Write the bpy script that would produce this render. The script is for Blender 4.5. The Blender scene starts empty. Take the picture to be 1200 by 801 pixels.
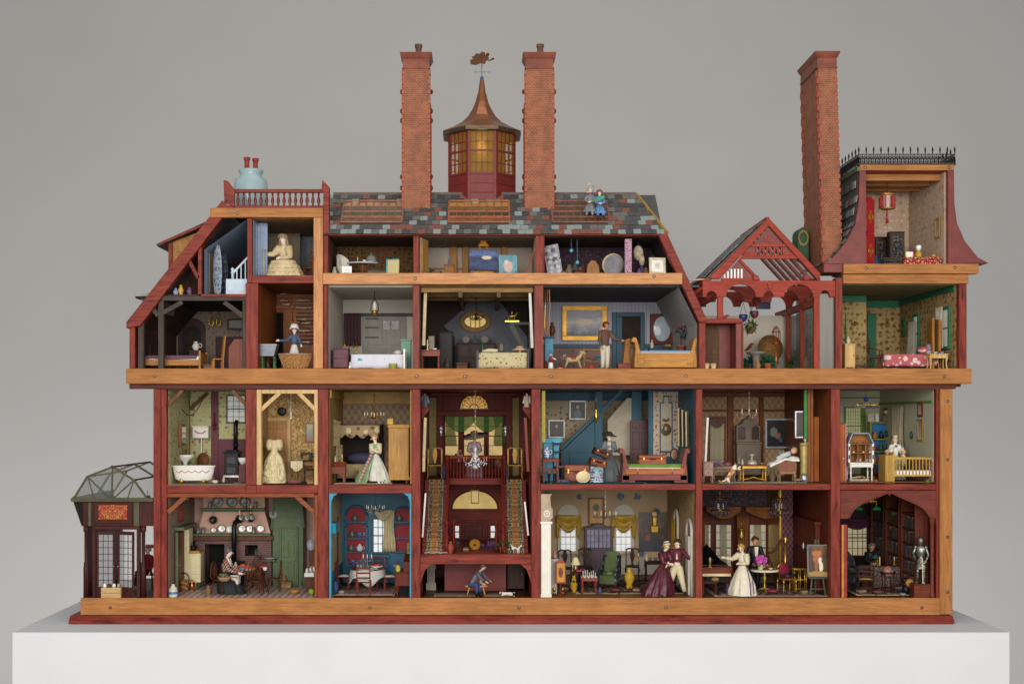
import bpy,bmesh,math,random
from math import sin,cos,pi,radians as R,sqrt,atan2
from mathutils import Vector as V,Matrix
S=0.002
CX,HZ,DIST=562.0,238.0,1500.0
scn=bpy.context.scene
col=scn.collection
def W(x,y,z):return V(((x-CX)*S,y*S,z*S))
cam=bpy.data.cameras.new('camera');camo=bpy.data.objects.new('camera',cam);col.objects.link(camo)
camo.location=W(CX,-DIST,HZ);camo.rotation_euler=(R(90),0,0)
cam.sensor_width=36;cam.lens=36*DIST/1200
cam.shift_x=(600-CX)/1200;cam.shift_y=(490-400.5)/1200
cam.clip_start=.05;cam.clip_end=60
scn.camera=camo
world=bpy.data.worlds.new('World');scn.world=world;world.use_nodes=True
world.node_tree.nodes['Background'].inputs[0].default_value=(.92,.96,1,1)
world.node_tree.nodes['Background'].inputs[1].default_value=.36
vs=scn.view_settings;vs.view_transform='Standard';vs.look='None';vs.gamma=1;vs.use_curve_mapping=False
vs.exposure=0.0
scn.cycles.use_denoising=True
scn.cycles.max_bounces=6
def area(name,loc,target,size,size_y,power,colr=(1,1,1)):
 l=bpy.data.lights.new(name,'AREA');l.shape='RECTANGLE';l.size=size;l.size_y=size_y;l.energy=power;l.color=colr
 o=bpy.data.objects.new(name,l);col.objects.link(o);o.location=loc
 o.rotation_euler=(V(target)-V(loc)).to_track_quat('-Z','Y').to_euler()
 return o
area('key_softbox',(-1.3,-3.7,1.55),(0,0,.55),1.4,1.1,60,(1,.95,.88))
area('fill_softbox',(1.7,-3.6,1.25),(0,0,.55),1.5,1.2,44,(1,.96,.9))
area('added_front_fill',(0,-4.2,.75),(0,0,.5),2.6,1.3,92,(1,.97,.92))  # invented frontal fill, added to brighten the room interiors
area('overhead_softbox',(0.1,-.5,3.2),(0,.1,.8),2.2,1.0,12,(1,.97,.93))
area('backdrop_light',(0,.78,-.62),(0,2.1,.1),4.2,.35,40,(.98,.98,1))
def hx(h):
 h=h.lstrip('#');o=[]
 for i in(0,2,4):
  c=int(h[i:i+2],16)/255
  o.append(c/12.92 if c<=.04045 else((c+.055)/1.055)**2.4)
 return(*o,1)
MC={}
class NT:
 def __init__(s,name):
  s.m=bpy.data.materials.new(name);s.m.use_nodes=True;s.t=s.m.node_tree
  s.p=s.t.nodes['Principled BSDF'];s._co=None
 def n(s,typ,**kw):
  nd=s.t.nodes.new('ShaderNode'+typ)
  for k,v in kw.items():
   if k in nd.inputs:nd.inputs[k].default_value=v
   else:setattr(nd,k,v)
  return nd
 def l(s,a,b):s.t.links.new(a,b)
 def co(s,sc=(1,1,1),gen=False,loc=(0,0,0),rot=(0,0,0)):
  tc=s.n('TexCoord');mp=s.n('Mapping')
  mp.inputs['Scale'].default_value=sc;mp.inputs['Location'].default_value=loc;mp.inputs['Rotation'].default_value=rot
  s.l(tc.outputs['Generated' if gen else 'Object'],mp.inputs[0]);return mp.outputs[0]
 def noise(s,co,scale,detail=3,rough=.55,dist=0):
  nd=s.n('TexNoise');nd.inputs['Scale'].default_value=scale;nd.inputs['Detail'].default_value=detail
  nd.inputs['Roughness'].default_value=rough;nd.inputs['Distortion'].default_value=dist
  s.l(co,nd.inputs['Vector']);return nd.outputs['Fac']
 def ramp(s,fac,stops,interp='LINEAR'):
  nd=s.n('ValToRGB');cr=nd.color_ramp;cr.interpolation=interp
  while len(cr.elements)<len(stops):cr.elements.new(.5)
  for e,(p,c)in zip(cr.elements,stops):
   e.position=p;e.color=hx(c)if isinstance(c,str)else c
  s.l(fac,nd.inputs[0]);return nd.outputs[0]
 def mix(s,f,a,b,mode='MIX'):
  nd=s.n('MixRGB');nd.blend_type=mode
  for i,x in zip((0,1,2),(f,a,b)):
   if isinstance(x,str):nd.inputs[i].default_value=hx(x)
   elif isinstance(x,(int,float)):nd.inputs[i].default_value=x
   elif isinstance(x,tuple):nd.inputs[i].default_value=x
   else:s.l(x,nd.inputs[i])
  return nd.outputs[0]
 def math(s,op,a,b=0.0,c=None):
  nd=s.n('Math');nd.operation=op
  for i,x in enumerate((a,b,c)):
   if x is None:continue
   if isinstance(x,(int,float)):nd.inputs[i].default_value=x
   else:s.l(x,nd.inputs[i])
  return nd.outputs[0]
 def sep(s,co):
  nd=s.n('SeparateXYZ');s.l(co,nd.inputs[0]);return nd.outputs
 def bump(s,h,strength=.3,dist=.001):
  nd=s.n('Bump');nd.inputs['Strength'].default_value=strength;nd.inputs['Distance'].default_value=dist
  s.l(h,nd.inputs['Height']);s.l(nd.outputs[0],s.p.inputs['Normal'])
 def color(s,c):
  if isinstance(c,(str,tuple)):s.p.inputs['Base Color'].default_value=hx(c)if isinstance(c,str)else c
  else:s.l(c,s.p.inputs['Base Color'])
 def done(s,rough=.55,metal=0,spec=.3):
  s.p.inputs['Roughness'].default_value=rough;s.p.inputs['Metallic'].default_value=metal
  s.p.inputs['Specular IOR Level'].default_value=spec
  return s.m
def dark(h,f):
 c=hx(h);return(c[0]*f,c[1]*f,c[2]*f,1)
def P(c,rough=.5,metal=0,var=.3,vs_=70,bump=.15):
 """paint, cloth or metal with uneven tone"""
 k=('P',c,rough,metal,var,vs_)
 if k not in MC:
  t=NT('finish_'+c);co=t.co()
  f=t.noise(co,vs_,4);g=t.noise(co,vs_*6,2)
  t.color(t.mix(t.ramp(f,[(.3,(0,0,0,1)),(.7,(1,1,1,1))]),dark(c,1-var),dark(c,1+var*.6)))
  if bump:t.bump(g,bump,.0006)
  MC[k]=t.done(rough,metal)
 return MC[k]
def WOOD(c,c2=None,axis='x',rough=.42,sc=1.0,con=1.0):
 k=('W',c,c2,axis,rough,sc)
 if k not in MC:
  t=NT('wood_'+c);a={'x':(.07,1,1),'y':(1,.07,1),'z':(1,1,.07)}[axis]
  co=t.co(a);f=t.noise(co,260*sc,5,.6,.6);g=t.noise(co,900*sc,2);b=t.noise(t.co(),14,3)
  c2=c2 or dark(c,.55)
  base=t.mix(t.ramp(f,[(.36,(0,0,0,1)),(.64,(1,1,1,1))]),c2,dark(c,1.12))
  pr=t.ramp(t.noise(t.co([q*(.35 if q<1 else 1)for q in a]),1500*sc,3,.6),[(.56,(0,0,0,1)),(.66,(1,1,1,1))]);base=t.mix(t.math('MULTIPLY',pr,.55),base,dark(c,.38))
  t.color(t.mix(.35,base,t.mix(t.ramp(b,[(.35,(0,0,0,1)),(.65,(1,1,1,1))]),dark(c,.7),dark(c,1.2))))
  t.bump(t.mix(.5,f,g),.12,.0008)
  MC[k]=t.done(rough+.06,0,.14)
 return MC[k]
def REDWOOD(axis='z'):
 """brush-stained red timber with worn, orange-brown streaks"""
 k=('RW',axis)
 if k not in MC:
  t=NT('red_stained_timber_'+axis);a={'x':(.12,1,1),'y':(1,.12,1),'z':(1,1,.12)}[axis]
  f=t.noise(t.co(a),130,5,.6,.4);b=t.noise(t.co(),26,4)
  base=t.ramp(f,[(.3,'38130f'),(.44,'66271e'),(.62,'84382a'),(.85,'9e5433')])
  w=t.math('GREATER_THAN',t.math('ADD',t.noise(t.co((.35,.35,.35)),420,3,.7),t.math('MULTIPLY',b,.25)),.82)
  t.color(t.mix(t.math('MULTIPLY',w,.5),t.mix(t.ramp(b,[(.4,(0,0,0,1)),(.75,(1,1,1,1))]),base,'7a3026'),'8f5636'))
  t.bump(f,.25,.001)
  MC[k]=t.done(.5,0,.14)
 return MC[k]
def GLASSY(c='e8eef0',alpha=.25,rough=.05):
 k=('G',c,alpha)
 if k not in MC:
  t=NT('glazing_'+c);t.color(c);t.p.inputs['Alpha'].default_value=alpha
  MC[k]=t.done(rough,0,.6)
 return MC[k]
def GLOW(c,e=.6,var='ffffff'):
 """window pane with emission added in place of backlight"""
 k=('E',c,e)
 if k not in MC:
  t=NT('added_glow_pane_'+c);f=t.noise(t.co(),60,3)
  cc=t.mix(f,c,dark(c,.6));t.color(cc);t.l(cc,t.p.inputs['Emission Color']);t.p.inputs['Emission Strength'].default_value=e
  MC[k]=t.done(.3)
 return MC[k]
def BRICK(c1,c2,mort,w=4.4,h=2.2,plane='xz',rough=.75):
 k=('B',c1,c2,mort,w,h,plane)
 if k not in MC:
  t=NT('brickwork_'+c1);o=t.sep(t.co());cb=t.n('CombineXYZ')
  hv=o['X']if plane=='xz' else o['Y']
  if plane=='both':hv=t.math('ADD',o['X'],o['Y'])
  t.l(hv,cb.inputs[0]);t.l(o['Z'],cb.inputs[1])
  b=t.n('TexBrick');b.inputs['Scale'].default_value=1;b.inputs['Brick Width'].default_value=w*S;b.inputs['Row Height'].default_value=h*S
  b.inputs['Mortar Size'].default_value=.28*S;b.inputs['Bias'].default_value=-.1
  b.inputs['Color1'].default_value=hx(c1);b.inputs['Color2'].default_value=hx(c2);b.inputs['Mortar'].default_value=hx(mort)
  t.l(cb.outputs[0],b.inputs['Vector'])
  f=t.noise(t.co(),40,4)
  t.color(t.mix(.5,b.outputs['Color'],t.mix(t.ramp(f,[(.3,(0,0,0,1)),(.7,(1,1,1,1))]),dark(c1,.35),dark(c1,1.35)),'MIX'))
  t.bump(b.outputs['Fac'],-.5,.0012)
  MC[k]=t.done(rough)
 return MC[k]
def PAPER(base,cols,cell=9,size=.32,kind='floral',axis='xz',rough=.8,back=None):
 """wallpaper: sprigs, scrolls, damask or stripes printed on paper"""
 k=('WP',base,tuple(cols),cell,kind,size)
 if k not in MC:
  t=NT('wallpaper_'+base);o=t.sep(t.co());cb=t.n('CombineXYZ')
  t.l(t.math('ADD',o['X'],o['Y']),cb.inputs[0]);t.l(o['Z'],cb.inputs[1]);co=cb.outputs[0]
  sc=1/(cell*S);cur=t.mix(t.noise(t.co(),30,3),dark(base,.85),dark(base,1.1))
  if kind=='stripe':
   u=t.math('FRACT',t.math('MULTIPLY',t.sep(co)['X'],sc))
   cur=t.mix(t.math('GREATER_THAN',u,1-size),cur,cols[0])
  elif kind=='scroll':
   n=t.noise(co,sc*1.1,2,.5,3.5)
   b=t.math('LESS_THAN',t.math('ABSOLUTE',t.math('SUBTRACT',n,.5)),size*.12)
   cur=t.mix(b,cur,cols[0])
  elif kind=='damask':
   q=t.sep(co)
   a=t.math('SINE',t.math('MULTIPLY',q['X'],sc*6.28));b=t.math('SINE',t.math('MULTIPLY',q['Y'],sc*4.2))
   n=t.noise(co,sc*3.2,2,.5,1.0)
   f=t.math('GREATER_THAN',t.math('ADD',t.math('MULTIPLY',a,b),t.math('MULTIPLY',t.math('SUBTRACT',n,.5),2.2)),1-size*2.4)
   cur=t.mix(f,cur,cols[0])
   if len(cols)>1:
    f2=t.math('LESS_THAN',t.math('ADD',t.math('MULTIPLY',a,b),t.math('MULTIPLY',t.math('SUBTRACT',n,.5),1.6)),-.75)
    cur=t.mix(f2,cur,cols[1])
  else:
   for i,c in enumerate(cols):
    v=t.n('TexVoronoi');v.inputs['Scale'].default_value=sc*(1+.35*i);v.inputs['Randomness'].default_value=.45
    mp=t.n('Mapping');mp.inputs['Location'].default_value=(i*.37,i*.21,0);t.l(co,mp.inputs[0]);t.l(mp.outputs[0],v.inputs['Vector'])
    d=t.math('ADD',v.outputs['Distance'],t.math('MULTIPLY',t.math('SUBTRACT',t.noise(co,sc*4,2),.5),.35))
    cur=t.mix(t.math('LESS_THAN',d,size),cur,c)
  t.color(cur);MC[k]=t.done(rough,0,.2)
 return MC[k]
def CHECK(c1,c2,size=5,kind='check',rough=.4):
 k=('C',c1,c2,size,kind)
 if k not in MC:
  t=NT('tiles_'+c1)
  if kind=='check':
   c=t.n('TexChecker');c.inputs['Scale'].default_value=1/(size*S);t.l(t.co(loc=(0,0,.1003)),c.inputs[0])
   f=c.outputs['Fac']
  else:
   o=t.sep(t.co());u=t.math('FRACT',t.math('MULTIPLY',o['X'],1/(size*S)));v=t.math('FRACT',t.math('MULTIPLY',o['Y' if kind=='floor' else 'Z'],1/(size*S)))
   f=t.math('MAXIMUM',t.math('GREATER_THAN',u,.68),t.math('GREATER_THAN',v,.68))
  t.color(t.mix(.16,t.mix(f,c1,c2),t.noise(t.co(),80,3)));MC[k]=t.done(rough)
 return MC[k]
def RUG(base,cols,sc=1.0):
 k=('R',base,tuple(cols),sc)
 if k not in MC:
  t=NT('woven_rug_'+base);co=t.co()
  v=t.n('TexVoronoi');v.inputs['Scale'].default_value=150*sc;t.l(co,v.inputs['Vector'])
  s=1/max(1,len(cols))
  f=t.ramp(t.sep(v.outputs['Color'])[0],[(0,base)]+[(.35+.6*i*s,c)for i,c in enumerate(cols)],'CONSTANT')
  g=t.sep(t.co(gen=True));bx=t.math('ABSOLUTE',t.math('SUBTRACT',g[0],.5));by=t.math('ABSOLUTE',t.math('SUBTRACT',g[1],.5))
  e=t.math('MAXIMUM',bx,by)
  f=t.mix(t.math('GREATER_THAN',e,.44),f,base);f=t.mix(t.math('GREATER_THAN',e,.485),f,cols[-1])
  t.color(f);t.bump(t.noise(co,900,2),.4,.0008);MC[k]=t.done(.95,0,.1)
 return MC[k]
def PAINT(stops,sc=3.0,seed=0.0,grad=.5,rough=.35,axis=2,blobs=()):
 """a painted picture: broad brushed areas over a tonal gradient, plus soft figures given as (x, z, rx, rz, colour)"""
 k=('PT',tuple(stops),sc,seed,grad,axis,tuple(blobs))
 if k not in MC:
  t=NT('painted_canvas');co=t.co(gen=True,loc=(seed,seed*.7,seed*.3));g0=t.sep(t.co(gen=True))
  n=t.noise(co,sc,5,.6,1.2)
  f=t.math('ADD',t.math('MULTIPLY',g0[axis],grad),t.math('MULTIPLY',n,1-grad))
  cur=t.ramp(f,[(.25+.5*i/max(1,len(stops)-1),c)for i,c in enumerate(stops)])
  wob=t.math('MULTIPLY',t.math('SUBTRACT',t.noise(co,sc*3,2),.5),.9)
  for(bx,bz,rx,rz,c)in blobs:
   a=t.math('DIVIDE',t.math('SUBTRACT',g0[0],bx),rx);b=t.math('DIVIDE',t.math('SUBTRACT',g0[2],bz),rz)
   d=t.math('ADD',t.math('ADD',t.math('MULTIPLY',a,a),t.math('MULTIPLY',b,b)),wob)
   cur=t.mix(t.ramp(d,[(.55,(1,1,1,1)),(1.05,(0,0,0,1))]),cur,c)
  t.color(cur);MC[k]=t.done(rough)
 return MC[k]
def PLAID(c1,c2,c3,size=5,rough=.9):
 k=('PL',c1,c2,c3,size)
 if k not in MC:
  t=NT('plaid_cloth');o=t.sep(t.co())
  u=t.math('GREATER_THAN',t.math('FRACT',t.math('MULTIPLY',t.math('ADD',o[0],t.math('MULTIPLY',o[2],.02)),1/(size*S))),.55)
  v=t.math('GREATER_THAN',t.math('FRACT',t.math('MULTIPLY',t.math('ADD',o[1],o[2]),1/(size*S))),.55)
  t.color(t.mix(t.math('MULTIPLY',t.math('ADD',u,v),.5),c1,t.mix(v,c2,c3)));MC[k]=t.done(rough,0,.1)
 return MC[k]
class MB:
 def __init__(s):s.v=[];s.f=[];s.sm=[]
 def add(s,vs,fs,smooth=False,M=None):
  b=len(s.v)
  s.v+=[tuple(M@V(p))for p in vs]if M is not None else[tuple(p)for p in vs]
  s.f+=[tuple(i+b for i in f)for f in fs];s.sm+=[smooth]*len(fs);return s
 def box(s,x0,x1,y0,y1,z0,z1,M=None):
  vs=[(x,y,z)for z in(z0,z1)for y in(y0,y1)for x in(x0,x1)]
  return s.add(vs,[(0,2,3,1),(4,5,7,6),(0,1,5,4),(2,6,7,3),(0,4,6,2),(1,3,7,5)],False,M)
 def bar(s,p,q,w,h=None,up=(0,0,1)):
  """rectangular bar from p to q; w across, h along 'up'"""
  h=h or w;p=V(p);q=V(q);d=(q-p)
  if d.length<1e-6:return s
  dn=d.normalized();u=V(up)
  if abs(dn.dot(u))>.98:u=V((0,1,0))
  a=dn.cross(u).normalized()*w/2;b=a.cross(dn).normalized()*h/2
  vs=[p-a-b,p+a-b,p+a+b,p-a+b,q-a-b,q+a-b,q+a+b,q-a+b]
  return s.add(vs,[(3,2,1,0),(4,5,6,7),(0,1,5,4),(1,2,6,5),(2,3,7,6),(3,0,4,7)])
 def tb(s,pts,r,n=6,cap=True,sq=1.0):
  pts=[V(p)for p in pts];rs=r if isinstance(r,(list,tuple))else[r]*len(pts)
  vs=[];fs=[];pa=None
  for i,p in enumerate(pts):
   d=(pts[min(i+1,len(pts)-1)]-pts[max(i-1,0)])
   d=d.normalized()if d.length>1e-9 else V((0,0,1))
   if pa is None:
    u=V((0,0,1))if abs(d.z)<.9 else V((1,0,0));a=d.cross(u).normalized()
   else:
    a=pa-d*pa.dot(d);a=a.normalized()if a.length>1e-6 else pa
   pa=a;b=d.cross(a)
   for k in range(n):
    t=2*pi*k/n;vs.append(p+a*(cos(t)*rs[i])+b*(sin(t)*rs[i]*sq))
  for i in range(len(pts)-1):
   for k in range(n):
    k2=(k+1)%n;fs.append((i*n+k,i*n+k2,(i+1)*n+k2,(i+1)*n+k))
  s.add(vs,fs,n>4)
  if cap:
   b=len(s.v)-len(vs);s.f+=[tuple(b+k for k in reversed(range(n))),tuple(b+(len(pts)-1)*n+k for k in range(n))];s.sm+=[False,False]
  return s
 def cyl(s,p,q,r0,r1=None,n=10):return s.tb([p,q],[r0,r0 if r1 is None else r1],n)
 def la(s,prof,c=(0,0,0),n=14,sx=1,sy=1,fold=0,k=0,ph=0,a0=0,a1=2*pi,cap=True,M=None):
  vs=[];fs=[];full=abs(a1-a0-2*pi)<1e-6;m=n if full else n+1
  for i,(r,z)in enumerate(prof):
   for j in range(m):
    t=a0+(a1-a0)*j/n;rr=r*(1+(fold*(1-i/max(1,len(prof)-1))*sin(k*t+ph)if fold else 0))
    vs.append((c[0]+cos(t)*rr*sx,c[1]+sin(t)*rr*sy,c[2]+z))
  for i in range(len(prof)-1):
   for j in range(n):
    j2=(j+1)%m;fs.append((i*m+j,i*m+j2,(i+1)*m+j2,(i+1)*m+j))
  s.add(vs,fs,True,M)
  if cap and full:
   b=len(s.v)-len(vs)
   if prof[0][0]>1e-4:s.f.append(tuple(b+j for j in reversed(range(m))));s.sm.append(False)
   if prof[-1][0]>1e-4:s.f.append(tuple(b+(len(prof)-1)*m+j for j in range(m)));s.sm.append(False)
  return s
 def ball(s,c,r,n=10,sc=(1,1,1),M=None):
  h=max(4,n//2+1)
  vs=[];fs=[]
  for i in range(h+1):
   a=-pi/2+pi*i/h
   for j in range(n):
    t=2*pi*j/n;vs.append((c[0]+cos(a)*cos(t)*r*sc[0],c[1]+cos(a)*sin(t)*r*sc[1],c[2]+sin(a)*r*sc[2]))
  for i in range(h):
   for j in range(n):fs.append((i*n+j,i*n+(j+1)%n,(i+1)*n+(j+1)%n,(i+1)*n+j))
  return s.add(vs,fs,True,M)
 def prism(s,poly,y0,y1,M=None):
  """polygon in x,z pushed from y0 to y1"""
  n=len(poly);vs=[(x,y0,z)for x,z in poly]+[(x,y1,z)for x,z in poly]
  fs=[tuple(range(n)),tuple(reversed(range(n,2*n)))]+[(i,i+n,(i+1)%n+n,(i+1)%n)for i in range(n)]
  return s.add(vs,fs,False,M)
 def prismx(s,poly,x0,x1):
  """polygon in y,z pushed from x0 to x1"""
  n=len(poly);vs=[(x0,y,z)for y,z in poly]+[(x1,y,z)for y,z in poly]
  fs=[tuple(range(n)),tuple(reversed(range(n,2*n)))]+[(i,i+n,(i+1)%n+n,(i+1)%n)for i in range(n)]
  return s.add(vs,fs)
 def prismz(s,poly,z0,z1):
  n=len(poly);vs=[(x,y,z0)for x,y in poly]+[(x,y,z1)for x,y in poly]
  fs=[tuple(reversed(range(n))),tuple(range(n,2*n))]+[(i,(i+1)%n,(i+1)%n+n,i+n)for i in range(n)]
  return s.add(vs,fs)
 def sheet(s,f,nu,nv,th=.5):
  """f(u,v) -> point; a cloth of thickness th along the local normal"""
  g=[[V(f(i/nu,j/nv))for j in range(nv+1)]for i in range(nu+1)]
  vs=[];off=[]
  for i in range(nu+1):
   for j in range(nv+1):
    a=g[min(i+1,nu)][j]-g[max(i-1,0)][j];b=g[i][min(j+1,nv)]-g[i][max(j-1,0)]
    nrm=a.cross(b);nrm=nrm.normalized()if nrm.length>1e-9 else V((0,0,1))
    vs.append(g[i][j]);off.append(g[i][j]+nrm*th)
  m=nv+1;N=len(vs);fs=[]
  for i in range(nu):
   for j in range(nv):
    a,b,c,d=i*m+j,(i+1)*m+j,(i+1)*m+j+1,i*m+j+1
    fs+=[(d,c,b,a),(a+N,b+N,c+N,d+N)]
  for i in range(nu):
   for j in(0,nv):
    a,b=i*m+j,(i+1)*m+j;fs.append((a,b,b+N,a+N)if j==0 else(b,a,a+N,b+N))
  for j in range(nv):
   for i in(0,nu):
    a,b=i*m+j,i*m+j+1;fs.append((b,a,a+N,b+N)if i==0 else(a,b,b+N,a+N))
  return s.add(vs+off,fs,True)
 def ring(s,c,r,t,n=16,m=5,ax='z',sc=(1,1)):
  pts=[]
  for i in range(n+1):
   a=2*pi*i/n;x,y=cos(a)*r*sc[0],sin(a)*r*sc[1]
   pts.append({'z':(c[0]+x,c[1]+y,c[2]),'y':(c[0]+x,c[1],c[2]+y),'x':(c[0],c[1]+x,c[2]+y)}[ax])
  return s.tb(pts,t,m,False)
 def mesh(s,name,m,bevel=0,org=(0,0,0)):
  me=bpy.data.meshes.new(name)
  me.from_pydata([((x-org[0])*S,(y-org[1])*S,(z-org[2])*S)for x,y,z in s.v],[],s.f)
  if any(s.sm):me.polygons.foreach_set('use_smooth',s.sm)
  if bevel:
   bm=bmesh.new();bm.from_mesh(me)
   bmesh.ops.bevel(bm,geom=[e for e in bm.edges if len(e.link_faces)==2 and e.calc_face_angle(0)>.6],offset=bevel*S,segments=1,affect='EDGES',clamp_overlap=True)
   bm.to_mesh(me);bm.free()
  me.materials.append(m);me.update();return me
 def bd(s,name,m,parent=None,bevel=0,label=None,org=None,kind=None):
  o=bpy.data.objects.new(name,s.mesh(name,m,bevel,org if org is not None else ORG.get(parent,(0,0,0))))
  col.objects.link(o);o.parent=parent
  if parent in ORG:ORG[o]=ORG[parent]
  if label:o['label']=label
  if kind:o['kind']=kind
  return o
ORG={}
MT,MR=Matrix.Translation,Matrix.Rotation
def piece(name,me,parent,loc=(0,0,0),rot=None):
 """one more copy of a shared piece; loc in u in the thing's frame"""
 o=bpy.data.objects.new(name,me);col.objects.link(o);o.parent=parent
 g=ORG.get(parent,(0,0,0));o.location=((loc[0]-g[0])*S,(loc[1]-g[1])*S,(loc[2]-g[2])*S)
 if rot:o.rotation_euler=rot
 return o
def T(name,label,cat,x,y,z,rz=0,group=None,photo=True,rx=0,ry=0):
 """an Empty at a thing's base. x is the place in the photograph; it is carried back to depth y."""
 if photo:x=CX+(x-CX)*(1+y/DIST)
 o=bpy.data.objects.new(name,None);col.objects.link(o);o.empty_display_size=.01
 o.location=W(x,y,z);o.rotation_euler=(R(rx),R(ry),R(rz));o['label']=label;o['category']=cat
 if group:o['group']=group
 return o
def zat(py,y):
 """height of a photograph row at depth y"""
 return 728-(490+(py-490)*(1+y/DIST))
def xat(px,y):return CX+(px-CX)*(1+y/DIST)
def copy_thing(o,x,y,z,rz,label,group=None,photo=True):
 if photo:x=CX+(x-CX)*(1+y/DIST)
 def cp(a,parent):
  c=a.copy();col.objects.link(c);c.parent=parent
  for ch in list(a.children):cp(ch,c)
  return c
 r=cp(o,None);r.location=W(x,y,z);r.rotation_euler=(0,0,R(rz));r['label']=label
 if group:r['group']=group
 return r
def struct(name,mb,m,label=None,bevel=0):
 o=mb.bd(name,m,None,bevel,label,org=(CX,0,0));o['kind']='structure';return o
rnd=random.Random(7)
t=NT('grey_gallery_wall');t.color(t.mix(t.noise(t.co(),2.2,3),'a2a09d','a8a6a3'));WALLGREY=t.done(.9,0,.1)
struct('backdrop',MB().box(-1800,3000,1000,1010,-620,1900),WALLGREY)
struct('floor',MB().box(-1800,3000,-1700,1000,-620,-610),P('8d8a86',.6,0,.1,8))
pl=T('display_plinth','white painted display plinth carrying the whole dollhouse','plinth',597,0,-610,photo=False)
ORG[pl]=(597,0,-610)
MB().box(40,1154,-72,330,-610,-.6).bd('plinth_block',P('cdced1',.55,0,.03,6,.03),pl,1.0)
house=T('dollhouse','open fronted wooden dollhouse with four storeys of furnished rooms and brick chimneys','dollhouse',604,0,0,photo=False)
ORG[house]=(604,0,0)
OAKX,OAKZ,OAKY=WOOD('a67040','84532a','x',.48,.95),WOOD('a67040','84532a','z',.48,.95),WOOD('a8683a','7a4520','y',.45)
PALEOAK=WOOD('c08a5c','96623a','x',.45);PALEOAKZ=WOOD('bd865a','94603a','z',.45)
RX,RZ,RY=REDWOOD('x'),REDWOOD('z'),REDWOOD('y')
RPAINT=P('6c261f',.42,0,.3,40,.2);PERG=WOOD('953a2b','6a261c','x',.45);PERGZ=WOOD('953a2b','6a261c','z',.45)
BRASS=P('b08a3c',.3,.9,.2);BLACK=P('141414',.45,.2,.3);IRON=P('1a1a1c',.4,.5,.3);WHITE=P('d9d6cf',.4,0,.08)
SCREW=P('6b5a4c',.35,.8,.3);CREAM=P('d9c79a',.55,0,.15);GREY=P('77777a',.5,0,.2);DKW=WOOD('3a2018','20110c','z',.35)
MAHOG=WOOD('6a2c1c','43190f','z',.3);WALNUT=WOOD('5a3320','351d11','z',.35);GOLDW=WOOD('b98743','94642a','z',.4);GILT=P('c39a3e',.3,.8,.25)
def hb(name,x0,x1,pt,pb,y0,y1,m,bevel=.5,parent=None,label=None):
 return MB().box(x0,x1,y0,y1,728-pb,728-pt).bd(name,m,parent or house,bevel,label)
SCREWM=MB().la([(1.9,0),(1.9,.5),(1.2,.9),(.5,.7),(0,.7)],n=10).mesh('screw',SCREW)
def screw(beam,x,py,y):piece('screw',SCREWM,beam,(x,y,728-py),(R(90),0,0))
MB().prismx([(-15,0),(-15,2.5),(-9,8.6),(240,8.6),(240,0)],85,1113).bd('base_moulding',RX,house,.4)
hb('base_deck',97,1100,707,719,-5,240,RX,0)
b=hb('oak_beam',97,1098.5,699,718.8,-9,-5.2,OAKX,.5)
for x in(132,434.6,608,779,1077):screw(b,x,710,-9)
b=hb('oak_beam',151,1134,432,449.8,-12,0,OAKX,.6)
for x in(184,488.6,545,645,802,1102):screw(b,x,441,-12)
hb('fascia_board',153,1118,450,455.6,-6,0,WOOD('5a2a20','34150f','x'),.4)
hb('second_floor_deck',153,1126,434,453,.2,232,RX,0)
b=hb('oak_post',1098.6,1113,455.8,718,-9,0,OAKZ,.5)
for py in(470,538,628,692):screw(b,1107,py,-9)
b=hb('oak_beam',248,379.5,245,256,-9,0,OAKX,.5);screw(b,280,251,-9)
hb('oak_post',368.6,379.4,256.2,431.8,-9,0,PALEOAKZ,.4)
b=hb('oak_beam',379.6,798,321,334,-11,0,PALEOAK,.5);screw(b,487,327.5,-11);screw(b,765,325,-11)
b=hb('oak_beam',985,1142,310.5,321.8,-13,0,OAKX,.5);screw(b,1011,316,-13);screw(b,1114,315,-13)
hb('oak_beam',986,1132,322,333,-8,0,OAKX,.5)
b=hb('oak_beam',1006,1116,194,200.6,-6,0,OAKX,.4);screw(b,1012,197.5,-6);screw(b,1110,197.5,-6)
def post(x0,x1,pt,pb,m=None,y0=-5,y1=10,name='post'):return hb(name,x0,x1,pt,pb,y0,y1,m or RZ,.5)
for a in((181,189.5,455.8,706.8),(190,196.5,455.8,706.8),(288.5,301,455.8,567.8),(373,385.5,455.8,706.8),(482.7,492.7,455.8,706.8),(622.7,633,455.8,706.8),(814.3,822.3,455.8,706.8),(972.3,983.3,455.8,706.8),(1095.5,1098.4,455.8,706.8)):post(*a)
CARVED=WOOD('8f4a2a','4e2415','z',.5,2.5)
post(369,372.8,579,702,CARVED,-4);hb('carved_strip',196.7,368.8,577.5,582,-4,6,WOOD('8f4a2a','4e2415','x',.5,2.5),.3)
for x0,x1 in((196.6,288.4),(301.1,372.9),(385.6,482.6),(633.1,814.2),(822.4,972.2),(983.4,1095.4)):
 r=x0>600
 hb('floor_beam',x0,x1,566.6 if r else 567.8,573.4 if r else 577.3,-4,226,RX,.4)
hb('floor_beam',288.5,301,568,577.3,-4.5,226,RX,.3)
hb('floor_beam',492.8,622.6,648.5,660,-5,224,RX,.5)
for sx,xx in((1,492.8),(-1,622.6)):
 MB().prism([(xx,68),(xx+sx*13,68),(xx+sx*6,62),(xx+sx*2,52),(xx,45)][::sx],-4,2).bd('bracket',RX,house)
post(484,492,334.2,431.8,WOOD('7e3f34','5a2820','z'));post(626,636.5,334.2,431.8,WOOD('7e3f34','5a2820','z'))
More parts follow.
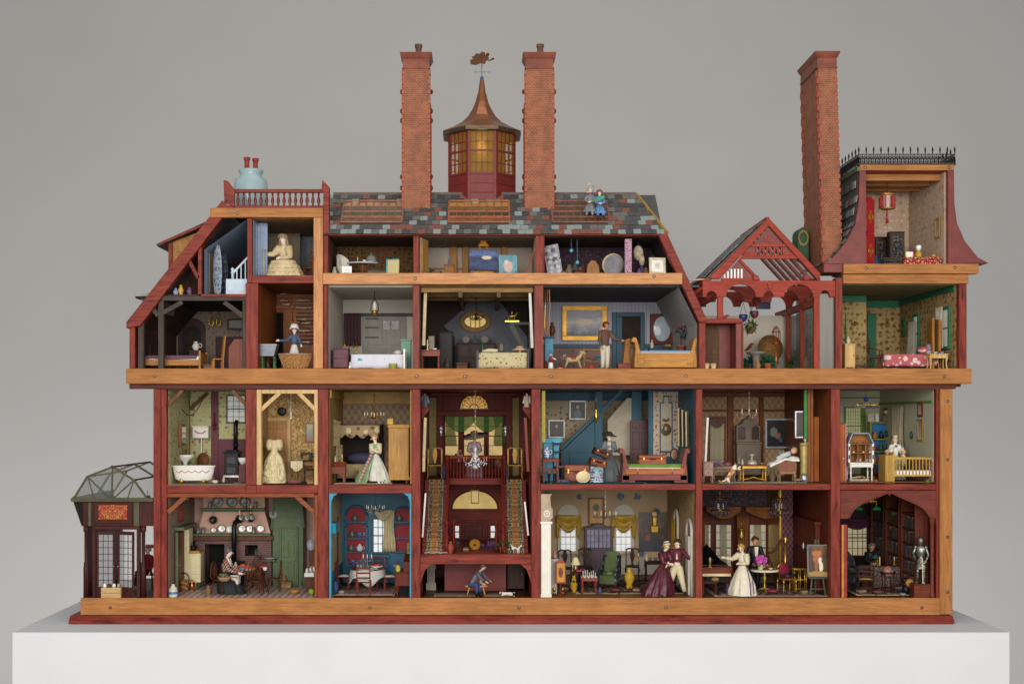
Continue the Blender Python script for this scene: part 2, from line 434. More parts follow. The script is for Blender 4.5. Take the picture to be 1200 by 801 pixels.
post(379.6,384.5,334.2,431.8);post(379.6,385,276.8,320.8);post(484.5,491,276.8,320.8);post(627.5,638,276.8,320.8)
hb('eaves_beam',380,777,272.5,276.6,-6,6,RX,.4)
post(288.8,303.5,332.2,431.8);post(290.5,296,256.2,331.8);hb('floor_beam',296.1,368.4,323,332,-5,190,RX,.4)
hb('floor_beam',236.5,290.4,344.8,348,-5,190,RX,.3)
post(153,159.5,383,431.8);post(1122,1131,333.2,431.8);post(978,985.8,326,431.8);post(818.3,826,378,431.8)
MB().prism([(150,343),(150,350),(262,492),(272,483),(262,472),(166,346)],-8,4).bd('gable_rafter',RX,house,.5)
MB().prism([(818.3,349.8),(827.5,352),(779.5,456),(771,451)],-8,4).bd('gable_rafter',RX,house,.5)
MB().prism([(233,383),(237,383),(237,447),(233,441)],-4,190).bd('partition',RX,house,0)
MB().bar((222,-2,423),(233,-2,402),4,4).bd('brace',RX,house)
hb('outer_wall',181.5,186,456,706.8,10.2,232,RPAINT,0);hb('outer_wall',1104,1110,456,706.8,.3,232,RPAINT,0)
hb('outer_wall',156,159.4,384,431.8,10.2,200,RPAINT,0);hb('outer_wall',1125,1129,333.4,431.8,10.2,220,P('35422f',.6),0)
SLATEM=[P(c,.55,0,.25,60,.25)for c in('858e89','4c4b4a','66645f','7c4a3d','403f3e')]
MB().prism([(152,343),(149,346),(258,490),(263,487)],4.2,200).bd('roof_slope',SLATEM[2],house)
MB().prism([(822,352),(829,352),(781,456),(776,455)],4.2,200).bd('roof_slope',SLATEM[2],house)
hb('back_wall',181,1110,456,706,232.3,236,RPAINT,0);hb('back_wall',160,818,334,431,220,224,RPAINT,0)
def room(x0,x1,pt,pb,d,wall,ceil,floor,left=None,right=None,y0=4,skip=''):
 """thin linings: back, two sides, ceiling and floor boards"""
 z0,z1=728-pb,728-pt;o={}
 if 'b' not in skip:o['b']=MB().box(x0,x1,d,d+3,z0,z1).bd('room_wall',wall,house)
 if 'l' not in skip:o['l']=MB().box(x0-2.5,x0-.02,y0,d+3,z0,z1).bd('room_wall',left or wall,house)
 if 'r' not in skip:o['r']=MB().box(x1+.02,x1+2.5,y0,d+3,z0,z1).bd('room_wall',right or left or wall,house)
 if 'c' not in skip:o['c']=MB().box(x0-2.5,x1+2.5,y0,d+3,z1+.02,z1+2.5).bd('ceiling',ceil,house)
 if 'f' not in skip:o['f']=MB().box(x0-.5,x1+.5,y0-5,d,z0-1.2,z0-.02).bd('room_floor',floor,house)
 return o
def win(x0,x1,z0,z1,y,frame,pane,nx=3,nz=4,fw=2.2,mw=.6,arch=0,name='window',parent=None,wall='back'):
 """window on the back wall (or on a side wall: wall='right'/'left', then x0,x1 run along y and y is the wall's x)"""
 f=MB()
 def bx(m,a0,a1,d0,d1,c0,c1):
  if wall=='back':m.box(a0,a1,y-d1,y-d0,c0,c1)
  elif wall=='right':m.box(y-d1,y-d0,a0,a1,c0,c1)
  else:m.box(y+d0,y+d1,a0,a1,c0,c1)
 bx(f,x0-fw,x0,0,2.4,z0-fw,z1+fw);bx(f,x1,x1+fw,0,2.4,z0-fw,z1+fw)
 bx(f,x0,x1,0,2.4,z1,z1+fw);bx(f,x0,x1,0,3.2,z0-fw,z0)
 bx(f,x0,x1,.6,2.0,(z0+z1)/2-.7,(z0+z1)/2+.7)
 for i in range(1,nx):xx=x0+(x1-x0)*i/nx;bx(f,xx-mw/2,xx+mw/2,.6,1.5,z0,z1)
 for i in range(1,nz):
  if i*2!=nz:zz=z0+(z1-z0)*i/nz;bx(f,x0,x1,.6,1.6,zz-mw/2,zz+mw/2)
 o=f.bd(name,frame,parent or house);p=MB();bx(p,x0,x1,.1,.7,z0,z1);p.bd('pane',pane,o)
 return o
def panel_door(x0,x1,z0,z1,y,m,knob=1,name='door',rows=((.06,.42),(.5,.8),(.86,.96)),frame=None,fw=2.5):
 d=MB().box(x0,x1,y-1.6,y-.02,z0,z1).bd(name,m,house,.2)
 w,h=x1-x0,z1-z0
 for a,b_ in rows:
  for c0,c1 in((.12,.46),(.54,.88)):
   p=MB();q=[(x0+w*c0,z0+h*a),(x0+w*c1,z0+h*b_)]
   p.box(q[0][0],q[1][0],y-2.2,y-1.5,q[0][1],q[1][1]);p.bd('panel',m,d,.35)
 if knob:MB().ball((x0+w*(.9 if knob>0 else.1),y-2.8,z0+h*.45),1.2,8).bd('knob',BRASS,d)
 if frame:
  MB().box(x0-fw,x0-.05,y-2.4,y-.02,z0,z1+fw).box(x1+.05,x1+fw,y-2.4,y-.02,z0,z1+fw).box(x0,x1,y-2.4,y-.02,z1+.05,z1+fw).bd('door_frame',frame,house,.3)
 return d
DKFLOOR=WOOD('4a2a1a','2c180f','y',.35);MIDFLOOR=WOOD('8a5a34','5e3a20','x',.35)
PANEW=GLOW('e9edee',.55);PANEY=GLOW('d8b455',.45)
def rz_(y):return 454+(y+6)*(510-454)/66
roof=MB().prismx([(-8,452.4),(60,510),(64,508.5),(200,470),(200,452),(8,452)],384,776).bd('roof',P('4c4a48',.7),house)
hipx=lambda v:(xat(386,v*60),xat(779-34*v,v*60))
shm=[MB().box(-.49*9,.49*9,-1,7.4,-.5,.5).mesh('shingle',m,.15)for m in SLATEM]
rows,slope=9,sqrt(66**2+56**2)
sang=atan2(56,66)
sky=[(401.5,472),(526,597),(647,713)]
n_sh=0
extra=MB()
for r_ in range(rows):
 v=r_/rows;y=-8+68*v;z=452.6+57.4*v+1.0;x0,x1=hipx(v)
 x=x0+(0 if r_%2 else-4.4)+4.5
 while x<x1-2:
  k=1+max(0,y)/DIST;px=CX+(x-CX)/k
  insky=any(a-3<px<b_+3 for a,b_ in sky)and 2<=r_<=6
  if not insky:
   c=rnd.choices(range(5),[4,5,3,3,2])[0]if r_<5 else rnd.choices(range(5),[1,4,5,3,3])[0]
   if n_sh<300:
    o=piece('shingle',shm[c],roof,(x,y+rnd.uniform(-.3,.3),z+rnd.uniform(0,.5)),(sang+rnd.uniform(-.03,.03),rnd.uniform(-.03,.03),0));n_sh+=1
   else:extra.box(x-4.4,x+4.4,y,y+7,z+1,z+2.6)
  x+=9
if extra.v:extra.bd('upper_shingles',SLATEM[2],roof,kind='stuff')
MB().bar((384,60,511.5),(hipx(1)[1],60,511.5),4,3).bd('ridge_cap',P('5b4a42',.6),roof)
MB().bar((hipx(1)[1]+1,60,511),(781,-7,454),3,3).bd('hip_cap',P('9b7a3a',.5),roof)
MB().prism([(388,452),(776,452),(779,455),(768,480),(745,508),(388,508)],58,62).bd('roof_core',P('4c4a48',.7),roof)
COPPERD=P('a2623a',.4,.35,.3)
for i,(a,b_)in enumerate(sky):
 f=MB();ya,yb=9.5,46.5;za,zb=452.6+57.4*(ya+8)/68+2,452.6+57.4*(yb+8)/68+2
 a,b_=xat(a,25),xat(b_,25)
 for j in range(9):xx=a+(b_-a)*j/8;f.bar((xx,ya,za),(xx,yb,zb),1.1 if 0<j<8 else 2,1.6)
 for j in range(5):q=j/4;f.bar((a,ya+(yb-ya)*q,za+(zb-za)*q),(b_,ya+(yb-ya)*q,za+(zb-za)*q),1.4 if j%4 else 2.2,1.6)
 sk=f.bd('skylight',(P('8a5844',.6),P('935234',.6),P('7c4838',.6))[i],house)
 for q in range(4):
  for j in range(8):
   xx0,xx1=a+(b_-a)*j/8+.5,a+(b_-a)*(j+1)/8-.5;q0,q1=q/4+.01,(q+1)/4-.01
   me=MB().add([(xx0,ya+(yb-ya)*q0,za+(zb-za)*q0-.5),(xx1,ya+(yb-ya)*q0,za+(zb-za)*q0-.5),(xx1,ya+(yb-ya)*q1,za+(zb-za)*q1-.5),(xx0,ya+(yb-ya)*q1,za+(zb-za)*q1-.5)],[(0,1,2,3)])
   me.bd('pane',P(((('6e4c3a','54503e','5a5646','9a7a58'),('7a4a34','4a3c28','6a5434','a07a34'),('4a3f2e','423a2c','57432e','4a3a2c'))[i])[q],.3,0,.3),sk)
BRK=BRICK('8a5037','693a29','9d7860',4.2,2.3,'both')
def chimney(px0,px1,y0,dep,ptop,pbot,capw=4,lean=0,flip=1):
 x0,x1=xat(px0,y0),xat(px1,y0);z1,z0=zat(ptop,y0),zat(pbot,y0)
 ch=MB().add([(x0,y0,z0),(x1,y0,z0),(x1,y0+dep,z0),(x0,y0+dep,z0),(x0-lean,y0,z1),(x1-lean,y0,z1),(x1-lean,y0+dep,z1),(x0-lean,y0+dep,z1)],[(3,2,1,0),(4,5,6,7),(0,1,5,4),(1,2,6,5),(2,3,7,6),(3,0,4,7)]).bd('chimney',BRK,house,.4)
 c=MB();zz=z1;w=.4
 a0,a1,d0,d1=x0-lean,x1-lean,y0,y0+dep
 prof=[(1.2,-14),(1.2,-12.5),(.5,-12.3),(.5,-2),(1.5,-1),(3.4,3),(3.9,4.2),(3.9,5.2),(0,5.2)]
 vs=[];fs=[]
 for e,h in prof:vs+=[(a0-e,d0-e,zz+h),(a1+e,d0-e,zz+h),(a1+e,d1+e,zz+h),(a0-e,d1+e,zz+h)]
 for i in range(len(prof)-1):
  for k in range(4):fs.append((i*4+k,i*4+(k+1)%4,i*4+4+(k+1)%4,i*4+4+k))
 fs.append(tuple(len(vs)-4+k for k in range(4)))
 c.add(vs,fs).bd('chimney_cap',BRICK('7d402d','713626','5c2b20',60,9,'both',.5),ch)
 return ch,(a0,a1,d0,d1,z0,z1)
QM=MB().box(-2.6,2.6,-2.6,2.6,-4.4,4.4).mesh('quoin',P('85402c',.6,0,.4),.6)
QT=MB().box(-1.9,1.9,-2.2,2.2,-2.9,2.9).mesh('quoin',P('914c32',.6,0,.4),.5)
TIE=MB().ball((0,0,0),2.4,8,(.7,1,1.3)).mesh('tie_boss',RPAINT)
for(px0,px1,pot)in((472.5,502.5,490.5),(616.5,648,633)):
 ch,(a0,a1,d0,d1,z0,z1)=chimney(px0,px1,34,34,67,256)
 for ex in(a0,a1):
  inner=(ex==a1)==(px0<560)
  n=30
  for i in range(n):piece('quoin',QT,ch,(ex,d0+2.0 if i%2 else d0+2.6,z0+6+(z1-z0-24)*i/(n-1)))
  for fz in(.2,.27,.62,.68,.8):piece('tie_boss',TIE,ch,(ex+(3 if ex==a1 else-3),d0+12,z0+(z1-z0)*fz))
  if inner:MB().box(ex-.4 if ex==a1 else ex-2.2,ex+2.2 if ex==a1 else ex+.4,d0+7,d1-2,z0,z0+(z1-z0)*.72).bd('side_strip',RPAINT,ch)
 x=xat(pot,50);z=z1+5
 MB().la([(4.4,-.3),(4.4,2),(3.7,3),(3.7,10),(4.6,11),(4.6,14.5),(3.4,14.5),(3.4,6)],(x,50,z),12,cap=False).bd('chimney_pot',P('5a4038',.7),ch)
 MB().la([(2,0),(2,5),(1.6,5.5)],(x-7,54,z),8).bd('chimney_pot',P('5a4038',.7),ch)
ch,(a0,a1,d0,d1,z0,z1)=chimney(964.5,986.5,14,78,66,309,lean=6.5)
for i in range(28):
 q=i/27;lx=-6.5*q;zz=z0+6+(z1-z0-26)*q;w=1 if i%2 else 0
 piece('quoin',QM,ch,(a0+6.5+lx+1,d0+2.4+w*3,zz));piece('quoin',QM,ch,(a0+6.5+lx+1,d1-2.4-w*3,zz));piece('quoin',QT,ch,(a1+6.5+lx-.6,d0+1.6+w,zz))
cy,kc=92,1+92/DIST
cxx=xat(564.7,cy);kz=lambda py:zat(py+2,50)
def octa(r,z):return[(cxx+r/cos(pi/8)*cos(pi/8+i*pi/4+pi/2*0),cy+r/cos(pi/8)*sin(pi/8+i*pi/4),z)for i in range(8)]
cup=MB().la([(1,455),(42/cos(pi/8)*.95,455),(42/cos(pi/8)*.95,kz(201)),(1,kz(201))],(cxx,cy,0),8,cap=False)
cup.sm=[False]*len(cup.f)
def rot8(mb):
 c_,s_=cos(pi/8),sin(pi/8)
 mb.v=[(cxx+(x-cxx)*c_-(y-cy)*s_,cy+(x-cxx)*s_+(y-cy)*c_,z)for x,y,z in mb.v];return mb
CUPRED=P('6a2420',.5,0,.2,60)
cupola=rot8(cup).bd('cupola',CUPRED,house)
ap=40.0;zt,zb,zw=kz(147),478,kz(200)
for i in range(8):
 a=-pi/2+i*pi/4;nx,ny=cos(a),sin(a);tx,ty=-ny,nx;hw=ap*math.tan(pi/8)
 if i in(3,4,5):pass
 M_=Matrix(((tx,-nx,0,cxx+nx*ap),(ty,-ny,0,cy+ny*ap),(0,0,1,0),(0,0,0,1)))
 f=MB()
 f.box(-hw-.6,-hw+2.4,-1.5,1.5,zb,zt,M_);f.box(hw-2.4,hw+.6,-1.5,1.5,zb,zt,M_)
 f.box(-hw,hw,-1,1,zw-1.5,zw+1.2,M_);f.box(-hw,hw,-1,1,zt-4,zt,M_)
 f.box(-hw+2.4,hw-2.4,-.9,.8,(zw+zt)/2-1,(zw+zt)/2+1,M_)
 for j in range(1,4):q=-hw+2.4+(2*hw-4.8)*j/4;f.box(q-.45,q+.45,-.6,.6,zw,zt-4,M_)
 for j in(1,3):q=zw+(zt-4-zw)*j/4;f.box(-hw+2,hw-2,-.6,.6,q-.45,q+.45,M_)
 wd=f.bd('window',CUPRED,cupola)
 if i==0 or i==7 or i==1:MB().box(-hw+2.4,hw-2.4,.2,.6,zw,zt-4,M_).bd('pane',GLASSY('a07c34',.3,.05),cupola)
 for j in range(5):
  q0=zb+(zw-2-zb)*j/5
  if i in(7,0,1):MB().box(-hw+2.4,hw-2.4,-1.2,-.2,q0+.4,q0+(zw-2-zb)/5,M_).bd('clapboard',CUPRED,cupola,.2)
rot8(MB().la([(30,zw-2),(30,zt)],(cxx,cy,0),8,cap=False)).bd('lit_lining',P('7a5a28',.6,0,.6,40),cupola)
lp=bpy.data.lights.new('cupola_lamp','POINT');lp.energy=.06;lp.color=(1,.78,.4);lp.shadow_soft_size=.01
lo=bpy.data.objects.new('cupola_lamp',lp);col.objects.link(lo);lo.location=W(cxx,cy-34,(zw+zt)/2+6)
t=NT('copper_sheet');o_=t.sep(t.co());n_=t.noise(t.co(),45,4);base=t.mix(n_,'7a4a32','a5704c')
fz_=t.math('ADD',t.math('MULTIPLY',o_[2],1/S),t.math('MULTIPLY',n_,10))
t.color(t.mix(t.ramp(t.math('DIVIDE',t.math('SUBTRACT',fz_,zt-2),20),[(.2,(.7,.7,.7,1)),(.5,(0,0,0,1))]),base,'4a6458'));COPPER=t.done(.35,.75)
pr=[(51,145.5),(51.5,150),(49,151)]
prof=[(50.5,zt-4),(52,zt-3.6),(51.5,zt+1),(38,zt+7),(26,zt+14),(18,zt+22),(12.5,zt+31),(8.5,zt+40),(6,zt+50),(5.2,zt+51),(3.6,zt+62),(2.4,zt+69),(0,zt+70)]
m_=MB().la(prof,(cxx,cy,0),8,cap=False);m_.sm=[False]*len(m_.f)
rf=rot8(m_).bd('cupola_roof',COPPER,cupola)
m_=MB().la([(30,zt+.2),(50.4,zt-3.8)],(cxx,cy,0),8,cap=False);rot8(m_).bd('soffit',P('a98a6a',.6),cupola)
zv=zt+69
vane=MB().cyl((cxx,cy,zv),(cxx,cy,zv+16),.5,.4,6).bar((cxx-8,cy,zv+9),(cxx+9,cy,zv+9),.5).bar((cxx,cy-8,zv+7),(cxx,cy+8,zv+7),.5).bd('weather_vane',P('4a5a68',.4,.4),cupola)
MB().ball((cxx,cy,zv+1.6),2.3,10).bd('finial_ball',P('1d4f9a',.25),vane)
BRONZE=P('6a3f1c',.4,.6,.3)
fig=MB().prism([(cxx-12,zv+22),(cxx-11,zv+18),(cxx-6,zv+17),(cxx-1,zv+19),(cxx+3,zv+18),(cxx+4,zv+21),(cxx+7,zv+23),(cxx+6.5,zv+26),(cxx+3.5,zv+27),(cxx+3,zv+30),(cxx+0,zv+31),(cxx-2,zv+28.5),(cxx-6,zv+29),(cxx-8,zv+26),(cxx-10.5,zv+25.5),(cxx-8,zv+23.6)][::-1],cy-.8,cy+.8)
fig.ball((cxx+5.6,cy,zv+28),1.9,8).cyl((cxx,cy,zv+14),(cxx,cy,zv+19),.5,.5,6).cyl((cxx+6,cy,zv+21),(cxx+12,cy,zv+24),.4,1.2,6)
fig.v=[((x-cxx)*1.25+cxx,y,(z-zv-14)*1.2+zv+14)for x,y,z in fig.v];fig.bd('flying_figure',P('4f2f18',.4,.5,.3),vane)
MB().prism([(cxx+4.6,zv+29.6),(cxx+6.8,zv+29.6),(cxx+7.4,zv+35),(cxx+5.4,zv+34)],cy-.6,cy+.6).bd('torch',GILT,vane)
for dx,s_ in((-8,'W'),(9,'E')):MB().box(cxx+dx-1.2,cxx+dx+1.2,cy-.4,cy+.4,zv+7.6,zv+10.6).bd('compass_letter',P('6a7480',.4,.4),vane)
bal=MB().box(273,380,-3,2,728-226,728-222).box(266,380,-4,3,728-245,728-241.4).bd('balustrade',RX,house,.4)
BALM=MB().la([(1.3,0),(1.3,1.5),(1.0,2),(2.1,5),(1.7,8),(.9,11),(1.4,12.5),(1.2,13),(1.3,15.2)],n=8).mesh('baluster',RPAINT)
for i in range(15):piece('baluster',BALM,bal,(279+i*6.75,-.5,728-241.3))
MB().prism([(263,516),(268,515),(276,505),(276,484),(264,490)][::-1],-6,-2).bd('end_panel',RX,bal,.5)
MB().prism([(378.5,516),(381.5,513),(386.5,508),(386.5,452),(379.6,452),(379.6,500),(377.5,505)][::-1],-7,4).bd('end_post',RX,bal,.5)
hb('roof_deck',262,380,241.6,244.8,2,180,P('55332c',.7),0)
jx=xat(294,55);jz=zat(246,55);JAR=P('8fa4a6',.18,0,.12,25)
jar=MB().la([(20.5,0),(21,6),(20.5,30),(19,36),(14,40),(13,43),(15.5,46),(15,48.5),(13,48.5),(12,46)],(jx,55,jz),20,sy=.9).bd('jar_chimney',JAR,house)
for dx in(-4.6,4.8):MB().la([(4,0),(4,2),(3,3),(3,11),(4,12),(4,15),(2.6,15),(2.6,8)],(jx+dx+.3,52 if dx<0 else 58,jz+48),10,cap=False).bd('chimney_pot',P('8a3022',.5),jar)
y=62
MB().prism([(xat(201,y),zat(330,y)),(xat(240,y),zat(330,y)),(xat(240,y),zat(269,y)),(xat(201,y),zat(284,y))],y,y+40).bd('dormer',BRICK('b08048','9d6c3a','6b4526',5,2.6),house)
MB().prism([(xat(187,y),zat(290,y)),(xat(242,y),zat(265.5,y)),(xat(242,y),zat(262,y)),(xat(186,y),zat(287.5,y))],y-12,y+50).bd('dormer_roof',P('4a3a34',.7),house)
MB().prism([(xat(198,y),zat(325,y)),(xat(202.5,y),zat(325,y)),(xat(202.5,y),zat(284,y)),(xat(198,y),zat(286,y))],y-3,y+1).bar((xat(190,y),y-11,zat(287,y)),(xat(240,y),y-11,zat(265,y)),2.5,3).bd('dormer_trim',RX,house)
eb=MB().prism([(160,363),(187,363),(189,376),(182,383),(170,381),(164,375)],16,70).bd('eyebrow_dormer',SLATEM[2],house)
for i in range(3):
 for j in range(3):piece('shingle',shm[(i*2+j)%4],eb,(166+j*7.5+(i%2)*2,13.8,366.5+i*6),(R(85),0,R(-4)))
def arcade(y,y1,m=PERG,name='arcade_beam'):
 pts=[(823,380),(823,399),(978,399),(978,380)]
 segs=[(972,960,8),(952.5,918,15),(906,894,7),(885.5,850,15),(839.5,827,7)]
 for a,b_,h in segs:
  for i in range(11):
   q=pi*i/10;pts.append(((a+b_)/2+(a-b_)/2*cos(q),380+h*sin(q)))
 MB().prism(pts[::-1],y,y1).bd(name,m,house,0)
for y in(-3,62,128):arcade(y,y+5)
for dx in(870,929):hb('beam_cap',dx-5+17,dx+1+17,323,328.8,-5,3,PERG,.3)
MB().prism([(898,396),(901,398),(904,396),(902,390),(901,386),(900,390)][::-1],-5,-2.8).bd('keystone_ornament',PERG,house)
for y in(-2,62,132):post(953.5,960,347,431.8,PERGZ,y,y+6)
post(840.6,847.2,348.2,373.5,PERGZ,-3,3);
for y in(62,128):post(826,832,348,431,PERGZ,y,y+5)
MB().box(954,959.6,3.2,200,370,378).bd('side_rail',PERG,house,.3)
MB().box(956,957,8,198,296,369.8).bd('side_glazing',GLASSY('9aa0a0',.22,.1),house)
t=NT('streaked_acrylic');f=t.noise(t.co((9,1,.3)),18,3);t.color(t.mix(f,'3c3630','6e6860'));t.p.inputs['Alpha'].default_value=.92;STREAK=t.done(.15)
MB().box(960.2,977.8,1,2,296,384).bd('end_glazing',STREAK,house)
MB().prism([(836,401),(843,401),(899.8,463),(956,401),(961,406),(899.8,472),(830,402)],-5,2).bd('gable_bargeboard',PERG,house,.4)
g=MB().prism([(866,424.5),(937,424.5),(933,429),(870,429)],-3,1).prism([(879,438.6),(922,438.6),(919,442),(882,442)],-3,1).bd('gable_collar',PERG,house,.3)
MB().prism([(883,442),(918,442),(899.8,462)],-1,1).bd('gable_panel',RPAINT,house)
for i in range(5):MB().bar((899.8,-1.4,444),(899.8+(i-2)*5.5,-1.4,454-abs(i-2)*3.4),1.3,.8).bd('carved_ray',PERG,house)
for i in range(8):MB().box(886+i*4.2-.9,886+i*4.2+.9,-2,0,429,438.6).bd('picket',PERGZ,g)
MB().box(867,885,-2,1,429,432).box(917,934,-2,1,429,432).bd('collar_rail',PERG,g)
MB().prism([(868,430),(885,430),(885,438.6),(877,438.6)],-1,.5).prism([(917,430),(932,430),(923,438.6),(917,438.6)],-1,.5).bd('gable_infill',RPAINT,g)
l=MB().prism([(845,401),(888,401),(866,424)],0,1.2).bd('lower_gable_panel',RPAINT,house)
for i in range(6):MB().box(848+i*4,850+i*4,-.8,0,401,404+9*min(1,(i+1)/3)).bd('picket',WHITE,l)
MB().box(845,890,-2,1,399.2,402).bar((866,-1,424),(888,-1,401),3,3).bd('lower_gable_rail',PERG,house)
MB().prism([(826,401),(829,400),(899.8,468),(899.8,473)],2.2,150).bd('roof_slope',SLATEM[1],house)
sr=MB().box(830,834,3,148,399,401).bd('eaves_strip',PERG,house)
for i in range(13):
 for j in range(15):piece('slate',shm[rnd.choices(range(5),[2,4,5,2,2])[0]],sr,(827.5+5.2*i-1.4,8+j*9.3+(i%2)*4.5,402.5+5*i+1.4),Matrix(((0,.72,-.69),(-1,0,0),(0,.69,.72))).to_euler())
MB().box(898,901.5,0,150,468,474).bd('ridge_beam',PERG,house)
for i in range(6):
 y=8+i*26
 MB().bar((899.8,y,468),(959,y,403),3.5,4).bd('rafter',PERG,house)
 if i<5:MB().add([(902,y+2,464),(902,y+24,464),(957,y+24,404),(957,y+2,404)],[(0,1,2,3)]).bd('roof_pane',GLASSY('c8c8c6',.5,.2),house)
MB().bar((960,2,402),(960,150,402),4,4).bd('wall_plate',PERG,house);MB().bar((828,2,400),(828,150,400),4,4).bd('wall_plate',PERG,house)
MB().bar((808,6,400),(840,2,402.5),2,1.5).bd('roof_spar',P('b09070',.6),house);MB().bar((812,20,381),(826,0,392),5,4).bar((826,60,372),(845,0,384),4,3).bd('strut',PERG,house)
hb('porch_cornice',818.4,869,373.6,379,-6,40,RX,.5);post(818.4,825.4,379.2,431.8,RPAINT,-4,40);post(861.5,868.6,379.2,431.8,RPAINT,-4,40)
hb('porch_wall',825.6,861.4,379.2,431.8,30,34,RPAINT,0)
pd=panel_door(829,848,296,340,29.9,WOOD('5a3a22','3a2414','z'),1,rows=((.06,.3),(.4,.6)))
for i in range(9):
 a=pi*i/8
for a_ in(0,):MB().prism([(829,340)]+[(838.5-9.5*cos(pi*i/10),340+11*sin(pi*i/10))for i in range(11)]+[(848,340)][::1],28.4,29.8).bd('door_arch',WOOD('5a3a22','3a2414','z'),pd)
hb('jamb_strip',868.7,870.2,380,431.8,-5,0,WOOD('5a2a1c','8a4a34','z',.6,3),0)
MB().box(826,975,160,163,296,371).bd('garden_wall',P('cfc8b8',.8,0,.06,20),house)
hb('conservatory_floor',826,978,431.9,433.5,.5,200,P('6a5a48',.6),0)
hb('shed_eave',963,985.6,310,320,-8,30,RPAINT,.5)
y=60
gd=MB().prism([(xat(935.5,y),zat(300,y)),(xat(947.5,y),zat(306,y))]+[(xat(941.5+6*cos(q*pi/8),y),zat(274-8*sin(q*pi/8),y))for q in range(9)],y,y+30).bd('green_dormer',P('27492d',.6),house)
MB().la([(6.5,0),(6.5,1.2),(5,1.4),(4.6,.6)],(0,0,0),14,cap=False,M=MT((xat(941.5,y),y,zat(279,y)))@MR(R(90),4,'X')@Matrix.Scale(1.5,4,(0,1,0))).bd('oval_frame',P('8a6a3a',.5),gd)
lc=[(1005,527),(1004.5,492),(1000,464),(989,443),(973,424),(962,418)]
rc=[(1115.5,527),(1116,488),(1119,466),(1128,445),(1143,426),(1156,419)]
MB().prism([(1013,527),(1013,418)]+[(x,z)for x,z in reversed(lc)],-7,-2).bd('tower_bracket',RPAINT,house,.4)
MB().prism([(1108,418),(1108,527)]+rc,-7,-2).bd('tower_bracket',RPAINT,house,.4)
for side,cv in((-1,lc),(1,rc)):
 sl=MB()
 for i in range(5):
  (xa,za),(xb,zb_)=cv[i],cv[i+1]
  sl.add([(xa,-2,za),(xa,130,za),(xb,130,zb_),(xb,-2,zb_),(xa-side*3,-2,za),(xa-side*3,130,za),(xb-side*3,130,zb_),(xb-side*3,-2,zb_)],[(0,1,2,3),(7,6,5,4),(0,3,7,4),(1,5,6,2)]if side>0 else[(3,2,1,0),(4,5,6,7),(4,7,3,0),(2,6,5,1)])
 sr=sl.bd('tower_roof',SLATEM[1],house)
 L=[]
 for i in range(5):
  for q in(0,.5):L.append(((cv[i][0]*(1-q)+cv[i+1][0]*q),(cv[i][1]*(1-q)+cv[i+1][1]*q),atan2(cv[i+1][0]-cv[i][0],cv[i][1]-cv[i+1][1])))
 for i,(x,z,a)in enumerate(L):
  for j in range(12):
   o=piece('slate',shm[rnd.choices(range(5),[7,1,7,1,1])[0]],sr,(x+side*1.2,3+j*9.4+(i%2)*4.5,z),None)
   m3=Matrix(((0,sin(a)*-1,side*cos(a)),(1,0,0),(0,cos(a),side*sin(a))))if side>0 else Matrix(((0,-sin(a),-cos(a)),(-1,0,0),(0,cos(a),-sin(a))))
   o.rotation_euler=m3.to_euler()
hb('tower_roof_deck',1003,1118,192.5,193.9,-7,134,P('3a3a34',.6),0)
MB().box(1002,1005.8,-8,132,526,531).bd('tower_cornice',P('4f5a3a',.5),house)
def cresting(p0,p1,n):
 cr=MB();d=V(p1)-V(p0)
 for zz in(535.5,546):cr.bar(V(p0)+V((0,0,zz)),V(p1)+V((0,0,zz)),.9,.9)
 b=cr.bd('cresting',IRON,house)
 ang=atan2(d.y,d.x);st=d.length/n
 u=MB();u.ring((0,0,5.5),2.6,.4,8,4,'y',(.75,1.6));u.ring((st/2,0,9),1.5,.35,8,4,'y',(1,1.3));u.bar((0,0,0),(0,0,14),.7);u.bar((st/2,0,0),(st/2,0,12),.6)
 u.tb([(-2.3,0,1),(0,0,7),(2.3,0,1)],.35,4);me=u.mesh('crest_panel',IRON)
 s_=MB().la([(.5,0),(.6,3),(1.2,4.2),(.9,5),(1.1,6),(0,10)],n=6).mesh('spike',IRON)
 for i in range(n+1):
  q=i/n;p=V(p0)+d*q
  if i<n:piece('crest_panel',me,b,(p.x,p.y,533),(0,0,ang))
  if i%2==0:piece('spike',s_,b,(p.x,p.y,546),None)
cresting((1005,-5,0),(1117,-5,0),26);cresting((1005,-5,0),(1004,128,0),20);cresting((1117,-5,0),(1117,128,0),20)
def turned(h,r,m_top=0):return[(r*.8,0),(r*.55,h*.08),(r,h*.2),(r*.6,h*.34),(r*.95,h*.55),(r*.6,h*.72),(r,h*.8),(r,h)]
def legs4(t,w,d,h,m,r=.9,style='sq',dx=0,dy=0):
 for sx in(-1,1):
  for sy in(-1,1):
   x,y=sx*(w/2-r-.2),sy*(d/2-r-.2);b=MB()
   if style=='sq':b.box(x-r,x+r,y-r,y+r,0,h)
   elif style=='turn':b.la(turned(h,r*1.15),(x,y,0),8)
   elif style=='splay':b.cyl((x*1.15,y*1.15,0),(x*.85,y*.85,h),r*.7,r,7)
   elif style=='cab':b.tb([(x+sx*1.2,y+sy*1.2,0),(x+sx*.3,y+sy*.3,h*.15),(x,y,h*.5),(x+sx*.8,y+sy*.6,h*.8),(x,y,h)],[r*1.1,r*.7,r*.75,r*1.3,r*1.3],6)
   else:b.cyl((x,y,0),(x,y,h),r*.7,r,7)
   b.bd('leg',m,t)
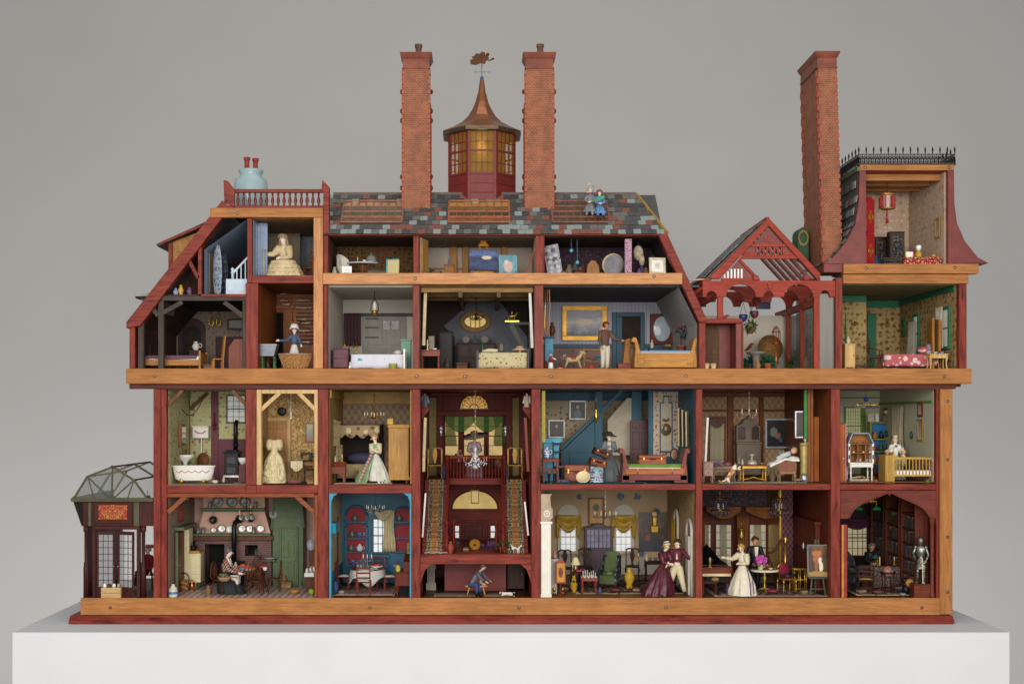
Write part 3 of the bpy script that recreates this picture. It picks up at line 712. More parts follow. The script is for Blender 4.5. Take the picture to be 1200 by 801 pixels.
def table(t,w,d,h,m,top=1.4,style='turn',r=1.1,apron=3,round_=False,topm=None,stretch=False):
 b=MB()
 if round_:b.la([(w/2-.6,0),(w/2,.4),(w/2,top-.3),(w/2-.4,top)],(0,0,h-top),24,sy=d/w)
 else:b.box(-w/2,w/2,-d/2,d/2,h-top,h)
 b.bd('tabletop',topm or m,t,0 if round_ else.3)
 i=.72 if round_ else.94
 if apron:MB().box(-w/2*i,w/2*i,-d/2*i,d/2*i,h-top-apron,h-top-.02).bd('apron',m,t,.2)
 legs4(t,w*i,d*i,h-top-.05,m,r,style)
 if stretch:MB().bar((-w*.38,0,h*.18),(w*.38,0,h*.18),1).bar((-w*.4,-d*.4,h*.18),(-w*.4,d*.4,h*.18),1).bar((w*.4,-d*.4,h*.18),(w*.4,d*.4,h*.18),1).bd('stretcher',m,t)
def pedestal(t,w,h,m,topm=None,top=1.3,feet=3,edge=None,d=None):
 MB().la([(w/2-.5,0),(w/2,.4),(w/2,top-.4),(w/2-.5,top)],(0,0,h-top),24,sy=(d or w)/w).bd('tabletop',topm or m,t)
 MB().la([(1.2,2),(2.2,4),(1.1,7),(1.0,h*.5),(2,h*.62),(1.1,h*.75),(2.4,h-top-.02)],n=10).bd('pedestal',m,t)
 for i in range(feet):
  a=2*pi*i/feet-pi/2;MB().tb([(cos(a)*1,sin(a)*1,4),(cos(a)*w*.16,sin(a)*w*.16,3.4),(cos(a)*w*.3,sin(a)*w*.3,.7)],[1.1,.9,.7],6).bd('foot',m,t)
 if edge:MB().la([(w/2+.2,-2.2),(w/2+.9,-1),(w/2+.5,.3),(w/2-.6,.3)],(0,0,h-.1),24,sy=(d or w)/w,cap=False).bd('edge_trim',edge,t)
def chair(t,m,seatm=None,w=16,d=15,sh=17,bh=36,style='ladder',leg='sq',r=.8):
 b=MB()
 if style in('windsor',):b.la([(w/2-1,0),(w/2,.6),(w/2-.4,1.4)],(0,0,sh-1.4),14,sy=d/w)
 else:b.box(-w/2,w/2,-d/2,d/2,sh-1.6,sh)
 b.bd('seat',m,t,0 if style=='windsor' else.4)
 if seatm:MB().sheet(lambda u,v:(-w*.44+w*.88*u,-d*.44+d*.84*v,sh+.1+1.3*sin(pi*u)**.5*sin(pi*v)**.5),6,6,.3).bd('cushion',seatm,t)
 legs4(t,w,d,sh-1.6,m,r,'splay' if style=='windsor' else leg)
 yb=d/2-r;B=MB()
 if style=='windsor':
  pts=[(-w*.42+0,yb-1,sh)]+[(-w*.46*cos(pi*i/10),yb+2,sh+3+(bh-sh-3)*(sin(pi*i/10)**.6))for i in range(11)]+[(w*.42,yb-1,sh)]
  B.tb(pts,.75,6)
  for i in range(5):x=(i-2)*w*.15;B.cyl((x*.8,yb-.8,sh),(x,yb+2,sh+(bh-sh)*(1-.12*abs(i-2)**1.6)),.4,.4,5)
 elif style=='oval':
  B.ring((0,yb+1,sh+(bh-sh)*.6),(bh-sh)*.4,.9,18,6,'y',(w*.42/((bh-sh)*.4),1));B.bar((-w*.3,yb,sh),(-w*.3,yb+1,sh+5),1).bar((w*.3,yb,sh),(w*.3,yb+1,sh+5),1)
  MB().la([(0,0),(w*.4,.2),(w*.38,1.2),(0,1.6)],n=14,M=MT((0,yb+1.6,sh+(bh-sh)*.6))@MR(R(90),4,'X')@Matrix.Scale((bh-sh)*.4/(w*.42),4,(0,1,0))).bd('back_panel',seatm or m,t)
 else:
  for sx in(-1,1):B.bar((sx*(w/2-r),yb,sh-1),(sx*(w/2-r),yb+2.5,bh),r*1.7,r*1.7)
  if style=='ladder':
   for q in(.3,.62,.95):B.box(-w/2+r,w/2-r,yb+.2+2*q,yb+1.2+2*q,sh+(bh-sh)*q-2,sh+(bh-sh)*q)
  elif style=='slat':
   B.box(-w/2+r,w/2-r,yb+1.5,yb+2.8,bh-3.5,bh-1)
   for i in range(3):B.bar(((i-1)*w*.22,yb+.4,sh),((i-1)*w*.22,yb+2.3,bh-2.5),1.6,.7,(0,1,0))
  elif style=='splat':
   B.tb([(-w/2+.6,yb+2.4,bh-1),(-w*.25,yb+2.6,bh+1.2),(0,yb+2.6,bh+.4),(w*.25,yb+2.6,bh+1.2),(w/2-.6,yb+2.4,bh-1)],1.1,6)
   B.prism([(-1.5,sh),(1.5,sh),(1.2,sh+4),(3,sh+(bh-sh)*.6),(1.8,bh),(-1.8,bh),(-3,sh+(bh-sh)*.6),(-1.2,sh+4)],yb+.6,yb+2)
 B.bd('backrest',m,t)
def chest(t,w,d,h,m,rows=3,cols=1,doors=False,foot=2,top=1,knob=None,frontm=None,style='turn'):
 MB().box(-w/2,w/2,-d/2,d/2,foot,h-top-.02).bd('carcass',m,t,.2)
 MB().box(-w/2-.6,w/2+.6,-d/2-.8,d/2+.2,h-top,h).bd('top',m,t,.3)
 if foot:legs4(t,w,d,foot,m,.9,style)
 hh=(h-top-foot)/rows;ww=w/cols
 for r_ in range(rows):
  for c in range(cols):
   x0=-w/2+ww*c+.6;z0=foot+hh*r_+.5
   o=MB().box(x0,x0+ww-1.2,-d/2-.8,-d/2-.01,z0,z0+hh-1).bd('door' if doors else 'drawer',frontm or m,t,.3)
   if doors:MB().box(x0+1.5,x0+ww-2.7,-d/2-1.2,-d/2-.7,z0+2,z0+hh-3).bd('panel',frontm or m,o,.2)
   MB().ball((x0+(ww-1.2)*(.5 if not doors else(.88 if c==0 and cols>1 or cols==1 else.12)),-d/2-1.4,z0+hh/2),.8,6).bd('knob',knob or BRASS,o)
def box_thing(t,w,d,h,m,name='body',bev=.4):return MB().box(-w/2,w/2,-d/2,d/2,0,h).bd(name,m,t,bev)
def cushion(t,name,m,c,w,d,h,parent=None):
 return MB().ball((c[0],c[1],c[2]+h/2),1,14,(w*.53,d*.53,h*.55)).bd(name,m,parent or t)
def drape_block(t,name,m,x0,x1,y0,y1,z1,z0,wob=.8,n=26,seed=0):
 """cloth lying over a block and hanging to z0 all round, with hem folds"""
 rr=random.Random(seed);cx_,cy_=(x0+x1)/2,(y0+y1)/2;hw,hd=(x1-x0)/2,(y1-y0)/2
 k=rr.randint(5,8)
 def f(u,v):
  a=2*pi*u;c,s=cos(a),sin(a);e=1/max(abs(c)**14+abs(s)**14,1e-9)**(1/14)
  if v<.5:q=v/.5;return(cx_+hw*c*e*q,cy_+hd*s*e*q,z1+.3*sin(9*a)*q*.3)
  q=(v-.5)/.5;w=wob*q*(sin(a*k+seed)+.5*sin(a*k*2.3))
  return(cx_+(hw+.3+w)*c*e,cy_+(hd+.3+w)*s*e,z1-(z1-z0)*q+q*rr.uniform(-.4,.4)*(q>.9))
 return MB().sheet(f,n,8,.35).bd(name,m,t)
def bed(t,L,w,h,m,coverm,pillowm=None,hb=22,fb=14,head=1,cover_drop=None,style='post',mattm=None,sheetm=None):
 """long side to the viewer; head = +1 puts the headboard on the right"""
 for s_,hh,nm in((head,hb,'headboard'),(-head,fb,'footboard')):
  x=s_*L/2;b=MB()
  if style=='post':
   b.box(x-1.2,x+1.2,-w/2,-w/2+2.4,0,hh).box(x-1.2,x+1.2,w/2-2.4,w/2,0,hh).box(x-.6,x+.6,-w/2+2,w/2-2,h*.5,hh-2)
  elif style=='sleigh':
   b.prism([(x-s_*6,2),(x-s_*6,h*.8),(x-s_*3.5,hh*.62),(x-s_*1.2,hh*.86),(x+s_*.6,hh),(x+s_*4,hh+.6),(x+s_*6,hh-2.5),(x+s_*5,hh-5.5),(x+s_*2.2,hh-5.5),(x+s_*1.2,hh*.6),(x+s_*2.6,h*.6),(x+s_*2.6,2)][::s_],-w/2-.6,w/2)
  b.bd(nm,m,t,.3)
 low=cover_drop is not None and cover_drop<h*.5
 if not low:
  for y0 in(-w/2,w/2-1.4):MB().box(-L/2+1.2,L/2-1.2,y0,y0+1.4,h*.28,h*.72).bd('side_rail',m,t,.2)
 MB().box(-L/2+1.4,L/2-1.4,-w/2+1.6,w/2-1.6,h*.4,h).bd('mattress',mattm or WHITE,t,.6)
 if coverm:drape_block(t,'bedspread',coverm,-L/2+1.4,L/2-1.4,-w/2+(.9 if not low else-.4),w/2-.5,h+.4,h*.74 if cover_drop is None else cover_drop,.35 if not low else.7,56,3)
 if pillowm:cushion(t,'pillow',pillowm,(head*(L/2-8),0,h),11,w*.75,6)
def picture(t,w,h,framem,canvas,fw=1.8,th=1.4):
 b=MB().box(-w/2,w/2,-th,0,0,fw).box(-w/2,w/2,-th,0,h-fw,h).box(-w/2,-w/2+fw,-th,0,fw,h-fw).box(w/2-fw,w/2,-th,0,fw,h-fw)
 b.bd('frame',framem,t,.25);MB().box(-w/2+fw,w/2-fw,-th*.6,-.1,fw,h-fw).bd('canvas',canvas,t)
def rug(name,label,cat,x,y,z,w,d,m,rz=0,th=.5):
 t=T(name,label,cat,x,y,z,rz);rr=random.Random(int(x))
 MB().sheet(lambda u,v:(-w/2+w*u,-d/2+d*v,.25+.35*sin(u*9+v*4)**2*(.3+(abs(u-.5)*2)**6)),16,8,th).bd('woven_body',m,t)
 MB().box(-w/2-1.4,-w/2,-d/2,d/2,0.05,.45).box(w/2,w/2+1.4,-d/2,d/2,.05,.45).bd('fringe',P('b7a888',.9,0,.3),t)
 return t
def chandelier(t,drop,r,n,m,candlem=None,tier=0,crystal=None,body=1.6,flame=True,chainm=None):
 """hook at z = 0, hangs down by 'drop'"""
 B=MB().tb([(0,0,0),(0,0,-drop+6)],.35,5);
 for i in range(int(drop/3)):B.ring((0,0,-1.5-i*3),.8,.22,6,4,'x' if i%2 else 'y',(1,1.5))
 B.bd('chain',chainm or m,t)
 MB().la([(0,-drop-2),(body*.5,-drop-1),(body,-drop+1),(body*.5,-drop+3),(body*.9,-drop+5),(.4,-drop+8)],n=8).bd('stem',m,t)
 for k in range(n):
  a=2*pi*k/n+.3;c,s_=cos(a),sin(a)
  ar=MB().tb([(0,0,-drop+2),(c*r*.45,s_*r*.45,-drop-1.2),(c*r*.85,s_*r*.85,-drop-.4),(c*r,s_*r,-drop+1.5)],.38,5).la([(.3,0),(1.2,.4),(1.2,.8),(.4,.9)],(c*r,s_*r,-drop+1.3),7).bd('arm',m,t)
  if candlem:MB().cyl((c*r,s_*r,-drop+2),(c*r,s_*r,-drop+6.5),.55,.5,6).bd('candle',candlem,ar)
 if crystal:
  rr=random.Random(n);c=MB()
  for k in range(70):
   a=rr.uniform(0,2*pi);q=rr.random();rad=r*(.25+.75*q);c.la([(0,-1.4),(.62,0),(0,.9)],(cos(a)*rad,sin(a)*rad,-drop+(1-q)*7-5*(1-abs(q-.5))+rr.uniform(-2,2)),5)
  c.bd('crystal_drops',crystal,t,kind='stuff')
def curtain(t,w,h,m,depth=2.2,k=5,gather=0,name='cloth',swag=0):
 MB().sheet(lambda u,v:((-w/2+w*u)*(1-gather*sin(pi*min(1,v*1.3))*.7)+gather*w*.25*v,-depth*.5*(1+sin(u*k*2*pi))*(.4+.6*v),h*(1-v)-swag*sin(pi*u)*v),24,8,.35).bd(name,m,t)
def swag(t,w,h,m,name='swag'):
 MB().sheet(lambda u,v:(-w/2+w*u,-1.5-1.5*sin(v*9)*sin(pi*u),-h*v*(.35+.65*sin(pi*u))),16,10,.3).bd(name,m,t)
def pot(t,prof,m,name='body',n=14):return MB().la(prof,n=n,cap=False).bd(name,m,t)
VASE=[(2.4,0),(2.2,.6),(4,4),(4.4,7),(3,11),(1.8,13),(2.6,15),(2.2,15),(1.4,13)]
def vase(t,h,r,m,prof=None):return pot(t,[(a/4.4*r,b/15*h)for a,b in(prof or VASE)],m)
def leaves(t,m,c,rad,n=30,sz=2.4,seed=0,name='foliage',flat=1.0,droop=.4):
 rr=random.Random(seed);b=MB()
 for i in range(n):
  a=rr.uniform(0,2*pi);e=rr.uniform(-.4,1.3);L=rad*rr.uniform(.5,1);d=V((cos(a)*cos(e),sin(a)*cos(e)*flat,sin(e)))
  p=V(c)+d*L*.35;q=V(c)+d*L-V((0,0,droop*L*rr.random()));s_=d.cross(V((0,0,1)));s_=(s_.normalized()if s_.length>.01 else V((1,0,0)))*sz*.35;mid=(p+q)/2+V((0,0,sz*.25))
  b.add([p,mid+s_,q,mid-s_],[(0,1,2),(0,2,3)])
 return b.bd(name,m,t,kind='stuff')
def blooms(t,ms,c,rad,n=14,r=1.5,seed=0,parent=None):
 rr=random.Random(seed)
 for k,m in enumerate(ms):
  b=MB()
  for i in range(n//len(ms)):
   a=rr.uniform(0,2*pi);e=rr.uniform(-.1,1.5);L=rad*rr.uniform(.6,1);p=(c[0]+cos(a)*cos(e)*L,c[1]+sin(a)*cos(e)*L,c[2]+sin(e)*L)
   for j in range(5):q=2*pi*j/5;b.ball((p[0]+cos(q)*r*.6,p[1]-.3,p[2]+sin(q)*r*.6),r*.5,6)
  b.bd('blossom',m,t,kind='stuff')
def book_row(t,w,h,d,x0,z0,y0,cols,seed=0,name='book',par=None):
 rr=random.Random(seed);x=x0
 while x<x0+w-1:
  bw=rr.uniform(1,2);bh=h*rr.uniform(.7,1)
  MB().box(x,min(x+bw,x0+w),y0,y0+d,z0,z0+bh).bd(name,P(rr.choice(cols),.6),par or t);x+=bw+.08
SKIN,PALE,SKINTAN=P('d0a085',.45,0,.06,20,.05),P('ddc3b0',.4,0,.05,20,.03),P('b98468',.5,0,.08,20,.05)
BISQUE=P('caa08a',.4,0,.06,20,.03)
def skin_body(t,H,J,m,fem=True):
 """J: joint name -> (x, y, z) in u; fingers are short chains rooted in the palm"""
 vs,es,rs=[],[],[]
 def add(p,r,par=None):
  vs.append(p);rs.append(r*H);i=len(vs)-1
  if par is not None:es.append((par,i))
  return i
 pv=add(J['pelvis'],.062 if fem else.06);wa=add(J['waist'],.047 if fem else.056,pv);chs=add(J['chest'],.06 if fem else.07,wa)
 up=add(J['collar'],.036,chs);nk=add(J['neck'],.024,up);jw=add(J['jaw'],.048,nk);hd=add(J['head'],.063,jw);add(J['crown'],.045,hd)
 for s_ in('l','r'):
  sh=add(J['sh'+s_],.033 if fem else.038,up);el=add(J['el'+s_],.024,sh);wr=add(J['wr'+s_],.015,el)
  d=(V(J['wr'+s_])-V(J['el'+s_])).normalized();pm=V(J['wr'+s_])+d*H*.028;pa=add(tuple(pm),.018,wr)
  side=d.cross(V((0,1,.2))).normalized();cur=V((0,-.3,-.6));cur=(cur-d*cur.dot(d))*.5
  for i,ln in enumerate((.034,.042,.045,.038)):
   b0=pm+d*H*.014+side*(i-1.5)*H*.0105;k0=add(tuple(b0),.0062,pa);k1=add(tuple(b0+(d+cur*.4)*H*ln*.55),.006,k0);add(tuple(b0+(d+cur)*H*ln),.0045,k1)
  k0=add(tuple(pm-d*H*.008+side*-.02*H),.0066,pa);add(tuple(pm+d*H*.014+side*-.033*H),.0055,k0)
  hp=add(J['hp'+s_],.052,pv);kn=add(J['kn'+s_],.036,hp);an=add(J['an'+s_],.022,kn);add(J['to'+s_],.02,an)
 me=bpy.data.meshes.new('body');me.from_pydata(vs,es,[]);o=bpy.data.objects.new('body',me);col.objects.link(o)
 o.modifiers.new('sk','SKIN');o.modifiers.new('ss','SUBSURF').levels=1
 if not me.skin_vertices:
  bm=bmesh.new();bm.from_mesh(me);bm.verts.layers.skin.verify();bm.to_mesh(me);bm.free()
 for i,sv in enumerate(me.skin_vertices[0].data):sv.radius=(rs[i],rs[i]);sv.use_root=(i==0)
 bpy.context.view_layer.update();dg=bpy.context.evaluated_depsgraph_get()
 m2=bpy.data.meshes.new_from_object(o.evaluated_get(dg));o.modifiers.clear();o.data=m2;bpy.data.meshes.remove(me)
 m2.transform(Matrix.Scale(S,4));m2.materials.clear();m2.materials.append(m);m2.polygons.foreach_set('use_smooth',[True]*len(m2.polygons));o.parent=t
 return o
def joints(H,fem=True,la=None,ra=None,lean=(0,0),seat=0,head=(0,0),stride=0,legs=None):
 """standing by default. la/ra = (elbow, wrist) offsets from the shoulder in units of H; seat = seat height when seated"""
 h=H;hz=.5*h if not seat else seat+.06*h
 lx,ly=lean;J={}
 up=lambda z:(lx*(z-hz),ly*(z-hz),z)
 J['pelvis']=(0,0,hz);J['waist']=up(hz+.1*h);J['chest']=up(hz+.22*h);J['collar']=up(hz+.315*h);J['neck']=up(hz+.35*h)
 nx,ny,nz=J['neck'];hx_,hy_=head
 J['jaw']=(nx+hx_*.03*h,ny-.012*h+hy_*.03*h,nz+.045*h);J['head']=(nx+hx_*.08*h,ny-.004*h+hy_*.06*h,nz+.095*h);J['crown']=(nx+hx_*.11*h,ny+.01*h+hy_*.08*h,nz+.135*h)
 w=.078 if fem else.106
 la=la or((-.03,.02,-.17),(-.02,-.04,-.32));ra=ra or((.03,.02,-.17),(.02,-.04,-.32))
 cx_,cy_,cz=J['collar']
 for s_,sg,a in(('l',-1,la),('r',1,ra)):
  sh=(cx_+sg*w*h,cy_,cz-(.026 if fem else.014)*h);J['sh'+s_]=sh
  for nm,q in(('el',a[0]),('wr',a[1])):J[nm+s_]=(sh[0]+q[0]*h,sh[1]+q[1]*h,sh[2]+q[2]*h)
  hp=(sg*.048*h,0,hz-.03*h);J['hp'+s_]=hp
  if legs:kn,an=legs[0 if sg<0 else 1];J['kn'+s_]=(hp[0]+kn[0]*h,hp[1]+kn[1]*h,hp[2]+kn[2]*h);J['an'+s_]=(hp[0]+an[0]*h,hp[1]+an[1]*h,hp[2]+an[2]*h)
  elif seat:J['kn'+s_]=(hp[0]+sg*.01*h,-.24*h,hz-.03*h);J['an'+s_]=(hp[0]+sg*.01*h,-.25*h,max(.03*h,hz-.26*h))
  else:J['kn'+s_]=(hp[0]+sg*(.006+stride*.5)*h,-.01*h,.27*h);J['an'+s_]=(hp[0]+sg*(.008+stride)*h,.01*h,.035*h)
  a_=J['an'+s_];J['to'+s_]=(a_[0]+sg*.01*h,a_[1]-.075*h,a_[2]-.018*h)
 return J
EYEM,LIPM=P('2a1c16',.2),P('a04a44',.4)
def face(t,H,J,skin,body,turn=0,beard=None):
 hd=V(J['head']);f=V((sin(R(turn)),-cos(R(turn)),0));r=V((cos(R(turn)),sin(R(turn)),0));R_=.063*H*.93
 for s_ in(-1,1):
  MB().ball(hd+f*R_*.9+r*s_*R_*.36+V((0,0,R_*-.02)),R_*.13,6).bd('eye',EYEM,body)
  MB().ball(hd+r*s_*R_*.97+V((0,0,-R_*.15)),R_*.2,6,(.6,.8,1.2)).bd('ear',skin,body)
 MB().cyl(hd+f*R_*.92+V((0,0,-R_*.02)),hd+f*R_*1.14+V((0,0,-R_*.32)),R_*.07,R_*.15,6).bd('nose',skin,body)
 MB().ball(hd+f*R_*.86+V((0,0,-R_*.62)),R_*.22,7,(1,.6,.35)).bd('mouth',LIPM,body)
def hair(t,H,J,m,style='bun',turn=0,sz=1.0):
 hd=V(J['head']);f=V((sin(R(turn)),-cos(R(turn)),0));R_=.063*H*sz;b=MB()
 n=12
 for i in range(n):
  a=pi*(i/(n-1))*1.1-.05*pi;r=V((cos(R(turn)),sin(R(turn)),0))
  p0=hd+r*cos(a)*R_*1.0+f*R_*.62*sin(a)+V((0,0,R_*(.35+.55*sin(a))));p2=hd-f*R_*.95+r*cos(a)*R_*.5+V((0,0,-R_*.45));p1=hd-f*R_*.3+r*cos(a)*R_*1.02+V((0,0,R_*(.45+.7*sin(a))))
  b.tb([p0,p1,p2],[R_*.22,R_*.3,R_*.2],5)
 b.ball(hd-f*R_*.28+V((0,0,R_*.28)),R_*.98,12)
 if style=='bun':b.ball(hd-f*R_*.7+V((0,0,R_*1.0)),R_*.5,8)
 if style=='curls':
  rr=random.Random(3)
  for i in range(26):a=rr.uniform(0,2*pi);e=rr.uniform(-.2,1.4);d=V((cos(a)*cos(e),sin(a)*cos(e),sin(e)));
  for i in range(34):
   a=rr.uniform(0,2*pi);e=rr.uniform(-.5,1.5);d=V((cos(a)*cos(e),sin(a)*cos(e),sin(e)))
   if d.dot(f)<.55 or d.z>.6:b.ball(hd+d*R_*1.1,R_*.3,6)
 if style=='long':
  for i in range(7):a=-.3*pi+(1.6*pi)*i/6;d=-f*1.0;b.tb([hd+V((cos(a)*R_*.9,sin(a)*R_*.4,0))+d*R_*.4,hd+V((cos(a)*R_*1.0,0,-R_*1.6))+d*R_*.7,hd+V((cos(a)*R_*.8,0,-R_*2.8))+d*R_*.5],[R_*.35,R_*.3,R_*.12],5)
 return b.bd('hair',m,t)
def garment(t,H,J,m,name='bodice',top='collar',bot='waist',ex=1.0,fem=True):
 """a fitted shell round the trunk"""
 order=['pelvis','waist','chest','collar','neck'];i0,i1=order.index(bot),order.index(top)
 rad={'pelvis':(.082,.07),'waist':(.06,.052)if fem else(.075,.06),'chest':(.084,.075)if fem else(.1,.075),'collar':(.078,.05)if fem else(.1,.055),'neck':(.034,.034)}
 names=order[i0:i1+1];pts=[]
 for a,b in zip(names,names[1:]):
  for q in(0,.5):pts.append((V(J[a]).lerp(V(J[b]),q),[x*(1-q)+y*q for x,y in zip(rad[a],rad[b])]))
 pts.append((V(J[names[-1]]),rad[names[-1]]));vs,fs=[],[];n=14
 for p,(rx,ry)in pts:
  for k in range(n):a=2*pi*k/n;vs.append((p.x+cos(a)*rx*H*ex,p.y+sin(a)*ry*H*ex,p.z))
 for i in range(len(pts)-1):
  for k in range(n):fs.append((i*n+k,i*n+(k+1)%n,(i+1)*n+(k+1)%n,(i+1)*n+k))
 fs.append(tuple((len(pts)-1)*n+k for k in range(n)))
 return MB().add(vs,fs,True).bd(name,m,t)
def sleeves(t,H,J,m,full=1.0,puff=0,short=False,sides='lr'):
 for s_ in sides:
  a,b,c=V(J['sh'+s_]),V(J['el'+s_]),V(J['wr'+s_]);inn=V(J['collar']).lerp(a,.55)
  if short:MB().tb([inn,a,a.lerp(b,.5),b],[.04*H,(.045+puff)*H*full,(.045+puff)*H*full,.03*H],9).bd('sleeve',m,t)
  else:MB().tb([inn,a,a.lerp(b,.5),b,b.lerp(c,.5),c],[.04*H,(.042+puff)*H*full,(.036+puff*.8)*H*full,.033*H*full,.028*H*full,.023*H*full],9).bd('sleeve',m,t)
def skirt(t,H,J,m,rb=.22,folds=.1,k=9,z0=0,top=None,sx=1,sy=.85,off=(0,0),name='skirt',train=0,prof=1.0,a0=0,a1=2*pi):
 w=V(top)if top else V(J['waist']);N=16;vs,fs=[],[];n=72;full=a1-a0>6.2;mm=n if full else n+1
 for i in range(N+1):
  q=i/N;z=w.z*(1-q)+z0*q;r=H*(.062+(rb-.062)*(1-(1-q)**(1.6*prof)))
  for j in range(mm):
   a=a0+(a1-a0)*j/n;f=1+folds*min(1,q*1.5)*(sin(a*k)+.45*sin(a*round(k*1.7)+1+q*2)+.35*sin(a*round(k*2.6)+k-q*3))-.02*q*sin(q*23+2*sin(a*3));tr=1+train*q*q*max(0,cos(a-(pi if train>0 else 0)))
   vs.append((w.x*(1-q)+off[0]*q+cos(a)*r*f*sx*tr,w.y*(1-q)+off[1]*q+sin(a)*r*f*sy,z))
 for i in range(N):
  for j in range(n):fs.append((i*mm+j,(i+1)*mm+j,(i+1)*mm+(j+1)%mm,i*mm+(j+1)%mm))
 if full:MB().la([(rb*H*1.04,.15),(rb*H*1.0,1.4),(rb*H*.96,2.6)],(off[0],off[1],z0),72,sx,sy,.06,27,cap=False).bd('hem_ruffle',m,t)
 return MB().add(vs,fs,True).bd(name,m,t)
def trousers(t,H,J,m,full=1.0,shoe=None,boot=0):
 b=MB()
 for s_ in 'lr':
  hp,kn,an=V(J['hp'+s_]),V(J['kn'+s_]),V(J['an'+s_]);b.tb([V(J['pelvis'])+V((0,0,.03*H)),hp,hp.lerp(kn,.5),kn,kn.lerp(an,.5),an],[.07*H,.068*H*full,.058*H*full,.047*H*full,.042*H*full,.035*H*full],9)
 b.ball(J['pelvis'],.085*H,10,(1,.85,.9)).bd('trousers',m,t)
 for s_ in 'lr':
  an,to=V(J['an'+s_]),V(J['to'+s_]);x=MB().tb([an+V((0,.02*H,.015*H)),an+V((0,-.01*H,-.008*H)),to+V((0,-.015*H,0))],[.03*H,.032*H,.022*H],8)
  if boot:x.tb([an,an.lerp(V(J['kn'+s_]),boot)],.043*H,8)
  x.bd('shoe',shoe or BLACK,t)
def person(label,x,y,z,H,J,rz=0,skin=SKIN,hairm=None,hstyle='bun',turn=0,fem=True,group=None,hsz=1.0):
 t=T('person',label,'doll',x,y,z,rz,group);b=skin_body(t,H,J,skin,fem);face(t,H,J,skin,b,turn)
 if hairm:hair(t,H,J,hairm,hstyle,turn,hsz)
 return t
def hat(t,H,J,m,brim=.16,crown=.06,h=.07,tilt=(0,0),band=None,name='hat'):
 hd=V(J['head']);M_=MT(hd+V((0,0,.028*H)))@MR(R(tilt[0]),4,'X')@MR(R(tilt[1]),4,'Y')
 o=MB().la([(.05*H,0),(brim*H,-.012*H),(brim*1.02*H,0),(crown*1.05*H,.012*H),(crown*H,.02*H),(crown*.9*H,h*H),(0,(h+.008)*H)],n=20,fold=.06,k=5,cap=False,M=M_).bd(name,m,t)
 if band:MB().la([(crown*1.08*H,.014*H),(crown*1.06*H,.035*H)],n=18,cap=False,M=M_).bd('hat_band',band,o)
 return o
FG,FM,FR,F2,F3=28.6,160.7,161.9,296.1,407.1
def ordn(i,n):return('leftmost','rightmost')[i==n-1]if i in(0,n-1)else('second' if i==1 else 'third' if i==2 else 'fourth' if i==3 else 'fifth' if i==4 else 'sixth')+' from left'
PEWTER=P('77746f',.42,.4,.35);SILVER=P('a5a29c',.35,.5,.3);CHINA=P('d4d4d0',.25,0,.1);BLUEW=PAPER('c9cdd4',('3a5590',),3,.36)
COPPERK=P('b0643a',.3,.8,.25);TERRA=P('a85c36',.7,0,.2);WICKER=CHECK('a9743a','6d4520',1.1,'floor',.7);GREENL=P('2f5a26',.6,0,.5,200);TEALL=P('1f5a50',.5,0,.5,200)
LACE=PAPER('cfc3a2',('a89a78',),2.2,.33);CRYST=P('d6dce0',.1,.35,.3,300);CANDLE=P('e4ddc8',.5,0,.05)
BLOND,BROWNH,GREYH,DARKH,AUBURN=[P(c,.5,0,.4,300)for c in('b8904a','4a2c1a','6a6664','221812','6e3a1e')]
def ph_(py0,py1,y):return zat(py0,y)-zat(py1,y)
PLASTER=P('c8a294',.85,0,.12,14);KGREEN=P('4d5c3e',.5,0,.18);KGRD=P('3d4a33',.5,0,.18)
room(197,368.6,577.5,699.6,140,PLASTER,P('6a5646',.7),CHECK('8f372e','cdbcb0',8,'floor'),P('8d7a68',.8),KGRD)
for sx,x in((1,197),(-1,368.5)):MB().bar((x,0,128),(x+sx*21,0,147),4.5,5).bd('corner_brace',WOOD('8a5030','54301c','x'),house)
yb=106;b0,b1=xat(229,yb),xat(318,yb)
KB=BRICK('5f3f3d','4d302f','8f8079',5,2.5);fz0,fz1=28.6,zat(627,yb)
ox0,ox1,oz1=xat(240,yb),xat(263,yb),zat(637,yb);hx0,hx1,hz0,hz1=xat(287,yb),xat(302,yb),zat(651,yb),zat(638,yb)
fp=MB().box(b0,ox0,yb,139,fz0,fz1).box(ox1,hx0,yb,139,fz0,fz1).box(hx1,b1,yb,139,fz0,fz1).box(ox0,ox1,yb,139,oz1,fz1).box(hx0,hx1,yb,139,hz1,fz1).box(hx0,hx1,yb,139,fz0,hz0).box(ox0,ox1,136,139,fz0,oz1).box(hx0,hx1,132,135,hz0,hz1).bd('fireplace',KB,house)
MB().box(ox0,ox1,132,135.9,fz0,oz1).bd('black_backing',P('0c0b0b',.9),fp);MB().box(hx0,hx1,128,131.9,hz0,hz1).bd('black_backing',P('0c0b0b',.9),fp)  # plain black sheets at the back of both openings
MB().box(b0-3,b1+3,yb-4,yb,fz1-6,fz1).bd('brick_lintel',P('5a342c',.7),fp,.4)
hd=MB().prism([(b0+1,fz1),(b1-1,fz1),(b1-9,zat(600,yb)),(b1-9,150),(b0+9,150),(b0+9,zat(600,yb))],yb+4,139).bd('chimney_breast',P('c29a88',.85,0,.12,14),house)
for py in(594.5,624.5):
 z=zat(py,yb);MB().box(xat(236,yb)if py<600 else b0-2,xat(311,yb)if py<600 else b1,yb-8,yb+4,z-2.6,z).box(b0+8,b1-8,yb,yb+3.9,z-5,z-2.6).bd('shelf',KGREEN,hd,.3)
PLP=[(0,0),(.55,.0),(.62,.1),(1,.16),(1,.22),(.6,.16),(0,.12)]
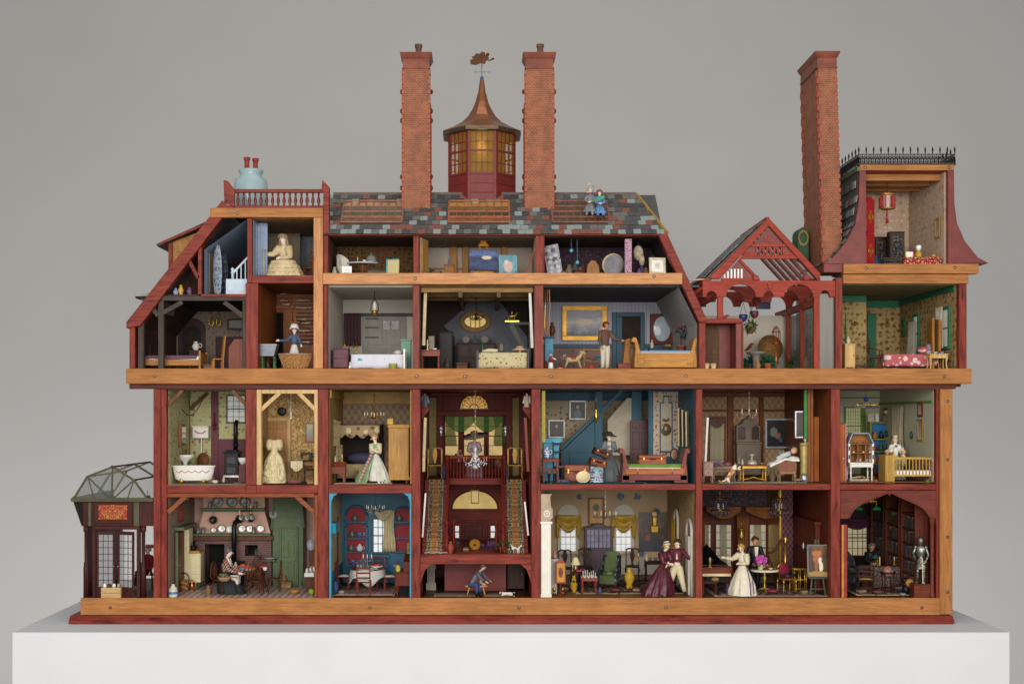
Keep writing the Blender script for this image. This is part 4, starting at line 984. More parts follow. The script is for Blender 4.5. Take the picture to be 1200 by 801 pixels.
def plate(label,px,py,y,r,m,group):
 t=T('plate',label,'plate',px,y,zat(py,y),0,group,rx=-8);t2=MB().la([(a*r,b_*r)for a,b_ in PLP],n=18,M=MT((0,0,r))@MR(R(90),4,'X')).bd('dish',m,t);return t
for i,px in enumerate((255,271.5,287)):plate('large dark pewter plate, '+ordn(i,3)+' on the upper green kitchen shelf',px,594,103,6.8,PEWTER,'plates on the kitchen shelves')
for i,(px,r)in enumerate(((250,3.6),(259.5,5.2),(269,4.4),(283,5.2),(292.5,5),(305,5.2))):plate('bright pewter plate, '+ordn(i,6)+' on the lower kitchen mantel shelf',px,624,103,r,SILVER if i!=2 else CHINA,'plates on the kitchen shelves')
for i,(px,py)in enumerate(((246,594),(299,594),(232,624),(238,624),(297,624))):
 t=T('tankard','small pewter tankard, %s on the %s green kitchen shelf'%('left end' if i in(0,2)else 'right end' if i in(1,4)else 'second','upper' if py<600 else 'lower'),'tankard',px,102,zat(py,102)-.2,0,'tankards on the kitchen shelves');pot(t,[(2.2,0),(2.4,.8),(1.9,2),(2,7),(2.2,7.4),(1.7,7.2),(1.6,3)],PEWTER,'cup');MB().ring((2.9,0,4),1.8,.4,10,5,'y').bd('handle',PEWTER,t)
for i,(px,py,h)in enumerate(((250,603,12),(281,602,14),(294,601,15))):
 t=T('hanging_pan',('round pan hung on the chimney breast left of the stovepipe','brass handled skillet hung just right of the stovepipe','dark skillet with brass handle hung far right on chimney breast')[i],'pan',px,103,zat(py,103)-6,0,'pans hung on the kitchen chimney breast')
 MB().la([(0,0),(4.6,0),(5.2,1.6),(4.6,1.6),(4.2,.5),(0,.5)],n=16,M=MT((0,0,0))@MR(R(90),4,'X')).bd('bowl',P('33302e',.4,.5),t);MB().bar((0,-.6,4),(0,-.6,h),1,.5,(0,1,0)).bd('handle',BRASS if i else PEWTER,t)
t=T('cookstove','black iron cookstove standing in front of the brick kitchen fireplace','stove',272,90,FG);MB().box(-13,13,-10,10,5,30).box(-14.5,14.5,-11.5,11.5,30,32).bd('firebox',IRON,t,.5);legs4(t,26,20,5,IRON,1.2,'cab');MB().box(-9,3,-11,-10.1,10,24).bd('oven_door',P('2a2a2c',.35,.5),t,.3)
MB().tb([(2,2,32),(2,2,74),(3,5,80),(5,14,82),(6,26,82)],3.1,10).bd('stovepipe',BLACK,t)
t=T('pot_rack','iron ceiling rack hung with small pans over the kitchen table','pot rack',289,80,150);MB().cyl((0,0,0),(0,0,-26),.5,.5,6).ring((0,0,-26),7,.5,16,5).bar((-7,0,-26),(7,0,-26),.8).bd('rack_ring',BLACK,t)
for i in range(5):
 a=i*2*pi/5;p=MB().cyl((7*cos(a),7*sin(a),-26),(7*cos(a),7*sin(a),-31),.3,.3,5).la([(0,0),(2.6,.4),(3,2),(2.7,2),(0,.8)],n=10,M=MT((7*cos(a),7*sin(a),-34))@MR(R(90),4,'X')).bd('pan',PEWTER,t)
t=T('icebox','tall cream painted icebox with green legs beside the kitchen fireplace','icebox',221,82,FG);ICE=P('cfc49a',.5,0,.15)
MB().box(-11,3,-10,10,14,74).box(3,17,-10,10,14,44).box(-11,17,-10,10,8,14).bd('cabinet',ICE,t,.4);legs4(t,24,18,8,P('4e8a5c',.5),1.1);MB().box(4,16,-12,9,44,47).bd('worktop',GOLDW,t,.3);MB().box(5,16,-10.8,-10.1,18,42).bd('door',ICE,t,.3)
t=T('kettle','black kettle standing on the icebox worktop','kettle',226.5,78,FG+47.1);pot(t,[(2.5,0),(4,2),(3.6,5),(1.5,6.5),(0,7)],BLACK);MB().ring((0,0,7),3,.4,12,5,'y').cyl((3,0,3),(6,0,6),.8,.4,6).bd('handle',BLACK,t)
t=T('coal_scuttle','copper bucket with black hoop handle beside the green icebox legs','bucket',215.5,62,FG);pot(t,[(5,0),(5.8,1),(6.6,12),(7,12.5),(6,12),(4.6,1.5),(0,1.5)],PLAID('8a5a34','4a2c1c','b08a50',5));MB().ring((0,0,13),6.4,.7,16,6,'y',(1,1.3)).bd('handle',BLACK,t);MB().la([(0,13),(5,12.5),(6,10)],n=12).bd('contents',P('b07a34',.8),t)
t=T('copper_jug','slim copper jug on the tile floor beside the copper bucket','jug',225,58,FG);vase(t,13,3.2,COPPERK);MB().ring((3,0,8),2.4,.45,10,5,'y').bd('handle',COPPERK,t)
t=T('stoneware_jug','stoneware jug with blue band at the front left kitchen corner','jug',203,3,FG);pot(t,[(4.6,0),(5.2,1),(5.4,7),(4.2,11),(1.8,13),(2.2,15),(1.6,15),(1.2,13)],P('c9c3b4',.35));MB().la([(5.36,3.6),(5.5,4),(5.55,6.4),(5.4,6.8)],n=14,cap=False).bd('blue_band',P('5a78b0',.35),t)
ld=MB().box(197.2,199.5,30,92,28.6,100).bd('door',P('6a2020',.5),house,.3);MB().box(199.4,202.5,26,30,28.6,102).bd('door_frame',KGREEN,ld,.2);MB().box(199.4,202.5,92,96,28.6,102).bd('door_frame',KGREEN,ld,.2);MB().ball((201.5,36,62),1.4,8).bd('knob',BRASS,ld)
MB().box(197.2,209,30,100,104,108).bd('wall_shelf',KGREEN,house,.3)
t=T('picture','red framed picture on the left kitchen wall above the green shelf','picture',197.6,60,112,90,photo=False);picture(t,26,24,P('7a2a26'),PAINT(('8a3028','b0503a','6a5a48'),3,.3))
for i,px in enumerate((218.5,230.5)):
 t=T('hanging_basket','wicker basket hung from kitchen ceiling, %s of the pair'%('left one' if i==0 else 'right one'),'basket',px,75,138,0,'baskets under the kitchen ceiling');pot(t,[(2.8,0),(4.4,3),(4.8,7),(4.3,7),(2.4,1),(0,1)],WICKER);MB().ring((0,0,6.5),4.4,.35,12,5,'y',(1,1.25)).bd('handle',WICKER,t)
ys=106;e0,e1=xat(319.5,ys),xat(355,ys)
se=MB().box(e0,e1,ys,139,28.6,148.5).bd('stair_enclosure',KGREEN,house)
for i in range(6):MB().prismx([(ys-1.6,zat(618,ys)+i*6.6),(ys-.2,zat(618,ys)+i*6.6+6.4),(ys-.02,zat(618,ys)+i*6.6+6.4),(ys-.02,zat(618,ys)+i*6.6)],e0+1,e1-1).bd('clapboard',KGREEN,se)
dr=panel_door(xat(330,ys),xat(347.5,ys),28.6,zat(619,ys),ys-.1,P('53633f',.5,0,.15),1,frame=KGREEN)
MB().bar((e0+3,ys-1,148),(e0-1,ys-1,zat(620,ys)),3,2,(0,1,0)).bd('curved_trim',KGRD,se);MB().bar((e1-4,ys-1,148),(e1+1,ys-1,zat(618,ys)),3,2,(0,1,0)).bd('curved_trim',KGRD,se)
t=T('grey_mould','grey pewter fish mould lying on the small shelf beside brick oven','mould',314.5,100,zat(655,100));MB().ball((0,0,1.5),1,14,(11,4,2)).bd('body',PEWTER,t);MB().box(-9,9,-3,18,-2,-.4).bd('shelf_board',KGREEN,t)
t=T('dry_sink','white sink shelf with small jars on the right kitchen wall','sink',364,58,zat(674,58));MB().box(-6,6,-14,14,0,5).bd('basin',WHITE,t,.5);[MB().la([(1.6,5),(1.9,6),(1.7,9),(1,10)],(-3+i*3.4,-10+i*6,0),8).bd('jar',CHINA,t)for i in range(3)]
MB().box(-5,6,-12,12,zat(699.6,58)-zat(674,58)+.2,-.1).bd('cupboard',WALNUT,t,.3)
t=T('colander','blue and white enamel colander hung on the right kitchen wall','colander',364.5,58,zat(645,58));MB().la([(1.5,0),(4.6,2.5),(5.4,8),(4,12),(1,14)],n=12).bd('bowl',P('9aa3b4',.3),t)
t=T('cutting_board','brown wooden board hung behind the white kitchen sink shelf','board',366,64,zat(662,64));MB().box(-3,4,-8,8,0,22).bd('board',WALNUT,t,.5)
t=T('cabbage','green cabbage on the floor under the kitchen sink shelf','cabbage',365,22,FG);MB().ball((0,0,3.6),3.8,12).bd('heart',P('8a9a3a',.6,0,.4,200),t);leaves(t,P('7f9a3c',.6,0,.3),(0,0,2.5),4.6,22,4,4,'outer_leaves',droop=.1)
t=T('kitchen_table','dark round kitchen table covered with food and dishes','table',291,52,FG);table(t,46,38,26,WALNUT,1.4,'turn',1.4,3,True)
ORC=P('c0502a',.45,0,.4,160)
t=T('roast_platter','heap of orange red lobster on a platter on kitchen table','food',288,50,FG+26.1);MB().la([(0,0),(7,0),(9,1),(8.5,1.2),(0,.6)],n=18,sy=.7).bd('platter',CHINA,t);rr=random.Random(5)
lb=MB();[lb.ball((rr.uniform(-6,6),rr.uniform(-3,3),2+rr.random()*4*(1-abs(i-6)/9)),rr.uniform(1.6,3),8,(1.3,.8,.8))for i in range(14)];[lb.tb([(s_*5,-1,3),(s_*8,-2,5),(s_*10,-2.4,3)],[1,.8,.3],6)for s_ in(-1,1)];lb.bd('lobster',ORC,t)
for nm,lab,px,y,pr,m in(('mixing_bowl','blue grey mixing bowl at the front edge of kitchen table',284,40,[(1.8,0),(3.6,2),(4.4,4.4),(4,4.4),(1.5,1),(0,.8)],P('5a7088',.3)),('serving_bowl','wide red lined serving bowl at right end of kitchen table',308,56,[(2,0),(4.5,1.5),(6.5,4.5),(6,4.5),(2,1.2),(0,1)],P('a8302a',.4)),('teacup','white cup on the right side of the kitchen table',310.5,44,[(1.4,0),(2.6,1.5),(2.8,4),(2.4,4),(1.2,1),(0,.8)],CHINA),('plate_small','small green salad bowl beside the orange lobster',297,47,[(1.6,0),(3,1.2),(3.6,3),(3.2,3),(0,.8)],P('5a7a3a',.4))):
 t=T(nm.replace('_small',''),lab,nm.split('_')[-1]if nm!='plate_small' else 'bowl',px,y,FG+26.1);pot(t,pr,m,'vessel')
wch={}
for lab,px,y,rz in(('windsor chair turned away at the front of the round kitchen table',299.5,24,180),('windsor chair right of the round kitchen table by green door',321,44,-75),('windsor chair at the back of the round kitchen table',303,88,5),('windsor chair the seated cook sits on',258,34,75)):
 if not wch:t=T('windsor_chair',lab,'chair',px,y,FG,rz,'windsor chairs round the kitchen table');chair(t,WALNUT,None,17,15,17,38,'windsor');wch=t
 else:copy_thing(wch,px,y,FG,rz,lab)
H=66;J=joints(H,True,((-.05,-.08,-.15),(.0,-.24,-.2)),((.05,-.08,-.15),(.0,-.24,-.2)),(0,-.12),15.6,(0,-.8))
t=person('seated cook with dark grey hair, red plaid shawl and long black skirt',263.5,36,FG,H,J,82,PALE,GREYH,'bun')
SHAWL=PLAID('8a3a34','3a3a38','a8a090',4);garment(t,H,J,SHAWL,'bodice','neck','waist',1.08);sleeves(t,H,J,SHAWL,1.15);MB().tb([V(J['neck'])+V((-2,0,0)),V(J['collar'])+V((-3,-3,0)),V(J['chest'])+V((0,-6,-2))],1.1,6).tb([V(J['neck'])+V((2,0,0)),V(J['collar'])+V((3,-3,0)),V(J['chest'])+V((0,-6,-2))],1.1,6).bd('collar',WHITE,t)
skirt(t,H,J,P('1f2122',.7),.2,.06,9,-.0,None,1,1.25,(0,-9));MB().sheet(lambda u,v:(-5+10*u,-5-13*min(1,v*2),21-max(0,v-.5)*34+1.2*sin(u*6)),8,10,.4).bd('apron',WHITE,t)
t=T('vegetable_basket','shallow wicker basket of vegetables held on the cook\'s lap','basket',263,14,FG+17.5,80);pot(t,[(5,0),(7,2),(8.4,5),(8,5),(4,1),(0,1)],WICKER);vg=random.Random(2)
for c_,nn in(('7a2a34',7),('4a7a34',9),('5a8a4a',5)):
 b=MB();[b.ball((vg.uniform(-5,5),vg.uniform(-5,5),5+vg.random()*2),1.8,7)for i in range(nn)];b.bd('vegetables',P(c_,.5),t,kind='stuff')
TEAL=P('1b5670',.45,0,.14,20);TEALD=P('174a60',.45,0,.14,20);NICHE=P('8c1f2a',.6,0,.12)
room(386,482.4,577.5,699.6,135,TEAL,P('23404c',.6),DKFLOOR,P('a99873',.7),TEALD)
MB().prism([(386.1,28.6),(386.1,150.4),(396,150.4),(391,147),(388.6,141),(388.6,28.6)],-3,4).prism([(482.3,150.4),(482.3,28.6),(480.4,28.6),(480.4,141),(478,147),(473,150.4)],-3,4).bd('teal_arch_trim',P('2a86a0',.45,0,.15),house)
yk=134
def niche(px0,px1,tiers):
 x0,x1=xat(px0,yk),xat(px1,yk)
 for zb_,zt_,arch in tiers:
  q=[(x0,zb_),(x1,zb_),(x1,zt_)]+([((x0+x1)/2+(x1-x0)/2*cos(pi*i/10),zt_+arch*sin(pi*i/10))for i in range(1,10)]if arch else[])+[(x0,zt_)]
  n_=MB().prism(q,yk-.6,yk).bd('niche',NICHE,house)
  MB().box(x0-2,x1+2,yk-5,yk-.1,zb_-2.2,zb_).box(x0-3,x0-.1,yk-3,yk-.1,zb_,zt_).box(x1+.1,x1+3,yk-3,yk-.1,zb_,zt_).bd('shelf',TEAL,n_,.2)
  if arch:MB().tb([((x0+x1)/2+((x1-x0)/2+1.5)*cos(pi*i/12),yk-1.5,zt_+(arch+1.5)*sin(pi*i/12))for i in range(13)],1.5,5).bd('arch_trim',TEAL,n_)
zz=lambda py:zat(py,yk)
niche(406.7,428.6,((zz(610),zz(603),ph_(593.5,603,yk)),(zz(629),zz(617),ph_(613,617,yk)),(zz(645),zz(631),0),(zz(661),zz(647),0)))
niche(463.5,481,((zz(610),zz(603),ph_(595,603,yk)),(zz(629),zz(617),ph_(614,617,yk)),(zz(645),zz(631),0)))
dsh=[('silver tureen on the arched red niche shelf',416,610,0),('pewter teapot on the second red niche shelf',412.5,629,0),('blue white bowl on the second red niche shelf',421.5,629,1),('pewter mug on the third red niche shelf',411.5,645,0),('pale jug on the third red niche shelf',421.5,645,2),('dark blue plate on the lowest red niche shelf',413.5,661,1),('small blue vase on the lowest red niche shelf',423,661,1),('dark tureen in the right hand arched niche',468,610,0)]
for lab,px,py,k_ in dsh:
 t=T(('teapot','bowl','jug')[k_],lab,'dishware',px,yk-3,zat(py,yk)+.1,0,'dishes in the red niches');pot(t,[(2.4,0),(4,2),(4.4,5),(2.2,7),(2.6,8),(.6,9),(0,10)]if k_!=1 else[(2,0),(4.2,3),(4.8,7),(4.2,7),(0,1)],(PEWTER,P('54689a',.3,0,.4,300),CHINA)[k_]);MB().ring((4.6,0,4),1.6,.35,10,5,'y').bd('handle',(PEWTER,BLUEW,CHINA)[k_],t)
win(xat(438,yk),xat(453.5,yk),zz(646),zz(608),yk,P('143f52',.4),PANEW,3,4,2.4,.9)
MB().box(xat(434,yk),xat(457,yk),yk-2.5,yk,60,zz(649)).bd('wall_panel',TEAL,house,.4);MB().box(386.5,388,20,133,52,55).box(386.5,387.6,14,133,28.7,52).bd('dado',TEAL,house)
t=T('curtain','cream lace curtain gathered right of the dining room window','curtain',455,128,zat(646,128));curtain(t,16,52,P('c0b08a',.8,0,.2),3,4,.35);swag(T('curtain_swag','cream fabric swag across the top of dining room window','curtain',449,126,zat(597,126)),22,14,P('b7a680',.8,0,.2))
t=T('chandelier','pewter candle chandelier with crystal drops in the blue dining room','chandelier',440,70,150.2);chandelier(t,25,11,7,P('77706a',.3,.8),CANDLE,crystal=P('9a9690',.15,.6,.4))
rug('dining_rug','pale pink striped rug under the dining room table','rug',430,60,FG,70,96,RUG('a08478',('8a6a62','b49a8c','7a5a56'),1.2))
t=T('dining_table','oval dining table hidden under a white tablecloth','table',431,68,FG+.5);table(t,40,56,26,MAHOG,1.2,'turn',1.2,3,True)
t=T('tablecloth','white tablecloth hanging in points over the dining table','tablecloth',431,68,FG+26.7)
MB().sheet(lambda u,v:((21.5*v if v<.55 else 11.8+(v-.55)*18+1.5*sin(u*2*pi*8)*(v-.55))*cos(2*pi*u)*1.0 if v<.55 else(21.2+(v-.55)*5+2.0*(v-.55)*sin(u*2*pi*8))*cos(2*pi*u),(30 if v>.55 else 30*v/.55)*sin(2*pi*u)*(1+.1*max(0,v-.55)),.4 if v<.5 else.4-(v-.5)*2*(15+5*sin(u*2*pi*4+.8)))if True else None,48,12,.35).bd('cloth',PAPER('cfccc4',('b0aaa2',),4,.25),t)
t=T('candelabrum','tall pewter candelabrum on the white dining tablecloth','candelabrum',430.5,56,FG+27.5);MB().la([(3,0),(1,1),(.6,8),(1,9),(.5,12)],n=10).tb([(-5,0,12),(-3,0,9),(0,0,8),(3,0,9),(5,0,12)],.5,6).bd('stand',PEWTER,t);[MB().cyl((x,0,12),(x,0,17),.6,.5,6).bd('candle',CANDLE,t)for x in(-5,0,5)]
t=T('fruit_platter','red lobster platter on the right of the dining table','food',441.5,66,FG+27.5);pot(t,[(0,0),(5,0),(8,1.6),(7.6,2),(0,.6)],CHINA,'platter');MB().ball((0,0,2.4),1,10,(5.6,4,2)).bd('roast',P('a0402c',.4,0,.5,300),t)
t=T('dish_stack','cluster of grey teaware on the left of the dining table','teaware',422.5,62,FG+27.5);[pot(t,[(2.4,0),(3,2),(2,5),(0,6)],PEWTER,'cup').__setattr__('location',(x*S,y*S,0))for x,y in((-3,0),(3,4),(1,-5))]
CUSH=P('d6cbb4',.8,0,.1);dch=None
for lab,px,y,rz in(('ladder back dining chair turned away at the near end of dining table',426.5,14,180),('dining chair with cream cushion left of the table',402.5,62,90),('dining chair with cream cushion right of the table',457.5,58,-90),('dining chair at the far end of the table under the window',443,110,0)):
 if dch is None:dch=T('dining_chair',lab,'chair',px,y,FG+.5,rz,'chairs round the dining table');chair(dch,MAHOG,CUSH,17,15,17,35,'ladder')
 else:copy_thing(dch,px,y,FG+.5,rz,lab)
t=T('sideboard','red brown sideboard with raised back at the dining room right wall','sideboard',474,30,FG);MB().box(-9.5,9.5,-20,20,12,27).bd('case',MAHOG,t,.4);MB().box(-10.5,10,-21,21,27,28.4).bd('top',MAHOG,t,.3);MB().prismx([(-18,28.4),(20,28.4),(20,48),(6,48),(-18,40)],0,9).bd('back',MAHOG,t,.3);legs4(t,18,39,12,MAHOG,1.2,'turn');MB().box(-10,-9.4,-17,-1,15,25).box(-10,-9.4,1,17,15,25).bd('drawer',MAHOG,t,.2)
t=T('caddy','small yellow lidded jar on the sideboard edge','jar',466.5,18,FG+28.5);pot(t,[(2.6,0),(3,1),(2.8,5),(3,5.4),(1,7),(0,7.6)],P('b8b04a',.4),'body')
t=T('blue_bust','small blue and gold figurine on top of sideboard back','figurine',478.5,30,FG+48.1);pot(t,[(2.5,0),(2,1),(1.2,4),(2.2,7),(1.4,9),(1.2,12),(0,13)],P('8a7a4a',.4,0,.6,200),'figure')
t=T('folding_screen','brown folding panel leaning on the dining room left wall','panel',390,70,FG+26,76);MB().box(-18,18,-1,1,0,62).bd('leaf',MAHOG,t,.3);MB().box(-14,14,-1.6,-1,6,56).bd('panel',WALNUT,t,.2)
t=T('mantel_bracket','bright teal mantel bracket at the dining room left front','bracket',389.5,12,zat(624,12));MB().prismx([(-8,0),(20,0),(24,9),(22,12),(-12,12),(-10,7)],-3,5).bd('bracket_block',P('2a86a0',.45,0,.15),t,.4)
HALL=WOOD('6a2118','45130e','z',.45);HALLX=WOOD('70251b','4a1710','x',.45);OLIVE=P('8d7d4e',.7,0,.15)
room(493,622.4,456,648.5,222,HALL,HALLX,DKFLOOR,HALL,HALL);FH=79.6;y=221
zz=lambda py:zat(py,y);xx=lambda px:xat(px,y)
[MB().box(xx(a),xx(b_),y-1.5,y-.1,zz(560),zz(466)).bd('olive_wall_panel',OLIVE,house)for a,b_ in((503,512),(600,608))]
for a,b_ in((512,519),(592,600)):MB().box(xx(a),xx(b_),y-6,y-.1,162,271).bd('pilaster',HALL,house,.5)
MB().box(xx(512),xx(600),y-7,y-.1,zz(487),zz(481)).box(xx(505),xx(607),y-8,y-.1,zz(464),272).bd('cornice',HALLX,house,.5)
def fan(px,py,r,yy,m,spokes,fm,rings=2,zs=1.0):
 cx_,cz_=xat(px,yy),zat(py,yy);rr_=r*(1+yy/DIST);pts=[(cx_+rr_*cos(pi*i/16),cz_+rr_*zs*sin(pi*i/16))for i in range(17)]
 fw_=MB().tb([(x,yy-1,z)for x,z in pts],1,5).bar((cx_-rr_-1,yy-1,cz_-.5),(cx_+rr_+1,yy-1,cz_-.5),2,1.6)
 for i in range(1,spokes):a=pi*i/spokes;fw_.bar((cx_+rr_*.3*cos(a),yy-1,cz_+rr_*.3*zs*sin(a)),(cx_+rr_*cos(a),yy-1,cz_+rr_*zs*sin(a)),.7)
 if rings:fw_.tb([(cx_+rr_*.3*cos(pi*i/10),yy-1,cz_+rr_*.3*zs*sin(pi*i/10))for i in range(11)],.5,5);[fw_.ring((cx_+rr_*.84*cos(pi*(i+.5)/spokes),yy-1,cz_+rr_*.84*zs*sin(pi*(i+.5)/spokes)),rr_*.1,.35,8,4,'y')for i in range(spokes)]
 o=fw_.bd('fanlight',fm,house);MB().prism([(cx_+rr_,cz_)]+pts+[(cx_-rr_,cz_)],yy-.5,yy-.1).bd('pane',m,o);return o
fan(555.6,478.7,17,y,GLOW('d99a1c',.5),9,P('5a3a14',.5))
for a,b_ in((522,537),(544,567),(573,588.5)):win(xx(a),xx(b_),zz(533),zz(488),y,HALL,GLOW('d8b66a',.55),1,4,2,.9)
LZ=161.5;yl=96
MB().box(xat(520,yl),xat(594,yl),yl,221,LZ-6,LZ).box(493.2,xat(520,yl),yl+12,221,LZ-6,LZ).box(xat(594,yl),622.2,yl+12,221,LZ-6,LZ).bd('landing',HALLX,house,.3)
lr=MB().box(xat(525,yl),xat(590,yl),yl,yl+3,zat(537,yl),zat(534,yl)).box(xat(525,yl),xat(590,yl),yl,yl+3,zat(562,yl),zat(560,yl)).bd('landing_rail',HALLX,house,.3)
bm_=MB().la([(a,b_*.95)for a,b_ in[(1,0),(1,3),(.6,4),(1.2,8),(.7,16),(.6,20),(1,22),(1,26)]],n=7).mesh('baluster',HALL)
for i in range(17):piece('baluster',bm_,lr,(xat(528,yl)+i*4.0,yl+1.5,zat(560,yl)))
for px in(524,591):
 MB().la([(2.4,0),(2.4,60),(1.8,62),(2.6,70),(1.6,76),(2.4,84),(2.4,108),(3,109),(2,112),(0,114)],(xat(px,yl-3),yl-3,FH),10).bd('newel_post',HALL,house)
CARP=None
t_=NT('patterned_stair_carpet');o_=t_.sep(t_.co());q_=[t_.math('ABSOLUTE',t_.math('SUBTRACT',o_[0],(xat(c_,10)-604)*S))for c_ in(508.5,604.75)]
d_=t_.math('MULTIPLY',t_.math('MINIMUM',*q_),1/S);v_=t_.math('MULTIPLY',t_.math('ADD',o_[2],o_[1]),1/S);cb=t_.n('CombineXYZ');t_.l(d_,cb.inputs[0]);t_.l(v_,cb.inputs[1])
vo=t_.n('TexVoronoi');vo.inputs['Scale'].default_value=.2;vo.inputs['Randomness'].default_value=.35;t_.l(cb.outputs[0],vo.inputs['Vector']);rg=t_.math('SINE',t_.math('MULTIPLY',vo.outputs['Distance'],13.0));n_=t_.noise(t_.co(),300,2)
t_.color(t_.mix(t_.math('MULTIPLY',t_.math('GREATER_THAN',rg,.25),.85),t_.mix(t_.math('LESS_THAN',t_.math('ADD',d_,t_.math('MULTIPLY',t_.math('SUBTRACT',n_,.5),3)),3.8),'4a443c','7d5232'),t_.mix(t_.math('LESS_THAN',d_,3.2),'8c815c','94683f')));CARP=t_.done(.95,0,.1)
for(p0,p1)in((499.5,517.5),(595.5,614)):
 x0,x1=xat(p0,10),xat(p1,10);n=15;b=MB();c=MB()
 for i in range(n):
  yy0,z1=10+i*6.2,FH+(i+1)*(LZ-FH)/n;z0=FH+i*(LZ-FH)/n
  b.box(x0-5,x1+5,yy0,109,z0,z1-.02)
  c.box(x0,x1,yy0-.6,yy0-.02,z0+.5,z1+.5).box(x0,x1,yy0-.02,yy0+6.15,z1,z1+.5)
 st=b.bd('staircase',HALLX,house);c.bd('stair_carpet',CARP,st);MB().box(x0,x1,0,9.3,FH,FH+.5).bd('stair_carpet',CARP,st)
 inner=x1+6 if p0<550 else x0-6
 bl=MB().bar((inner,8,FH+22),(inner,100,FH+104),2.2,2.6).bd('handrail',HALL,st)
 bb=MB().la([(1,0),(1,4),(.7,5),(1.2,9),(.7,14),(1,18),(1,21)],n=7).mesh('baluster',HALL)
 for i in range(11):piece('baluster',bb,bl,(inner,12+i*8.4,FH+3+i*7.5))
 MB().la([(2.6,0),(2.6,10),(1.6,12),(2.8,18),(1.6,26),(2.4,30),(2.4,34),(3,35),(2,38),(0,40)],(inner,6,FH),10).bd('newel_post',HALL,st)
 MB().la([(2,0),(2,6),(1.3,8),(2.3,16),(1.3,24),(1.8,32),(2.5,34),(1.6,37),(0,39)],(inner+(8 if p0<550 else-8),24,FH),10).bd('newel_post',HALL,st)
yd=170;zz=lambda py:zat(py,yd);xx=lambda px:xat(px,yd)
MB().box(xat(518,yd),xat(596,yd),yd,yd+3,FH,LZ-6.2).bd('entrance_wall',HALLX,house)
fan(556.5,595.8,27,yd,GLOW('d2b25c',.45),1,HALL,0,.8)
panel_door(xx(544),xx(569),FH,zz(611),yd,WOOD('5a1f1c','3a1311','z',.4),1,frame=HALLX)
for a,b_ in((533.5,538),(575,581)):win(xx(a),xx(b_),FH+3,zz(615.5),yd,HALL,PANEW,1,1,1.4,.6)
t=T('hall_lantern','square brass lantern hung before the half round hall fanlight','lantern',556.6,120,LZ-6.2);MB().cyl((0,0,0),(0,0,-8),.5,.5,6).bd('chain',BRASS,t);f=MB();[f.bar((sx*4.6,sy*4.6,-8),(sx*4.6,sy*4.6,-24),.9)for sx in(-1,1)for sy in(-1,1)];f.box(-5.2,5.2,-5.2,5.2,-8.6,-7.4).box(-5,5,-5,5,-24.8,-23.8).bd('frame',P('4a3414',.4,.7),t);MB().box(-4,4,-4,4,-23.7,-8.7).bd('glass',GLASSY('d9c48a',.35),t)
gch=None
for lab,px in(('gilt splat back chair on the landing left of the balcony rail',509.5),('gilt splat back chair on the landing right of the balcony rail',603.5)):
 if gch is None:gch=T('gilt_chair',lab,'chair',px,124,LZ,0,'gilt chairs on the hall landing');chair(gch,P('a07a34',.4,.3,.35),P('3a2a22',.8),19,16,18,38,'splat','cab',.9)
 else:copy_thing(gch,px,124,LZ,0,lab)
for lab,x,rz,m in(('dark blue framed picture on the hall left wall',493.6,90,PAINT(('39405a','6a6f88','2a2c3c'),5,.2)),('dark framed blue landscape on the hall right wall',621.8,-90,PAINT(('24303f','3f6a90','10141c'),3,.7))):
 t=T('picture',lab,'picture',x,145,196,rz,photo=False);picture(t,44,50,BLACK,m,4)
for lab,x,px2,m,rz in(('grey eagle statuette on the left hall wall bracket',497,0,P('4a4e58',.5),1),('white figure statuette on the right hall wall bracket',618.5,0,P('a89c88',.6,0,.3),-1)):
 t=T('wall_bracket',('left' if rz>0 else 'right')+' carved red bracket shelf high on the hall wall','bracket',x,26,250,0,photo=False);MB().prism([(-4*1,0),(4+2*rz,0),(3*rz,-5),(-3.6*rz,-14)][::1]if rz>0 else[(-6,0),(4,0),(3.6,-14),(-3,-5)],-7,7).box(-5.5,5.5,-8.5,8.5,0,1.4).bd('shelf',HALLX,t,.3)
 t=T('statuette',lab,'statue',x,26,251.5,0,photo=False);MB().la([(4,0),(4,1.5),(3,2.5),(3.6,5),(2.4,9),(2.8,11),(1.4,13),(1.8,15),(0,17)],n=12,fold=.2,k=4,sx=1.2 if rz>0 else 1).bd('figure',m,t);MB().prism([(-5.5,5),(-1,3),(-.5,10),(-3,14)],-1,1).prism([(1,3),(5.5,5),(3,14),(.5,10)],-1,1).bd('wings',m,t)
for i,sx in enumerate((-1,1)):
 t=T('wallboard',('cream painted wallboard leaning at the hall left wall','long red plank leaning at the hall right wall')[i],'panel',(496.5,618.6)[i],22,175,0,ry=(2,-3)[i]);MB().box(-1.6,1.6,-9,9,0,64).bd('board',(P('c9b48a',.7),P('7a3028',.5))[i],t,.2)
 t=T('white_rod',('grey white rod leaning below the cream hall wallboard','white rod leaning beside the right hall staircase')[i],'rod',(495.2,619)[i],12,(98,100)[i],0,ry=(4,-6)[i]);MB().box(-1,1,-2,2,0,(52,40)[i]).bd('rod_strip',WHITE,t,.2)
t=T('crystal_chandelier','large crystal chandelier with candles hanging in the hall','chandelier',557,14,272);chandelier(t,86,14,6,P('b5b0a8',.2,.8),P('c47a5a',.5),crystal=CRYST,body=3.2,chainm=P('a99684',.4,.5));MB().la([(2,-94),(4.4,-91),(1,-88),(2.4,-82),(4,-78),(1,-74),(2.6,-70),(.6,-66)],n=10).bd('glass_bowl',P('a9a6a2',.25,.1,.4,200),t)
for i,px in enumerate((516.8,592.3)):
 t=T('wall_sconce','crystal wall sconce %s of the hall windows'%('left','right')[i],'sconce',px,212,zat(511,212),0,'crystal sconces beside the hall windows');MB().la([(0,0),(2,2),(.8,4),(2.6,6),(.6,8),(3,10),(1,14)],n=8).bd('body',CRYST,t)
